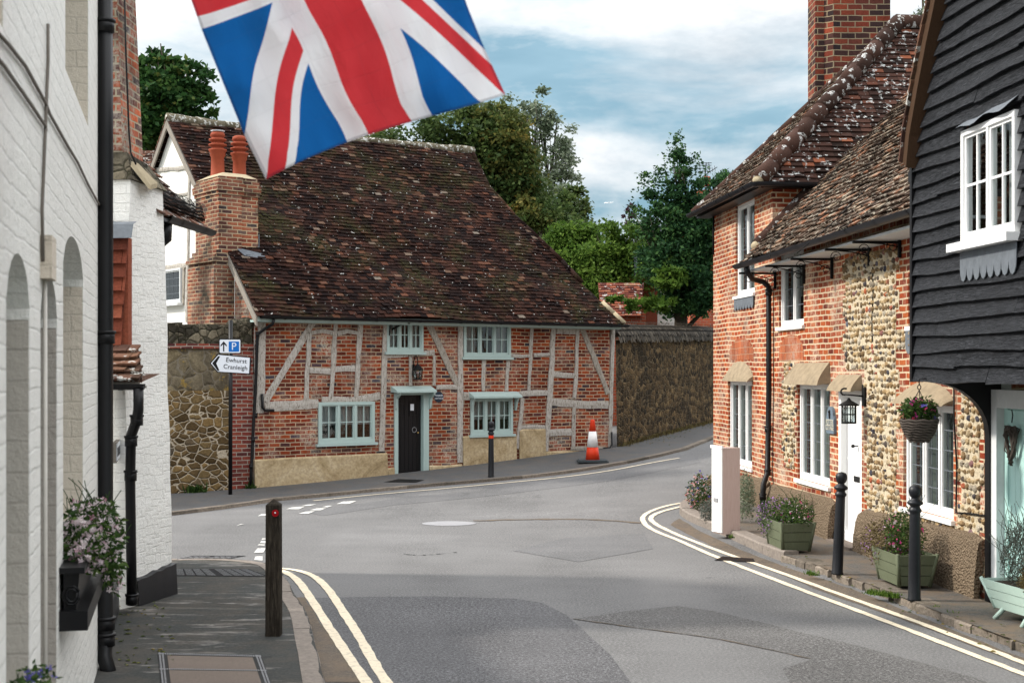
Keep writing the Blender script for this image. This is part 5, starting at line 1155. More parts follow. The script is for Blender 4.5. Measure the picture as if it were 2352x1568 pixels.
for i in range(7):
    x=-4.6+(P(308,500,13.1).x+4.6)*i/6; vs+=[V((x,13.2,P(300,505,13.1).z+.01*math.sin(i*2))),V((x,13.08,P(300,515,13.1).z)),V((x,13.02+.012*math.sin(i*3),P(300,546,13.0).z))]
m.add(vs,[(i*3+k,i*3+3+k,i*3+4+k,i*3+1+k) for i in range(6) for k in range(2)]); m.build('lead_flashing',M['lead'],wb,closed=False)
# canopy roof facing the camera with gutter
lo=P(228,872,12.55); lw=P(326,872,12.55).x-lo.x; LS=Slope(lo,(1,0,0),V((0,.5,.30)))
m=MB(); pl=[(0,0),(lw,0),(lw-.17,.60),(0,.60)]; tile_roof(m,LS,pl,w=.15,gauge=.12,seed=3,und=.01,jit=1.5,th=.02); sheet(m,LS,pl,-.03); m.quad(LS.pt(lw,0,-.02),LS.pt(lw-.17,.6,-.02),LS.pt(lw-.17,.6,-.3),LS.pt(lw,.6,-.3))
m.build('canopy_roof',M['tile_brown'],wb,closed=False)
m=MB(); m.box(lo.x,lo.x+lw-.03,12.56,12.60,lo.z-.09,lo.z-.02); m.box(lo.x,lo.x+lw-.10,12.60,13.1,lo.z-.08,lo.z-.06); m.build('eaves_board',M['greywood'],wb)
gutter('canopy_gutter',[V((lo.x,12.50,lo.z-.04)),V((lo.x+lw+.03,12.50,lo.z-.035))],.05,wb)
dd_=12.75; q_=[P(318,892,12.5),P(318,940,12.5),P(314,965,12.55),P(301,1000,12.7),P(299,1100,12.8),P(301,1250,12.85),P(303,1388,12.9)]; downpipe(q_,.046,wb,collars=[q_[2],q_[3]-V((0,0,.05)),P(300,1092,12.8),q_[-1]+V((0,0,.05))])
# sign plate
m=MB(); s0,zz0=AF.px(266,1040,.03); s1=AF.px(292,1025,.03)[0]; z0_,z1_=AF.px(268,1060,.03)[1],AF.px(268,1014,.03)[1]
t=thing('street_name_sign',AF.pt((s0+s1)/2,z0_,.03),'white street name plate with black letters on white wall behind the black pipes','sign')
m.fbox(AF,s0,s0+1.0,z0_,z1_,.005,.035); m.build('back_board',M['greywood'],t); m=MB(); m.fbox(AF,s0+.02,s0+.98,z0_+.015,z1_-.015,.035,.040); m.build('face',M['signwhite'],t)
m=MB(); 
for (x,w_) in ((.08,.05),(.17,.06),(.28,.035),(.36,.07),(.48,.04),(.57,.06)): m.fbox(AF,s0+x,s0+x+w_*.3,z0_+.05,z1_-.05,.0402,.043); m.fbox(AF,s0+x+w_*.3,s0+x+w_,z0_+.05,z0_+.065,.0402,.043)
m.build('lettering',M['signblack'],t)
# red chimney stack above
m=MB(); m.hexa([V((-4.5,13.4,4.1)),V((-3.66,13.4,4.1)),V((-3.62,14.0,4.1)),V((-4.5,14.0,4.1)),V((-4.46,13.43,6.6)),V((-3.76,13.43,6.6)),V((-3.73,13.97,6.6)),V((-4.46,13.97,6.6))]); stk=m.build('chimney_stack',M['brick_old'],wb)
m=MB(); m.tube([P(286,-10,13.38),P(289,120,13.36),P(296,300,13.36),P(300,350,13.34),P(312,378,13.3)],.009,n=5); m.build('stack_cable',M['iron'],stk)
m=MB(); q0=TL+V((-.9,.1,-.01)); pts=[q0,TL+V((.03,-.03,-.01)),TR+V((.04,.02,-.02)),TR+V((-.9,.6,-.01))]; up_=[V((-4.5,13.36,4.33)),V((-3.62,13.36,4.33)),V((-3.58,14.0,4.30)),V((-4.5,14.05,4.33))]
m.hexa([pts[0],pts[1],pts[2],pts[3],*up_]); m.build('shoulder_coping',M['stone_top'],wb)
m=MB(); ql=[P(302,378,13.25),P(318,383,13.4),P(362,428,13.7),P(345,432,13.4)]; 
for q1 in ql: q1.z+=.03
m.prism(ql,V((0,-.03,-.05))); m.build('mortar_fillet',M['mortarcap'],wb)
# main roof eave with gutter beyond the breast
ea=P(374,492,14.1); eb=P(473,524,15.8); BS=Slope(ea,eb-ea,(P(330,375,15.8)-eb)); 
m=MB(); Lb=(eb-ea).length; pl=[(-.3,0),(Lb,0),(Lb,3.2),(-.3,3.2)]; tile_roof(m,BS,pl,w=.17,gauge=.13,seed=21,und=.03,jit=1.4); sheet(m,BS,pl,-.03); r_=m.build('roof',M['tile_brown'],wb,closed=False)
gutter('gutter',[ea+V((.06,-.1,-.03)),eb+V((.06,.02,-.03))],.06,wb); m=MB(); h0=P(379,510,14.2); m.tube([h0,h0-V((0,0,.16)),h0+V((-.1,.05,-.25)),h0+V((-.16,.08,-.6))],[.075,.07,.05,.045],n=10); m.build('rainwater_hopper',M['black'],wb)
m=MB(); rr=random.Random(9)
for j in range(2):
    for i in range(int(Lb/.04)):
        a=i*.04; b=a+(.02 if j else -.02)+.0; s_=1 if j else -1
        p=BS.pt(a,.05,.05); q_=BS.pt(a+s_*.09,.05,.0)+V((.03,0,.20+.02*math.sin(i*.7))); m.tube([p,q_],.004,n=3)
m.tube([BS.pt(a*.1,.05,.03)+V((.03,0,.19)) for a in range(int(Lb*10))],.003,n=3); m.build('wire_mesh_guard',M['iron'],wb)
# small tiled roof far behind, left
tl=thing('distant_tiled_roof_house',(-11,40,0),'low house with weathered orange tiled roof beyond the white gable','house')
Sx=Slope(P(300,400,40),(1,0,0),V((0,1.4,1))); m=MB(); pl=[(-1,0),(.75,0),(.75,1.4),(-1,1.4)]; tile_roof(m,Sx,pl,w=.22,gauge=.16,seed=5); m.build('roof',M['tile_brown'],tl,closed=False)
k=P(300,400,40); m=MB(); m.box(k.x-1,k.x+.6,40.05,43,0,k.z+.1); m.build('wall',M['brick_far'],tl)
# ================================================================ GROUND
def fill(poly,step,dz,name,mat,edge_amp=0):
    pts=[V((p[0],p[1])) for p in poly]; rs=[]
    for p,q in zip(pts,pts[1:]+pts[:1]):
        n=max(1,int((q-p).length/step)); 
        for i in range(n):
            c=p.lerp(q,i/n)
            if edge_amp: c=c+V((noise.noise(V((c.x*4,c.y*4,1))),noise.noise(V((c.x*4,c.y*4,7)))))*edge_amp
            rs.append(c)
    N=len(rs); x0,x1=min(p.x for p in rs),max(p.x for p in rs); y0,y1=min(p.y for p in rs),max(p.y for p in rs)
    def inside(x,y):
        c=False; j=N-1
        for i in range(N):
            a,b=rs[i],rs[j]
            if (a.y>y)!=(b.y>y) and x<(b.x-a.x)*(y-a.y)/(b.y-a.y)+a.x: c=not c
            j=i
        return c
    g=[]; y=y0+step*.5
    while y<y1:
        x=x0+step*.5
        while x<x1:
            if inside(x,y): g.append(V((x,y)))
            x+=step
        y+=step
    vs,es,fs,*_=delaunay_2d_cdt(rs+g,[],[list(range(N))],1,1e-5)
    m=MB(); m.add([V((p.x,p.y,hz(p.x,p.y)+dz)) for p in vs],[tuple(f) for f in fs],.5)
    ob=m.build(name,M[mat],None,closed=False)
    for p in ob.data.polygons: pass
    bm=bmesh.new(); bm.from_mesh(ob.data)
    for f in bm.faces:
        if f.normal.z<0: f.normal_flip()
    bm.to_mesh(ob.data); bm.free()
    return ob
def Gl(px,dz=0): return [G(u,v,dz) for u,v in px]
def smooth(pts,n=6):
    out=[]; P_=[V(p) for p in pts]; P_=[P_[0]*2-P_[1]]+P_+[P_[-1]*2-P_[-2]]
    for i in range(1,len(P_)-2):
        a,b,c,d=P_[i-1:i+3]
        for k in range(n):
            t=k/n; out.append(.5*((2*b)+(c-a)*t+(2*a-5*b+4*c-d)*t*t+(3*b-a-3*c+d)*t**3))
    out.append(P_[-2]); return out
def ribbon(name,px,w,mat,dz=.008,sm=True,breaks=None,rag=.003):
    pts=Gl(px) if not isinstance(px[0],Vector) else px
    if sm: pts=smooth(pts,8)
    m=MB(); vs=[]; rr=random.Random(len(pts)); ps=[]; 
    L=0; fine=[pts[0]]
    for a,b in zip(pts,pts[1:]):
        n=max(1,int((b-a).length/.12)); fine+=[a.lerp(b,(i+1)/n) for i in range(n)]
    for i,p in enumerate(fine):
        d=(fine[min(i+1,len(fine)-1)]-fine[max(i-1,0)]); d.z=0; d.normalize(); nn=V((-d.y,d.x,0))
        for s in (-1,1):
            q=p+nn*s*(w/2+rag*rr.gauss(0,1)); vs.append(V((q.x,q.y,hz(q.x,q.y)+dz)))
    m.add(vs,[(2*i,2*i+2,2*i+3,2*i+1) for i in range(len(fine)-1)],.5)
    o=m.build(name,M[mat],None,closed=False); return struct(o)
def quadmark(name,px,mat='whiteline',dz=.008):
    m=MB(); m.add(Gl(px,dz),[tuple(range(len(px)))],.5); return m.build(name,M[mat],None,closed=False)
xs=[-400,-150,-60,-30]+[x*.8-14 for x in range(0,36)]+[25,60,150,400]; ys=[-60,-10,0]+[y*.8+1 for y in range(0,62)]+[60,90,150,300,900]
m=MB(); vs=[V((x,y,hz(x,min(y,70))-.05)) for y in ys for x in xs]; NX=len(xs)
m.add(vs,[(j*NX+i,j*NX+i+1,(j+1)*NX+i+1,(j+1)*NX+i) for j in range(len(ys)-1) for i in range(NX-1)],.5); struct(m.build('ground',M['groundm'],None,closed=False))
m=MB(); xs=[-16+.4*i for i in range(66)]; ys=[1+.4*i for i in range(110)]; NX=len(xs)
m.add([V((x,y,hz(x,y))) for y in ys for x in xs],[(j*NX+i,j*NX+i+1,(j+1)*NX+i+1,(j+1)*NX+i) for j in range(len(ys)-1) for i in range(NX-1)],.5); struct(m.build('road',M['road'],None,closed=False))
# darker, coarser asphalt area in the foreground, then patches
struct(fill([G(u,v) for u,v in ((668,1374),(1000,1368),(1180,1374),(1250,1385),(1300,1412),(1345,1455),(1400,1505),(1440,1568),(1470,1640),(900,1640),(760,1450))],.6,.003,'dark_coarse_road_area','road_dark',.10))
struct(fill(Gl([(1318,1421),(1440,1403),(1555,1391),(1640,1403),(1760,1432),(1900,1466),(2100,1516),(2352,1590),(2400,1660),(1960,1660),(1830,1590),(1795,1535),(1862,1512),(1650,1468),(1470,1443)]),.4,.0035,'coarse_road_patch','road_coarse',.03))
struct(fill(Gl([(1180,1265),(1300,1235),(1480,1225),(1500,1260),(1330,1290)]),.4,.0035,'smooth_road_patch','road_patch',.03))
struct(fill(Gl([(690,1172),(940,1140),(1190,1118),(1400,1088),(1600,1050),(1610,1062),(1400,1104),(1150,1136),(900,1160),(740,1184)]),.4,.003,'dark_road_band','road_patch',.03))
# pavements
KZ=.095; FK=.05
farK=Gl([(20,1215),(200,1202),(400,1183),(520,1168),(640,1150),(740,1141),(850,1130),(980,1118),(1100,1108),(1200,1099),(1290,1089),(1370,1077),(1450,1063),(1520,1048),(1580,1033),(1634,1011),(1700,982),(1760,952)],0)
inner=[CF.pt(-7,0,.0),CF.pt(0,0,0),CF.pt(L_,0,0),WF.pt(0,0,0),WF.pt(5,0,0),WF.pt(10,0),WF.pt(13.8,0)]
fp=[(p.x,p.y) for p in farK]+[(p.x,p.y) for p in reversed(inner)]
struct(fill(fp,.5,FK,'far_pavement','pave'))
def kerb(pts,name,side,w=.12,L0=.9,h=KZ+.006,seed=1,rag=.006,mat='kerb'):
    """pts = road-side edge polyline; stones laid on 'side' (+1 left of travel)"""
    rr=random.Random(seed); fine=[]; 
    for a,b in zip(pts,pts[1:]):
        n=max(1,int((b-a).length/.05)); fine+=[a.lerp(b,i/n) for i in range(n)]
    fine.append(pts[-1]); m=MB(); i=0; N=len(fine)
    while i<N-2:
        j=min(N-1,i+int(L0/.05*(.8+.4*rr.random()))); seg=fine[i:j+1:3]+([fine[j]] if (j-i)%3 else [])
        if len(seg)<2: break
        vs=[]; dzz=(rr.random()-.5)*.012; rn=rr.random()
        for k,p in enumerate(seg):
            d=seg[min(k+1,len(seg)-1)]-seg[max(k-1,0)]; d.z=0; d.normalize(); nn=V((-d.y,d.x,0))*side; z=hz(p.x,p.y)
            e=(rr.random()-.5)*rag; pp=p-d*(.006 if k==len(seg)-1 else 0)
            for o,zz in ((-.0+e,-.05),(0+e,h-.018),(.018+e,h),(w,h+dzz*.3),(w,-.05)): q=pp+nn*o; vs.append(V((q.x,q.y,z+zz+(dzz if o<w else 0))))
        n=len(seg); m.add(vs,[(a*5+b,a*5+5+b,a*5+6+b,a*5+1+b) for a in range(n-1) for b in range(4)]+[(0,1,2,3,4),tuple((n-1)*5+b for b in (4,3,2,1,0))],rn)
        i=j
    return struct(m.build(name,M[mat],None))
kerb(farK,'far_kerb',1,seed=2,h=FK+.006,rag=.012)
# left pavement
lk=smooth([V((-.20,2.0,0)),V((-.62,6.0,0))]+[G(738,1568,0),G(722,1500,0),G(704,1430,0),G(676,1385,0),G(655,1345,0),G(622,1315,0),G(560,1304,0),G(470,1300,0),G(396,1302,0)]+[V((-5.5,16.2,0))],4)
lk=[V((p.x,p.y,hz(p.x,p.y))) for p in lk]
lin=[(-6,16.2),(-6,14.3),(BRb.x-.5,14.2),(BRb.x,BRb.y),(BLb.x,BLb.y),(AF.pt(13.3,0).x,AF.pt(13.3,0).y),(AF.pt(2,0).x,AF.pt(2,0).y)]
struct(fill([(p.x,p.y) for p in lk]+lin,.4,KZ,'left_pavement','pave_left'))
kerb(lk,'left_kerb',1,w=.15,seed=4,rag=.02,mat='kerb_light')
struct(fill([(p.x,p.y) for p in (G(742,1568),G(728,1500),G(712,1430),G(680,1372),G(700,1372),G(735,1430),G(790,1500),G(840,1568))],.3,.0045,'kerbside_grit','gutterdirt',.03))
# right pavement : raised corner island + rough strip
isl=smooth(Gl([(1660,1148),(1600,1152),(1567,1166),(1562,1182),(1590,1200),(1650,1225),(1710,1252),(1760,1275),(1800,1290)],0),4)
rough=smooth(Gl([(1800,1290),(1850,1305),(1930,1335),(2010,1365),(2100,1402),(2200,1442),(2290,1478),(2352,1500),(2500,1560)],0),4)
rin=[RF.pt(14,0,.05),RF.pt(HL,0,.05),RF.pt(4,0,.05),RF.pt(-.1,0,.05),RF.pt(-.2,0,-1)]
struct(fill([(p.x,p.y) for p in isl+rough]+[(p.x,p.y) for p in rin]+[(G(1700,1130).x,G(1700,1130).y)],.35,KZ-.01,'right_pavement','pave_right'))
kerb(isl,'corner_kerb',1,w=.19,seed=6,h=KZ+.03,mat='kerb_light')
kerb(rough,'rough_stone_edging',1,w=.22,L0=.32,seed=7,h=KZ-.01,rag=.09)
struct(fill([(p.x,p.y) for p in Gl([(1560,1190),(1600,1215),(1700,1262),(1790,1297),(1930,1343),(2100,1410),(2352,1512),(2352,1526),(2100,1432),(1900,1362),(1740,1298),(1600,1237),(1540,1205)])],.3,.0045,'kerbside_grit','gutterdirt',.03))
# lines
y1=[(1640,1149),(1596,1151),(1540,1160),(1500,1172),(1478,1186),(1479,1200),(1500,1217),(1560,1242),(1640,1277),(1760,1324),(1900,1377),(2050,1433),(2200,1491),(2352,1549),(2480,1600)]
y2=[(1640,1154),(1600,1157),(1550,1167),(1512,1178),(1495,1190),(1505,1203),(1540,1221),(1600,1246),(1680,1276),(1800,1318),(1940,1369),(2080,1419),(2220,1472),(2352,1523),(2480,1574)]
ribbon('double_yellow_line',y1,.078,'yellow'); ribbon('double_yellow_line',y2,.078,'yellow')
ribbon('road_seam',[(1088,1196),(1200,1193),(1350,1193),(1472,1201)],.10,'gutterdirt',dz=.006,rag=.02)
ribbon('road_seam',[(1316,1421),(1470,1443),(1650,1468),(1862,1513)],.012,'gutterdirt',dz=.0065,rag=.006)
ribbon('road_seam',[(925,1272),(960,1275),(1000,1273),(1050,1268)],.012,'dark',dz=.0065,rag=.01)
l1=[(560,1302),(610,1304),(650,1312),(682,1332),(705,1362),(730,1400),(765,1455),(805,1515),(842,1568),(900,1650)]
l2=[(640,1305),(685,1311),(722,1325),(752,1352),(782,1395),(820,1455),(855,1515),(888,1568),(950,1650)]
ribbon('double_yellow_line',l1,.085,'yellow'); ribbon('double_yellow_line',l2,.085,'yellow')
ribbon('far_yellow_line',[(720,1150),(850,1137),(1000,1124),(1150,1110),(1290,1096),(1400,1081),(1480,1066),(1560,1052)],.07,'yellow')
r6=lambda x,y:(349.1+x*.3516,1084.2+y*.3516)
for q_ in ([(875,240),(915,228),(1000,222),(960,240)],[(690,285),(715,272),(765,268),(760,282)],[(955,270),(1000,256),(1065,252),(1020,270)],[(1030,246),(1075,235),(1140,232),(1100,247)],[(1205,206),(1250,190),(1335,186),(1290,205)],[(975,219),(1020,210),(1075,207),(1030,218)],[(1110,226),(1150,217),(1180,217),(1145,228)],[(548,350),(580,336),(606,337),(575,342)],
    [(715,438),(722,430),(755,430),(752,437)],[(705,460),(716,445),(745,447),(740,462)],[(665,525),(690,495),(742,495),(728,522)],[(668,570),(675,548),(722,547),(722,575)],[(655,622),(668,598),(722,600),(722,624)],[(690,475),(700,468),(738,470),(735,477)]):
    struct(quadmark('give_way_dash',[r6(*p) for p in q_]))
# covers
def ellipse(u,v,ru,rv,n=28): return [(u+ru*math.cos(2*PI*k/n),v+rv*math.sin(2*PI*k/n)) for k in range(n)]
m=MB(); cc=G(1031,1202); 
ring=[V((cc.x+.40*math.cos(k*PI/16),cc.y+.30*math.sin(k*PI/16),0)) for k in range(32)]
m.add([V((p.x,p.y,hz(p.x,p.y)+.005)) for p in ring]+[V((cc.x+(p.x-cc.x)*.9,cc.y+(p.y-cc.y)*.9,hz(p.x,p.y)+.009)) for p in ring],[(k,(k+1)%32,32+(k+1)%32,32+k) for k in range(32)]+[tuple(range(32,64))]); tag(m.build('manhole_cover',M['metalcover'],None,closed=False),'pale round manhole cover in the middle of the junction','manhole cover')
def cover(name,label,cat,corners,frame,mat1,mat2,nx,ny,dz,diag=False):
    c=[V(p) for p in corners]; t=thing(name,sum(c,V())/4,label,cat)
    L=lambda a,b:c[0].lerp(c[1],a).lerp(c[3].lerp(c[2],a),b)
    m=MB(); 
    def q(a0,b0,a1,b1,z): m.add([L(a0,b0)+V((0,0,z)),L(a1,b0)+V((0,0,z)),L(a1,b1)+V((0,0,z)),L(a0,b1)+V((0,0,z))],[(0,1,2,3)])
    q(0,0,1,1,dz); m.build('frame',M[mat1],t,closed=False); m=MB()
    w=frame
    if not diag:
        for i in range(nx):
            for j in range(ny): q(w+(1-2*w)*i/nx+w*.3,w+(1-2*w)*j/ny+w*.3,w+(1-2*w)*(i+1)/nx-w*.3,w+(1-2*w)*(j+1)/ny-w*.3,dz+.004)
        m.build('panel',M[mat2],t,closed=False); m=MB()
        for (ax_,lim) in ((0,46),(1,30)):
            for i in range(lim):
                f0,f1=(i+.15)/lim,(i+.8)/lim
                for e0,e1 in ((.012,.028),(.04,.056),(.944,.96),(.972,.988)):
                    (q(f0,e0*1.1,f1,e1*1.1,dz+.003) if ax_==0 and e1<.97/1.1 else q(f0,e0,f1,e1,dz+.003)) if ax_==0 else q(e0,f0,e1,f1,dz+.0035)
        if nx*ny==2:
            for i in range(46): q((i+.15)/46,.49,(i+.8)/46,.515,dz+.006)
            m.build('edge_studs',M['metalcover'],t,closed=False)
    else:
        for j in (0,1):
            a0=.03+.5*j; a1=.47+.5*j
            for i in range(ny):
                s=1 if j else -1; b=.06+.88*i/ny; e=.035
                for k in range(4):
                    f0,f1=a0+(a1-a0)*k/4+.01,a0+(a1-a0)*(k+1)/4-.01; m.add([L(f0,b)+V((0,0,dz+.004)),L(f1,b)+V((0,0,dz+.004)),L(f1,b+e)+V((0,0,dz+.004)),L(f0,b+e)+V((0,0,dz+.004))],[(0,1,2,3)])
        m.build('ribs',M[mat2],t,closed=False)
    return t
cover('chequered_access_cover','rectangular ribbed metal cover in the road beside the left corner','access cover',[G(330,1300,0),G(432,1301,0),G(566,1276,0),G(440,1276,0)],.04,'dark','metalcover',2,9,.004,True)
cover('cellar_grate','thin dark ribbed iron drain cover along the left pavement edge','drain cover',[G(396,1322,KZ),G(618,1324,KZ),G(570,1306,KZ),G(396,1306,KZ)],.03,'dark','grate',2,10,.004,True)
cover('utility_cover','concrete filled utility cover with metal edging in the left pavement','utility cover',[G(370,1582,KZ),G(628,1582,KZ),G(600,1505,KZ),G(362,1499,KZ)],.07,'iron','concrete',1,2,.004)
cover('pavement_cover','flat dark utility cover on the pavement outside the black door','utility cover',[G(882,1107,FK),G(955,1108,FK),G(975,1102,FK),G(915,1100,FK)],.04,'dark','iron',1,1,.004)
cover('gully_grate','rusty gully grate beside the yellow lines at the right corner','drain cover',[G(1640,1287,0),G(1735,1292,0),G(1730,1283,0),G(1660,1278,0)],.04,'dark','barge',2,8,.008,True)
# ================================================================ STREET FURNITURE
# timber bollard
b=G(629,1458,KZ); m=MB(); hw_=.0605; ht=EYE-b.z+(HV-1150)*b.y/F; ht-=.0
prof=[(0,1.0),(ht*.5,.99),(ht-.03,.96)]; vs=[]
for z_,k in prof: vs+= [b+V((x*hw_*k,y*hw_*k,z_)) for x,y in ((-1,-1),(1,-1),(1,1),(-1,1))]
vs+= [b+V((0,0,ht+.02))]
t=thing('timber_bollard',b,'weathered square dark timber bollard with round red reflector on left pavement','bollard')
m.add(vs,[(i*4+k,i*4+(k+1)%4,i*4+4+(k+1)%4,i*4+4+k) for i in range(2) for k in range(4)]+[(8+k,8+(k+1)%4,12) for k in range(4)]+[(3,2,1,0)]); m.build('post',M['post'],t)
rc=P(632,1178,b.y-hw_-.012); m=MB(); m.add([rc+V((.029*math.cos(k*PI/12),o,.029*math.sin(k*PI/12))) for o in (0,.012) for k in range(24)],[tuple(range(24)),tuple(range(24,48))]+[(k,(k+1)%24,24+(k+1)%24,24+k) for k in range(24)]); rf=m.build('reflector',M['red'],t)
m=MB(); m.ball(rc+V((0,-.003,.004)),.007,5); m.build('screw',M['signwhite'],rf)
# cast bollards
def bollard_mesh(t,h,band=False):
    k=h/1.12; pr=[(.066,0),(.066,.015),(.060,.03),(.058,.3),(.051,.84),(.050,.85),(.062,.865),(.064,.885),(.050,.90),(.046,.92),(.072,.935),(.078,.95),(.070,.965),(.04,.985),(.036,1.0),(.050,1.012),(.061,1.04),(.064,1.062),(.060,1.09),(.045,1.11),(.02,1.12),(.0,1.122)]
    m=MB(); m.lathe([(r*k,z*k) for r,z in pr],V(t['_o']),20); m.build('post',M['cast'],t)
    if band: m=MB(); m.lathe([(.053*k,.775*k),(.0535*k,.78*k),(.0525*k,.83*k),(.052*k,.835*k)],V(t['_o']),20); m.build('red_band',M['conered'],t)
bb=[G(1923,1318,KZ-.01),G(2100,1378,KZ-.01)]; 
b1=thing('cast_iron_bollard',bb[0],'black cast iron ball topped bollard in front of the white front door','bollard','ball topped cast iron bollards on the right pavement'); bollard_mesh(b1,1.10); b1.rotation_euler=(0,math.radians(2.5),0)
b2=dup(b1,bb[1],'black cast iron ball topped bollard in front of the arched flint wall window'); b2.rotation_euler=(0,math.radians(.5),0)
bc=G(1128,1095,FK); b3=thing('cast_iron_bollard',bc,'black ball topped bollard with red band outside the timber framed cottage','bollard'); bollard_mesh(b3,(1095-967)*bc.y/F,True)
# traffic cone
c=G(1361,1060,FK); h=(1060-963)*c.y/F; t=thing('traffic_cone',c,'faded orange and white traffic cone on black base by the cottage corner','cone')
m=MB(); m.hexa([c+V((x*h*.36,y*h*.36,z_)) for z_ in (0,.03) for x,y in ((-1,-1),(1,-1),(1,1),(-1,1))]); m.hexa([c+V((x*h*.33,y*h*.33,z_)) for z_ in (.03,.045) for x,y in ((-1,-1),(1,-1),(1,1),(-1,1))]); m.build('base',M['rubber'],t)
def cr(f): return h*(.175-.125*f)
m=MB(); m.lathe([(cr(.04)*1.0,h*.04),(cr(.36),h*.36)],c,20); m.lathe([(cr(.71),h*.71),(cr(.97),h*.97),(cr(1)*.8,h)],c,20); m.build('cone_body',M['conered'],t)
m=MB(); m.lathe([(cr(.35)*1.03,h*.35),(cr(.72)*1.03,h*.72)],c,20); m.build('reflective_sleeve',M['conewhite'],t)
# signpost
b=G(529,1135,FK); yy=b.y; t=thing('signpost',b,'tall black signpost carrying a parking sign and a direction arrow sign','signpost')
m=MB(); m.tube([b,P(530,735,yy)],.036,n=12); m.build('pole',M['black'],t)
DF=Fr((0,yy-.045,0),(1,0),(0,-1))
def rrect(a0,a1,z0,z1,r,n=5):
    o=[]; 
    for (cx_,cz,s) in ((a1-r,z0+r,-PI/2),(a1-r,z1-r,0),(a0+r,z1-r,PI/2),(a0+r,z0+r,PI)): o+=[(cx_+r*math.cos(s+k*PI/2/n),cz+r*math.sin(s+k*PI/2/n)) for k in range(n+1)]
    return o
dx=lambda u,v:DF.px(u,v)
(a0,z1),(a1,z0)=dx(503,778),dx(554,812)
sg=MB(); sg.fprism(DF,rrect(a0,a1,z0,z1,.03),0,.006); s1=sg.build('parking_sign',M['signblack'],t); m=MB(); m.fprism(DF,rrect(a0+.014,a1-.014,z0+.014,z1-.014,.02),.006,.008); m.build('white_face',M['signwhite'],s1)
(ba,bt),(bb_,bz)=dx(525.5,784),dx(549.5,807.5); m=MB(); m.fprism(DF,rrect(ba,bb_,bz,bt,.012),.008,.010); m.build('blue_square',M['signblue'],s1)
m=MB(); text(m,'P',DF,(ba+bb_)/2,(bz+bt)/2-.002,.185,.010); 
m.build('letter',M['signwhite'],s1,closed=False)
ax,az=dx(514,796); m=MB(); m.fbox(DF,ax-.011,ax+.011,az-.085,az+.07,.008,.010); m.fprism(DF,[(ax-.055,az+.0),(ax-.055,az+.03),(ax,az+.095),(ax+.055,az+.03),(ax+.055,az),(ax,az+.055)],.0085,.0105); m.build('arrow',M['signblack'],s1)
poly=[dx(*p) for p in ((482,834),(500,812),(577,820),(575,860),(499,855))]
cx_,cz=sum(p[0] for p in poly)/5,sum(p[1] for p in poly)/5; ins=lambda k:[((x-cx_)*(1-k*.55)+cx_,(z-cz)*(1-k)+cz) for x,z in poly]
m=MB(); m.fprism(DF,poly,-.002,.006); s2=m.build('direction_sign',M['signblack'],t); m=MB(); m.fprism(DF,ins(.11),.006,.008); m.build('white_face',M['signwhite'],s2)
m=MB(); m.fprism(DF,[dx(*p) for p in ((487.5,834),(501.5,817.5),(506,817.8),(497,834),(504.5,851.5),(500,851.3))],.008,.010); m.build('chevron',M['signblack'],s2)
m=MB(); a_,z_=dx(543,828); text(m,'Ewhurst',DF,a_,z_,.112,.008,rot=-math.radians(4.5)); a_,z_=dx(541,843.5); text(m,'Cranleigh',DF,a_,z_,.112,.008,rot=-math.radians(4.5)); m.build('lettering',M['signblack'],s2,closed=False)
# white cabinet on the corner
bl=G(1661,1222,KZ); y=bl.y; dxx=.0; c0=P(1668,1222,y); c0.z=KZ-.02
fr0=Fr((c0.x,c0.y,0),(.93,.36),(.36,-.93)); t=thing('white_utility_cabinet',c0,'tall white wooden cabinet with weathered pinkish side standing at the corner','cabinet')
zt=EYE+(HV-1025)*y/F; wA=.235
k=y/F; 
p0=V((P(1643,1,y).x,y+.22,0)); p1=V((P(1660,1,y).x,y,0)); p2=V((P(1700,1,y+.05).x,y+.06,0)); p3=p2+(p0-p1)
m=MB(); m.prism([p+V((0,0,KZ-.02)) for p in (p0,p1,p2,p3)],(0,0,zt-KZ)); m.build('body',M['pinkside'],t)
m=MB(); d=(p1-p0).normalized(); nn=V((d.y,-d.x,0)); m.prism([p0+V((0,0,KZ)),p1+V((0,0,KZ)),p1+nn*.02+V((0,0,KZ)),p0+nn*.02+V((0,0,KZ))],(0,0,zt-KZ-.01)); m.prism([p0-d*.02+V((0,0,zt-.03)),p1+d*.02+V((0,0,zt-.03)),p1+d*.02+nn*.03+V((0,0,zt-.03)),p0-d*.02+nn*.03+V((0,0,zt-.03))],(0,0,.04)); m.build('front_panel',M['whitebox'],t)
m=MB(); e=p0.lerp(p1,.45)+nn*.022; m.hexa([e+V((0,0,zt-.75))-d*.05,e+V((0,0,zt-.75))+d*.05,e+V((0,0,zt-.75))+d*.05+nn*.01,e+V((0,0,zt-.75))-d*.05+nn*.01,e+V((0,0,zt-.70))-d*.05,e+V((0,0,zt-.70))+d*.05,e+V((0,0,zt-.70))+d*.05+nn*.01,e+V((0,0,zt-.70))-d*.05+nn*.01]); m.build('metal_slot',M['metalcover'],t)
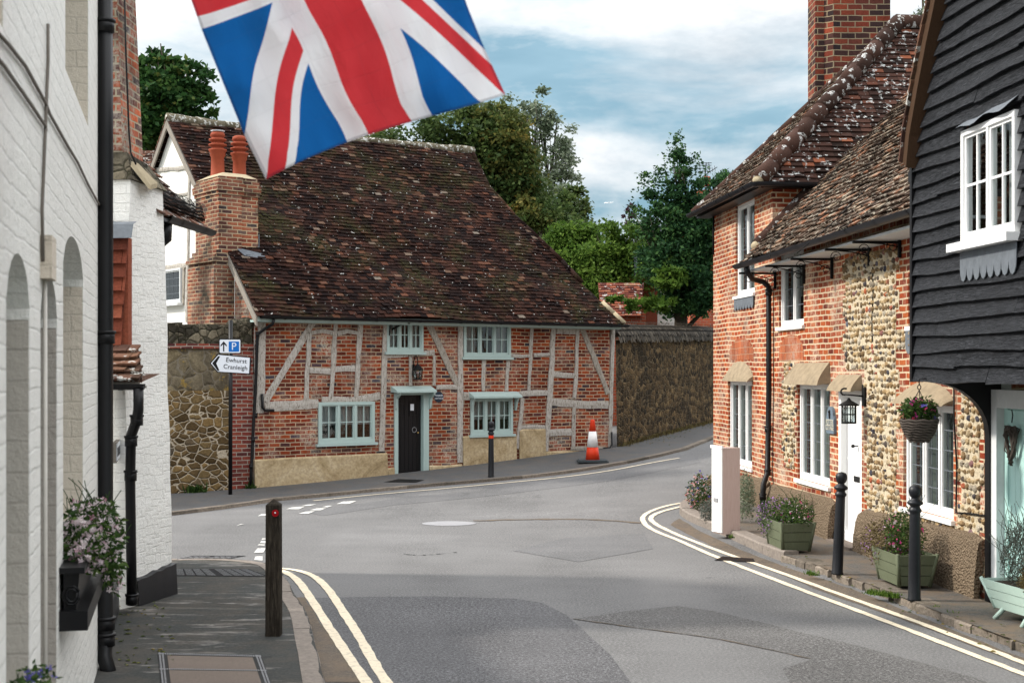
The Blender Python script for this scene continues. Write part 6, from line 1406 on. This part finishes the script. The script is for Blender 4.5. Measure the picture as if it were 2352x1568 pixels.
# planters
def planter(c,ang,Lt,Wt,h,label,mat,taper=.78,rows=3,legs=False,splay=False,name='wooden_planter'):
    c=V(c); t=thing(name,c,label,'planter'); ax=V((math.cos(ang),math.sin(ang),0)); ay=V((-ax.y,ax.x,0)); z0=.09 if legs else .03
    def pt(x,y,f): k=taper+(1-taper)*f; return c+ax*x*Lt/2*k+ay*y*Wt/2*k+V((0,0,z0+(h-z0)*f))
    m=MB()
    for r in range(rows):
        f0,f1=r/rows+.01,(r+1)/rows-.012
        for (xa,ya),(xb,yb) in (((-1,-1),(1,-1)),((1,-1),(1,1)),((1,1),(-1,1)),((-1,1),(-1,-1))):
            A_,B_,C_,D_=pt(xa,ya,f0),pt(xb,yb,f0),pt(xb,yb,f1),pt(xa,ya,f1); inn=(c-(A_+B_)/2); inn.z=0; inn=inn.normalized()*.022
            m.hexa([A_,B_,B_+inn,A_+inn,D_,C_,C_+inn,D_+inn])
    m.build('planks',M[mat],t)
    for x,y in ((-1,-1),(1,-1),(1,1),(-1,1)):
        m=MB(); a=pt(x*.985,y*.97,-.02); b_=pt(x*.985,y*.97,1.03); m.tube([a,b_],.022,n=4); m.build('corner_post',M[mat],t)
    if legs:
        for x in (-.75,-.1,.05,.75):
            for y in (-1,1): m=MB(); a=pt(x,y*.9,.05); m.tube([a,c+ax*x*Lt/2*.9+ay*y*Wt/2*1.0+V((0,0,0))],.022,n=4); m.build('leg',M[mat],t)
    m=MB(); m.add([pt(-.95,-.95,.9),pt(.95,-.95,.9),pt(.95,.95,.9),pt(-.95,.95,.9)],[(0,1,2,3)]); m.build('soil',M['soil'],t,closed=False); return t
wa_=math.atan2(RF.t.y,RF.t.x)
def onpave(u,v,off=0): return G(u,v,KZ-.01)
g1=G(1826,1268,KZ-.01); pc1=V((g1.x-.03,g1.y+.22,KZ-.01)); planter(pc1,wa_,.80,.42,.37,'sage green tapered wooden planter of purple flowers left of the white door','greenwood')
g2=G(2080,1350,KZ-.01); pc2=V((g2.x+.05,g2.y+.22,KZ-.01)); planter(pc2,wa_,.74,.42,.35,'sage green tapered wooden planter behind the nearer iron bollard','greenwood')
g3=G(2300,1436,KZ-.01); pc3=V((g3.x+.36,g3.y-.12,KZ-.01)); planter(pc3,wa_+.12,1.5,.42,.33,'long pale teal wooden trough planter on splayed legs at the right edge','tealwood',legs=True,name='trough_planter')
T=lambda c,dx=0,dy=0,z=.45:V((c.x,c.y,c.z+z))+RF.t*dx-RF.n*dy
flowers('flowering_plant','trailing purple flowers spilling over the planter left of the white door','flowers',T(pc1,-.28,-.05,.36),.42,.27,.26,3200,420,.032,.014,'lf_herb',[('pet_purple',1)],1,frame=RF)
flowers('flowering_plant','leafy upright plant with small pink flowers at the back of the first planter','flowers',T(pc1,.18,.05,.45),.30,.2,.2,1500,60,.035,.016,'lf_herb',[('pet_magenta',.4),('pet_pink',.6)],2,frame=RF,stems=20)
flowers('flowering_plant','dark trailing purple plant on the left of the second planter','flowers',T(pc2,-.40,-.05,.38),.40,.26,.24,3600,160,.026,.012,'lf_dry',[('pet_purple',1)],3,frame=RF)
flowers('flowering_plant','bright pink flowers standing above the second planter behind a bollard','flowers',T(pc2,.0,.0,.50),.30,.2,.28,1800,70,.035,.018,'lf_herb',[('pet_magenta',.6),('pet_pink',.4)],4,frame=RF,stems=24)
flowers('twiggy_grey_shrub','wispy silvery grey shrub in the pale teal trough','shrub',T(pc3,-.50,-.02,.52),.22,.17,.30,2200,0,.024,.01,'lf_grey',[],5,frame=RF,stems=160)
flowers('golden_green_shrub','low olive and brown shrub in the pale teal trough','shrub',T(pc3,.12,-.02,.36),.50,.22,.17,5200,0,.026,.01,'lf_dry',[],6,frame=RF)
flowers('magenta_flowers','magenta flowers at the right edge behind the trough','flowers',T(pc3,.3,.25,.55),.12,.1,.1,150,25,.03,.025,'lf_herb',[('pet_magenta',1)],7,frame=RF)
# corner flower bed
c=G(1618,1175,KZ); fl=c+V((0,.25,.25)); flowers('corner_flowers','red pink and blue flowers crowding the corner bed left of the white cabinet','flowers',fl,.26,.22,.30,2200,230,.035,.022,'lf_herb',[('pet_salmon',.8),('pet_blue',.2)],8)
flowers('grey_leaved_plant','low silvery leaved plant at the foot of the white cabinet','plant',G(1628,1200,KZ)+V((.08,.15,.14)),.20,.15,.18,1800,0,.028,.01,'lf_grey',[],9)
flowers('ivy_plant','dark ivy climbing the plinth behind the white cabinet','plant',G(1716,1200,KZ)+V((0,.05,.36)),.13,.15,.36,2000,0,.032,.01,'lf_silver',[],10)
# hanging basket
hb=HF.px(2128,965,.05); c=HF.pt(hb[0],hb[1],.12); R_=41*c.y/F
t=thing('hanging_basket',c-V((0,0,R_*1.1)),'dark wicker hanging basket chained under the black jetty','hanging basket')
m=MB(); rr=random.Random(2)
for k in range(9):
    f=k/8; r=R_*(1.0-.50*f**1.7); z_=-R_*1.15*f; m.tube([c+V(((r+.006*math.sin(j*PI)*(1 if k%2 else -1)+.004*rr.random())*math.cos(2*PI*j/28),r*math.sin(2*PI*j/28),z_+.006*math.sin(j*1.9+k))) for j in range(29)],R_*.078,n=5,rnd=rr.random())
m.lathe([(R_*.9,-.01),(R_*.46,-R_*1.12),(.01,-R_*1.14)],c,20); m.build('wicker_bowl',M['wicker'],t)
hk=HF.pt(*HF.px(2130,876,.1),.12); hk.x,hk.y=c.x,c.y; m=MB(); hz2=EYE+(HV-878)*c.y/F
for k in range(3): th=.4+2*PI*k/3; m.tube([c+V((R_*.9*math.cos(th),R_*.9*math.sin(th),0)),V((c.x,c.y,hz2-.07))],.004,n=4)
m.tube([V((c.x+.016*math.cos(k*.7),c.y,hz2-.045+.022*math.sin(k*.7))) for k in range(10)],.005,n=4); m.tube([V((c.x,c.y,hz2-.02)),V((c.x,c.y,hz2+.03)),V((c.x+.12,c.y,hz2+.04))],.006,n=4); m.build('hanging_chain',M['iron'],t)
flowers('basket_flowers','leafy red and magenta flowers growing in the wicker hanging basket','flowers',c+V((0,0,.08)),R_*1.0,R_*.9,.13,1400,60,.045,.022,'lf_herb',[('pet_magenta',.75),('pet_blue',.25)],11)
# left window boxes
windowbox(7.39,8.74,1.29,'black moulded window box of pink fuchsias below the third recess',0,0,0,1,out=.14,h=.32)
wc=AF.pt(8.15,1.36,.11)
flowers('fuchsia_plants','bushy green fuchsias with pale pink flowers overflowing the black window box','flowers',wc,.58,.17,.19,3900,900,.045,.021,'lf_herb',[('pet_pink',1)],12,frame=AF,stems=50)
flowers('trailing_fuchsia','fuchsia spray hanging over the end of the black window box','flowers',AF.pt(8.72,1.12,.20),.14,.07,.18,240,36,.05,.022,'lf_herb',[('pet_pink',1)],13,frame=AF,trail=1)
windowbox(REC1[0]-.05,REC1[1]-.1,.96,'second black window box in the bottom left corner',0,0,0,2,out=.10)
flowers('lobelia_plants','small violet blue flowers at the bottom left corner of the view','flowers',AF.pt(REC1[1]-.45,1.05,.05),.4,.09,.10,700,36,.03,.02,'lf_herb',[('pet_blue',1)],14,frame=AF)
# weeds: uncountable tufts
def tufts(name,label,cat,spots,mat,seed,s=.10,n=60):
    rr=random.Random(seed); m=MB()
    for (p,r) in spots:
        for _ in range(n):
            q=p+V((rr.gauss(0,r*.5),rr.gauss(0,r*.3),0)); d=V((rr.gauss(0,.5),rr.gauss(0,.5),1)).normalized()*s*(.4+rr.random()); e=V((d.y,-d.x,0)).normalized()*s*.10
            i=len(m.v); m.v+=[q-e,q+e,q+d*.6+e*1.2,q+d]; m.f.append([i,i+1,i+2,i+3]); m.r.append(rr.random()); m.m.append(0); m.sm.append(False)
    return tag(m.build(name,M[mat],None,closed=False,uv=False),label,cat,None,'stuff')
tufts('wall_weeds','green weeds growing at the foot of the stone wall and kerbs','weeds',[(CF.pt(CF.px(452,1130)[0],FK,.08),.14),(CF.pt(CF.px(438,1130)[0],FK,.06),.12),(CF.pt(CF.px(571,1130)[0],FK,.06),.10)],'lf_herb',3,.16,60)
ww_=[(G(2000+8*i,1363+1.2*i,.06),.07) for i in range(9)]+[(G(1858,1318,.05),.05),(G(1868,1321,.05),.05),(G(2150,1401,.05),.05),(G(2185,1415,.05),.05),(G(1680,1235,.10),.03)]
tufts('kerb_weeds','yellow green weeds growing in the rough stone edging','weeds',ww_,'lf_light',4,.05,50)
tufts('grassy_verge','grass and moss along the foot of the dark rubble wall','verge',[(WF.pt(a*.3+.2,hz(WF.pt(a*.3,0).x,WF.pt(a*.3,0).y)+FK,.10),.14) for a in range(40)],'lf_dry',5,.09,60)
rr=random.Random(12); m=MB()
for _ in range(420):
    if rr.random()<.6: p=WF.pt(rr.random()*12,0,.1+abs(rr.gauss(0,.3))); z_=hz(p.x,p.y)+FK
    elif rr.random()<.5: p=G(rr.uniform(262,400),rr.uniform(1375,1540),KZ); z_=KZ
    else:
        f=rr.random(); q=rough[int(f*(len(rough)-1))]; p=q+V((rr.gauss(0,.10)-.05,rr.gauss(0,.2),0)); z_=.006 if rr.random()<.6 else KZ
    s=.012+.018*rr.random(); a=rr.random()*6; d=V((math.cos(a),math.sin(a),0))*s; e=V((-d.y,d.x,0))*.6; c=V((p.x,p.y,z_+.004)); i=len(m.v)
    m.v+=[c-d,c+e+V((0,0,s*.4)),c+d,c-e+V((0,0,s*.3))]; m.f.append([i,i+1,i+2,i+3]); m.r.append(rr.random()); m.m.append(0); m.sm.append(False)
tag(m.build('fallen_leaves',M['lf_autumn'],None,closed=False,uv=False),'scattered dry brown leaves along kerbs and wall foot','leaves',None,'stuff')
# ================================================================ FLAG
cols={0:[(0,611,412),(6.7,561,310),(16,508,180),(25,463,68),(30,437,-6),(60,290,-440)],10:[(0,803,325),(13.3,709,136),(15.5,694,104),(20,669,50),(27,640,-30),(60,490,-520)],20:[(0,988,268),(13.3,906,62),(18,880,-10),(27,840,-130),(60,680,-610)],30:[(0,1161,218),(4.5,1130,150),(6.7,1114,115),(12.5,1079,29),(14,1068,0),(27,1010,-180),(60,850,-690)]}
def pl_(c,t):
    for (a,x,y),(b,X,Y) in zip(c,c[1:]):
        if t<=b: f=(t-a)/(b-a); return V((x+(X-x)*f,y+(Y-y)*f))
    return V(c[-1][1:])
def colv(s,t): return sum((pl_(cols[s],max(0,t+k*.5)) for k in range(-3,4)),V((0,0)))/7+(pl_(cols[s],0)-sum((pl_(cols[s],max(0,k*.5)) for k in range(-3,4)),V((0,0)))/7)*max(0,1-t/2)
def lag(s,vals):
    xs_=[0,10,20,30]; o=V((0,0))
    for i,x in enumerate(xs_):
        w=1
        for j,y in enumerate(xs_):
            if j!=i: w*=(s-y)/(x-y)
        o+=vals[i]*w
    return o
NS,NTT=60,120; vs=[];uvs=[]
for j in range(NTT+1):
    t=60*j/NTT; vals=[colv(s,t) for s in (0,10,20,30)]
    for i in range(NS+1):
        s=30*i/NS; p=lag(s,vals); e_=math.sin(PI*s/30)*min(1,t/3); p=p+V((7*math.sin(t*.34+s*.22),6*math.sin(s*.42+t*.16)))*e_; dep=5.15-.012*s+.07*math.sin(s*.35+t*.10)+.035*math.sin(s*.85-t*.16+1)+.012*math.sin(s*.3+t*.5)+.010*noise.noise(V((s*.25,t*.2,0)))
        vs.append(P(p.x,p.y,dep)); uvs.append((s/30,t/60))
fm=MB(); fm.add(vs,[(j*(NS+1)+i,j*(NS+1)+i+1,(j+1)*(NS+1)+i+1,(j+1)*(NS+1)+i) for j in range(NTT) for i in range(NS)],.5,smooth=True)
k=NT('flag_cloth'); sx=k.n('ShaderNodeSeparateXYZ'); k.l(k.uv(),sx.inputs[0]); s_=k.math('MULTIPLY',sx.outputs[0],30); t_=k.math('MULTIPLY',sx.outputs[1],60)
# fold into the near half: fly half t<30 ; right side mirrored by rotation about the centre
lt=lambda a,b:k.math('LESS_THAN',a,b); gt=lambda a,b:k.math('GREATER_THAN',a,b); AND=lambda a,b:k.math('MULTIPLY',a,b); OR=lambda a,b:k.math('MAXIMUM',a,b)
fim=5.3; red=2.7
ds=k.math('ABSOLUTE',k.math('SUBTRACT',s_,15)); dt=k.math('ABSOLUTE',k.math('SUBTRACT',t_,30))
d1=k.math('SUBTRACT',s_,k.math('MULTIPLY',t_,.5)); d2=k.math('SUBTRACT',s_,k.math('SUBTRACT',30,k.math('MULTIPLY',t_,.5)))
wd=OR(lt(k.math('ABSOLUTE',d1),3.354),lt(k.math('ABSOLUTE',d2),3.354))
low=lt(t_,30)
def redd(d): 
    pos=AND(gt(d,0),lt(d,2.236)); neg=AND(lt(d,0),gt(d,-2.236)); return OR(AND(low,pos),AND(k.math('SUBTRACT',1,low),neg))
rd=OR(redd(d1),redd(d2)); wc_=OR(lt(ds,fim),lt(dt,5)); rc_=OR(lt(ds,red),lt(dt,3))
nz=k.noise(k.pos(),6,3); bl=k.mix(nz,(.008,.10,.33),(.012,.14,.43)); wh=(.84,.84,.86); rdc=k.mix(nz,(.60,.035,.045),(.70,.06,.07))
c=k.mix(wd,bl,wh); c=k.mix(rd,c,rdc); c=k.mix(wc_,c,wh); c=k.mix(rc_,c,rdc)
crs=k.ramp(k.math('PINGPONG',k.math('MULTIPLY',sx.outputs[1],14),.5),[(0,1),(.03,0)]); crs2=k.ramp(k.math('PINGPONG',k.math('MULTIPLY',sx.outputs[0],6),.5),[(0,1),(.02,0)]); hem=OR(gt(k.math('ABSOLUTE',k.math('SUBTRACT',sx.outputs[0],.5)),.488),lt(sx.outputs[1],.007)); hh_=k.math('ADD',k.math('MULTIPLY',OR(crs,crs2),-.05),k.math('ADD',k.math('MULTIPLY',k.noise(k.stretch(k.uv(),(9,4,1)),1,4),.9),k.math('MULTIPLY',hem,.1))); k.bump(hh_,.8,.05); c=k.mix(k.math('MULTIPLY',hem,.35),c,(.02,.02,.05)); c=k.mix(k.math('MULTIPLY',OR(crs,crs2),.05),c,(.1,.1,.12)); k.fin(c,.75); tl=k.n('ShaderNodeBsdfTranslucent'); k.l(c,tl.inputs[0]); mx=k.n('ShaderNodeMixShader'); mx.inputs[0].default_value=.5; k.l(k.b.outputs[0],mx.inputs[1]); k.l(tl.outputs[0],mx.inputs[2]); k.l(mx.outputs[0],k.out.inputs[0]); M['flag']=k.m  # crease lines also darkened in the colour, as painted fold shade
h0=vs[NTT*(NS+1)]; h1=vs[NTT*(NS+1)+NS]
ft=thing('union_flag',(h0+h1)/2,'large red white and blue union flag flying overhead from the left building','flag')
fm.build('cloth',M['flag'],ft,closed=False,uvlist=uvs)
wp=V((h0.x-.75,h0.y+.1,h0.z-.35)); m=MB(); m.tube([wp,h0+(h0-h1)*.05,h1+(h1-h0)*.15],[.02,.018,.014],n=8); m.ball(h1+(h1-h0)*.16,.03,6); tag(m.build('flagpole',M['white'],None),'slim white flagpole angled out from the left building above the view','flagpole')
# ================================================================ TREES
tree('broadleaf_tree','dark green broadleaf tree rising behind the left end of the cottage','tree',(P(390,700,42).x,44),.35,[B(385,240,70,75,42),B(430,190,48,48,42),B(350,160,50,42,42),B(470,275,38,22,42),B(400,310,90,40,42),B(330,260,60,90,43),B(375,135,30,26,42),B(440,245,40,40,42)],15000,.19,'lf_maple',31,limbs=10)
tree('autumn_tree','large dark tree with yellowing foliage behind the cottage ridge','tree',(P(1080,700,50).x,52),.5,[B(960,330,110,45,50),B(1040,290,90,42,50),B(1110,280,70,45,50),B(1130,370,80,100,50),B(1175,440,75,110,50),B(1060,380,90,60,50),B(1240,500,80,45,49),B(1150,520,90,60,50)],26000,.17,'lf_dark',32,([B(1165,330,50,80,49.5),B(1195,410,35,70,49.5),B(1230,490,50,35,48.6),B(1130,262,45,22,49.5),B(930,330,40,22,49.3)],8000,'lf_autumn'))
tree('silvery_poplar','tall wispy grey green poplar behind the autumn tree','tree',(P(1250,700,62).x,63),.4,[B(1255,240,26,42,61),B(1230,280,40,45,61),B(1275,310,35,48,61),B(1265,380,60,40,61),B(1300,420,42,26,61),B(1265,450,60,45,60),B(1305,490,45,45,60),B(1180,255,45,28,61),B(1120,255,50,22,62),B(900,322,30,14,61)],9500,.16,'lf_silver',33)
tree('distant_dark_tree','dark rounded tree beside the poplar above the garden bushes','tree',(P(1310,700,55).x,56),.3,[B(1315,470,30,45,55),B(1290,520,60,40,55)],5000,.17,'lf_dark',34)
tree('fresh_green_shrub','fresh green orchard bush growing behind the roof edge','shrub',(P(1300,700,44).x,44.5),.15,[B(1290,560,48,42,44),B(1265,600,50,60,44),B(1330,560,50,50,44),B(1315,640,65,80,44),B(1350,540,22,30,44),B(1280,530,10,26,44)],13000,.13,'lf_light',35)
tree('tall_green_shrub','bright green bush behind the garden wall beside the dark conical tree','shrub',(P(1430,700,43).x,43.5),.15,[B(1400,560,45,55,43),B(1450,570,55,50,43),B(1385,630,70,80,43),B(1460,640,60,70,43),B(1500,600,40,60,43)],13000,.13,'lf_light',36)
tree('dark_hedge_tree','deep green foliage mass filling the garden behind the wall','hedge',(P(1400,720,46).x,46.5),.15,[B(1360,660,110,80,46),B(1480,650,100,90,46),B(1330,560,70,50,47),B(1450,560,80,50,47),B(1590,600,60,120,46),B(1320,620,80,90,47)],12000,.17,'lf_dark',37)  # foliage mass in a plain dark leaf colour
sh=[(P(1550,420,40),P(1556,305,40),420,.30),(P(1590,420,40),P(1597,352,40),220,.3),(P(1500,460,40),P(1478,395,40),200,.28),(P(1470,520,40),P(1452,470,40),130,.25),(P(1520,430,40),P(1512,385,40),160,.25)]
tree('conical_ginkgo_tree','dark green conical tree with pointed shoots left of the brick house','tree',(P(1560,720,40).x,40.3),.25,[B(1556,385,15,40,40),B(1552,450,32,36,40),B(1590,425,28,34,40),B(1540,520,62,50,40),B(1590,530,45,80,40),B(1545,600,75,65,40),B(1585,660,60,60,40),B(1550,700,65,25,40),B(1500,480,30,35,40),B(1625,560,30,120,40.5)],26000,.12,'lf_ginkgo',38,([B(1430,690,35,8,39),B(1470,700,40,12,39),B(1510,700,40,14,39),B(1540,640,35,25,39)],2600,'lf_light'),shoots=sh)
tree('purple_leaved_tree','small purple leaved treetop beyond the garden bushes','tree',(P(1450,600,58).x,58),.12,[B(1450,485,9,20,58),B(1442,505,12,14,58)],420,.13,'lf_purple',39)
tree('overhanging_birch','thin birch leaves showing above the weatherboarded house roof','tree',(P(2160,200,32).x,32.3),.15,[B(2120,8,20,26,32),B(2112,30,10,12,32),B(2150,-30,50,40,32)],1500,.09,'lf_silver',40)
tree('roofside_tree','green treetop behind the aerial at the left edge of the brick house roof','tree',(P(1650,700,48).x,48.5),.2,[B(1640,412,40,16,48),B(1660,450,50,50,48)],2600,.14,'lf_ginkgo',41)
# ================================================================ DISTANT HOUSES
h=thing('low_tiled_outbuilding',(P(1430,700,42).x,42,0),'low outbuilding with a mottled red brown tiled roof behind the garden wall','outbuilding')
S=Slope(P(1380,725,40),(1,0,0),P(1380,650,41.3)-P(1380,725,40)); wd_=(1484-1380)*40/F; m=MB(); pl=[(0,0),(wd_*.88,0),(wd_*1.04,1.6),(0,1.6)]; tile_roof(m,S,pl,w=.17,gauge=.115,seed=3,und=.03); sheet(m,S,pl,-.03); m.build('roof',M['tile_far'],h,closed=False)
k=P(1380,725,40); m=MB(); m.box(k.x,k.x+wd_,40.1,42.5,.4,k.z+.1); m.build('wall',M['brick_far'],h)
h=thing('gabled_brick_outbuilding',(P(1480,650,43).x,43,0),'orange brick gable with slate blue flue pipe half hidden by leaves','outbuilding')
p0,p1,p2=P(1435,652,42.5),P(1510,652,42.5),P(1470,622,42.5); m=MB(); m.prism([p0,p1,V((p1.x,p1.y,0)),V((p0.x,p0.y,0))],(0,2,0)); m.prism([p0,p1,p2],(0,2,0)); m.build('wall',M['tile_red'],h)
m=MB(); m.prism([p0+V((-.1,-.1,0)),p2+V((0,-.1,.05)),p2+V((0,-.1,-.03)),p0+V((.02,-.1,-.08))],(0,2.2,0)); m.prism([p1+V((.1,-.1,0)),p2+V((0,-.1,.05)),p2+V((0,-.1,-.03)),p1+V((-.02,-.1,-.08))],(0,2.2,0)); m.build('roof',M['tile_far'],h)
m=MB(); m.tube([P(1461,655,42.3),P(1461,590,42.3)],.06,n=8); m.build('flue_pipe',M['lead'],h)
h=thing('white_gabled_house',(P(1530,690,44).x,44,0),'white rendered house wall glimpsed through the dark conical tree','house')
m=MB(); a=P(1488,652,43.5);b_=P(1565,652,43.5); m.box(a.x,b_.x,43.5,46,.5,P(1,668,43.5).z); m.build('wall',M['plaster'],h); m=MB(); m.box(a.x+.15,a.x+.3,43.45,43.49,P(1,722,43.5).z,P(1,700,43.5).z); m.build('window',M['signblack'],h)
h=thing('red_brick_house_beyond',(P(1615,600,52).x,53,0),'orange red brick house behind the dark conical tree with chimney pot','house')
m=MB(); a=P(1585,516,52); m.box(a.x,a.x+3,52,56,.5,a.z); m.box(P(1612,430,52).x,P(1640,430,52).x,53,54,a.z,P(1,428,52).z); m.build('wall',M['brick_far'],h); m=MB(); q=P(1624,428,53); m.tube([q,P(1624,406,53)],[.17,.13],n=12); m.build('chimney_pot',M['terra'],h)
m=MB(); e=P(1618,420,53); e2=P(1622,374,53); m.tube([e,e2],.02,n=5)
for i,f in enumerate((.97,.85,.7,.55)): q=e.lerp(e2,f); m.tube([q+V((-.28,-.1,.0)),q+V((.22,.1,.03))],.012,n=4)
for x in (-.25,-.1,.1): m.tube([e2+V((x,0,.02)),e2+V((x+.03,0,-.30))],.010,n=4)
m.tube([e.lerp(e2,.45)+V((-.1,0,-.1)),e.lerp(e2,.45)+V((.45,0,.25))],.014,n=4)
for i in range(5): q=e.lerp(e2,.45)+V((.0+.09*i,0,.0+.05*i)); m.tube([q-V((.03,.1,-.08)),q+V((.03,.1,-.08))],.008,n=4)
m.build('aerial',M['iron'],h)
h=thing('small_distant_chimney',P(1333,640,47),'small square brick chimney just above the long cottage roof slope','chimney'); m=MB(); a=P(1325,625,47);b_=P(1342,680,47); m.box(a.x,b_.x,47,47.4,1,a.z); m.box(a.x-.03,b_.x+.03,46.97,47.43,a.z,a.z+.06); m.build('stack',M['brick_far'],h)
# airliner
c=P(1397,466,1500); m=MB(); m.tube([c+V((-4.5,0,-.3)),c+V((-3.6,0,0)),c+V((4,0,.3)),c+V((5,0,.6))],[.2,.5,.5,.1],n=8); m.prism([c+V((0,-5,.2)),c+V((1,-5,.2)),c+V((2,0,0)),c+V((-.5,0,0))],(0,0,.15)); m.prism([c+V((0,5,.2)),c+V((1,5,.2)),c+V((2,0,0)),c+V((-.5,0,0))],(0,0,.15)); m.prism([c+V((4,0,.4)),c+V((5,0,.4)),c+V((5.5,0,1.7)),c+V((5,0,1.7))],(0,.1,0)); tag(m.build('airliner',M['white'],None),'tiny white airliner low in the far sky','aeroplane')
# ================================================================ LIGHT, SKY, CAMERA
el=math.radians(SUN_EL); 
sd=V((SUN_X,SUN_Y,0)).normalized()   # horizontal direction TO the sun
sund=V((sd.x*math.cos(el),sd.y*math.cos(el),math.sin(el)))
L=bpy.data.lights.new('sun','SUN'); L.energy=SUN_E; L.angle=math.radians(4); L.color=(1,.94,.85); lo=bpy.data.objects.new('sun',L); COL.objects.link(lo); lo.rotation_euler=sund.to_track_quat('Z','Y').to_euler()
W=bpy.data.worlds.new('World'); SC.world=W; W.use_nodes=True; nt=W.node_tree; nt.nodes.clear()
class WN(NT):
    def __init__(s): s.t=nt
k=WN(); out=k.n('ShaderNodeOutputWorld'); bg=k.n('ShaderNodeBackground'); k.l(bg.outputs[0],out.inputs[0])
sky=k.n('ShaderNodeTexSky',sky_type='NISHITA'); sky.sun_disc=False; sky.sun_elevation=el; sky.sun_rotation=math.atan2(sd.x,sd.y); sky.air_density=1.2; sky.dust_density=1.5
g=k.n('ShaderNodeTexCoord').outputs['Generated']; sp=k.n('ShaderNodeSeparateXYZ'); k.l(g,sp.inputs[0]); X,Y,Z=sp.outputs
zz=k.math('MAXIMUM',Z,0.0)
cl=k.stretch(g,(1,1,2.6))
n1=k.noise(cl,5.5,7,.58,dist=.3); n2=k.noise(k.stretch(k.vm('ADD',g,(3,1,2)),(1,1,4.5)),3.2,5,.55)
bias=k.n('ShaderNodeFloatCurve'); bias.mapping.curves[0].points[0].location=(0,.62)
cv=bias.mapping.curves[0]; cv.points[1].location=(1,.75)
for p in ((.06,.56),(.11,.56),(.145,.70),(.17,.50),(.205,.46),(.23,.66),(.26,.92),(.4,.75)): cv.points.new(*p)
bias.mapping.update(); k.l(zz,bias.inputs['Value'])
cov=k.math('ADD',k.math('MULTIPLY',k.math('SUBTRACT',n1,.5),2.0),k.math('MULTIPLY',k.math('SUBTRACT',n2,.5),1.1)); cov=k.math('ADD',cov,bias.outputs[0])
cf=k.ramp(cov,[(.25,0),(.55,.6),(.95,1)])
shade=k.noise(k.stretch(k.vm('ADD',g,(5,7,3)),(1,1,2.2)),8,6,.6)
cloudc=k.ramp(shade,[(.32,(3.1,3.4,3.7)),(.48,(4.7,4.85,5.0)),(.62,(6.1,6.0,5.9))]); cloudc=k.mix(k.ramp(Z,[(.22,0),(.5,1)]),cloudc,(15,15,15.2))  # upper sky beyond the view brightened as added fill for shaded walls
blue=k.mix(k.ramp(n2,[(.35,0),(.65,1)]),(1.15,2.15,2.8),(2.5,3.65,4.3)); skyc=k.mix(.88,sky.outputs[0],blue)
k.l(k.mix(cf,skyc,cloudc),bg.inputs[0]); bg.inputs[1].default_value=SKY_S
cam=bpy.data.cameras.new('camera'); co=bpy.data.objects.new('camera',cam); COL.objects.link(co); co.location=(0,0,EYE); co.rotation_euler=(math.radians(90),0,0)
cam.sensor_width=36; cam.lens=F/2352*36; cam.shift_y=(HV-784)/2352; cam.clip_end=5000; cam.dof.use_dof=True; cam.dof.focus_distance=24; cam.dof.aperture_fstop=5.0; SC.camera=co
vs_=SC.view_settings; vs_.view_transform='Standard'; vs_.look='None'; vs_.exposure=EXPO; vs_.gamma=1
SC.render.resolution_x=1024; SC.render.resolution_y=682
SC.cycles.max_bounces=6; SC.cycles.transparent_max_bounces=12; SC.cycles.use_denoising=True
for o in list(SC.objects):
    for kk in ('_o','_p'):
        if kk in o: del o[kk]
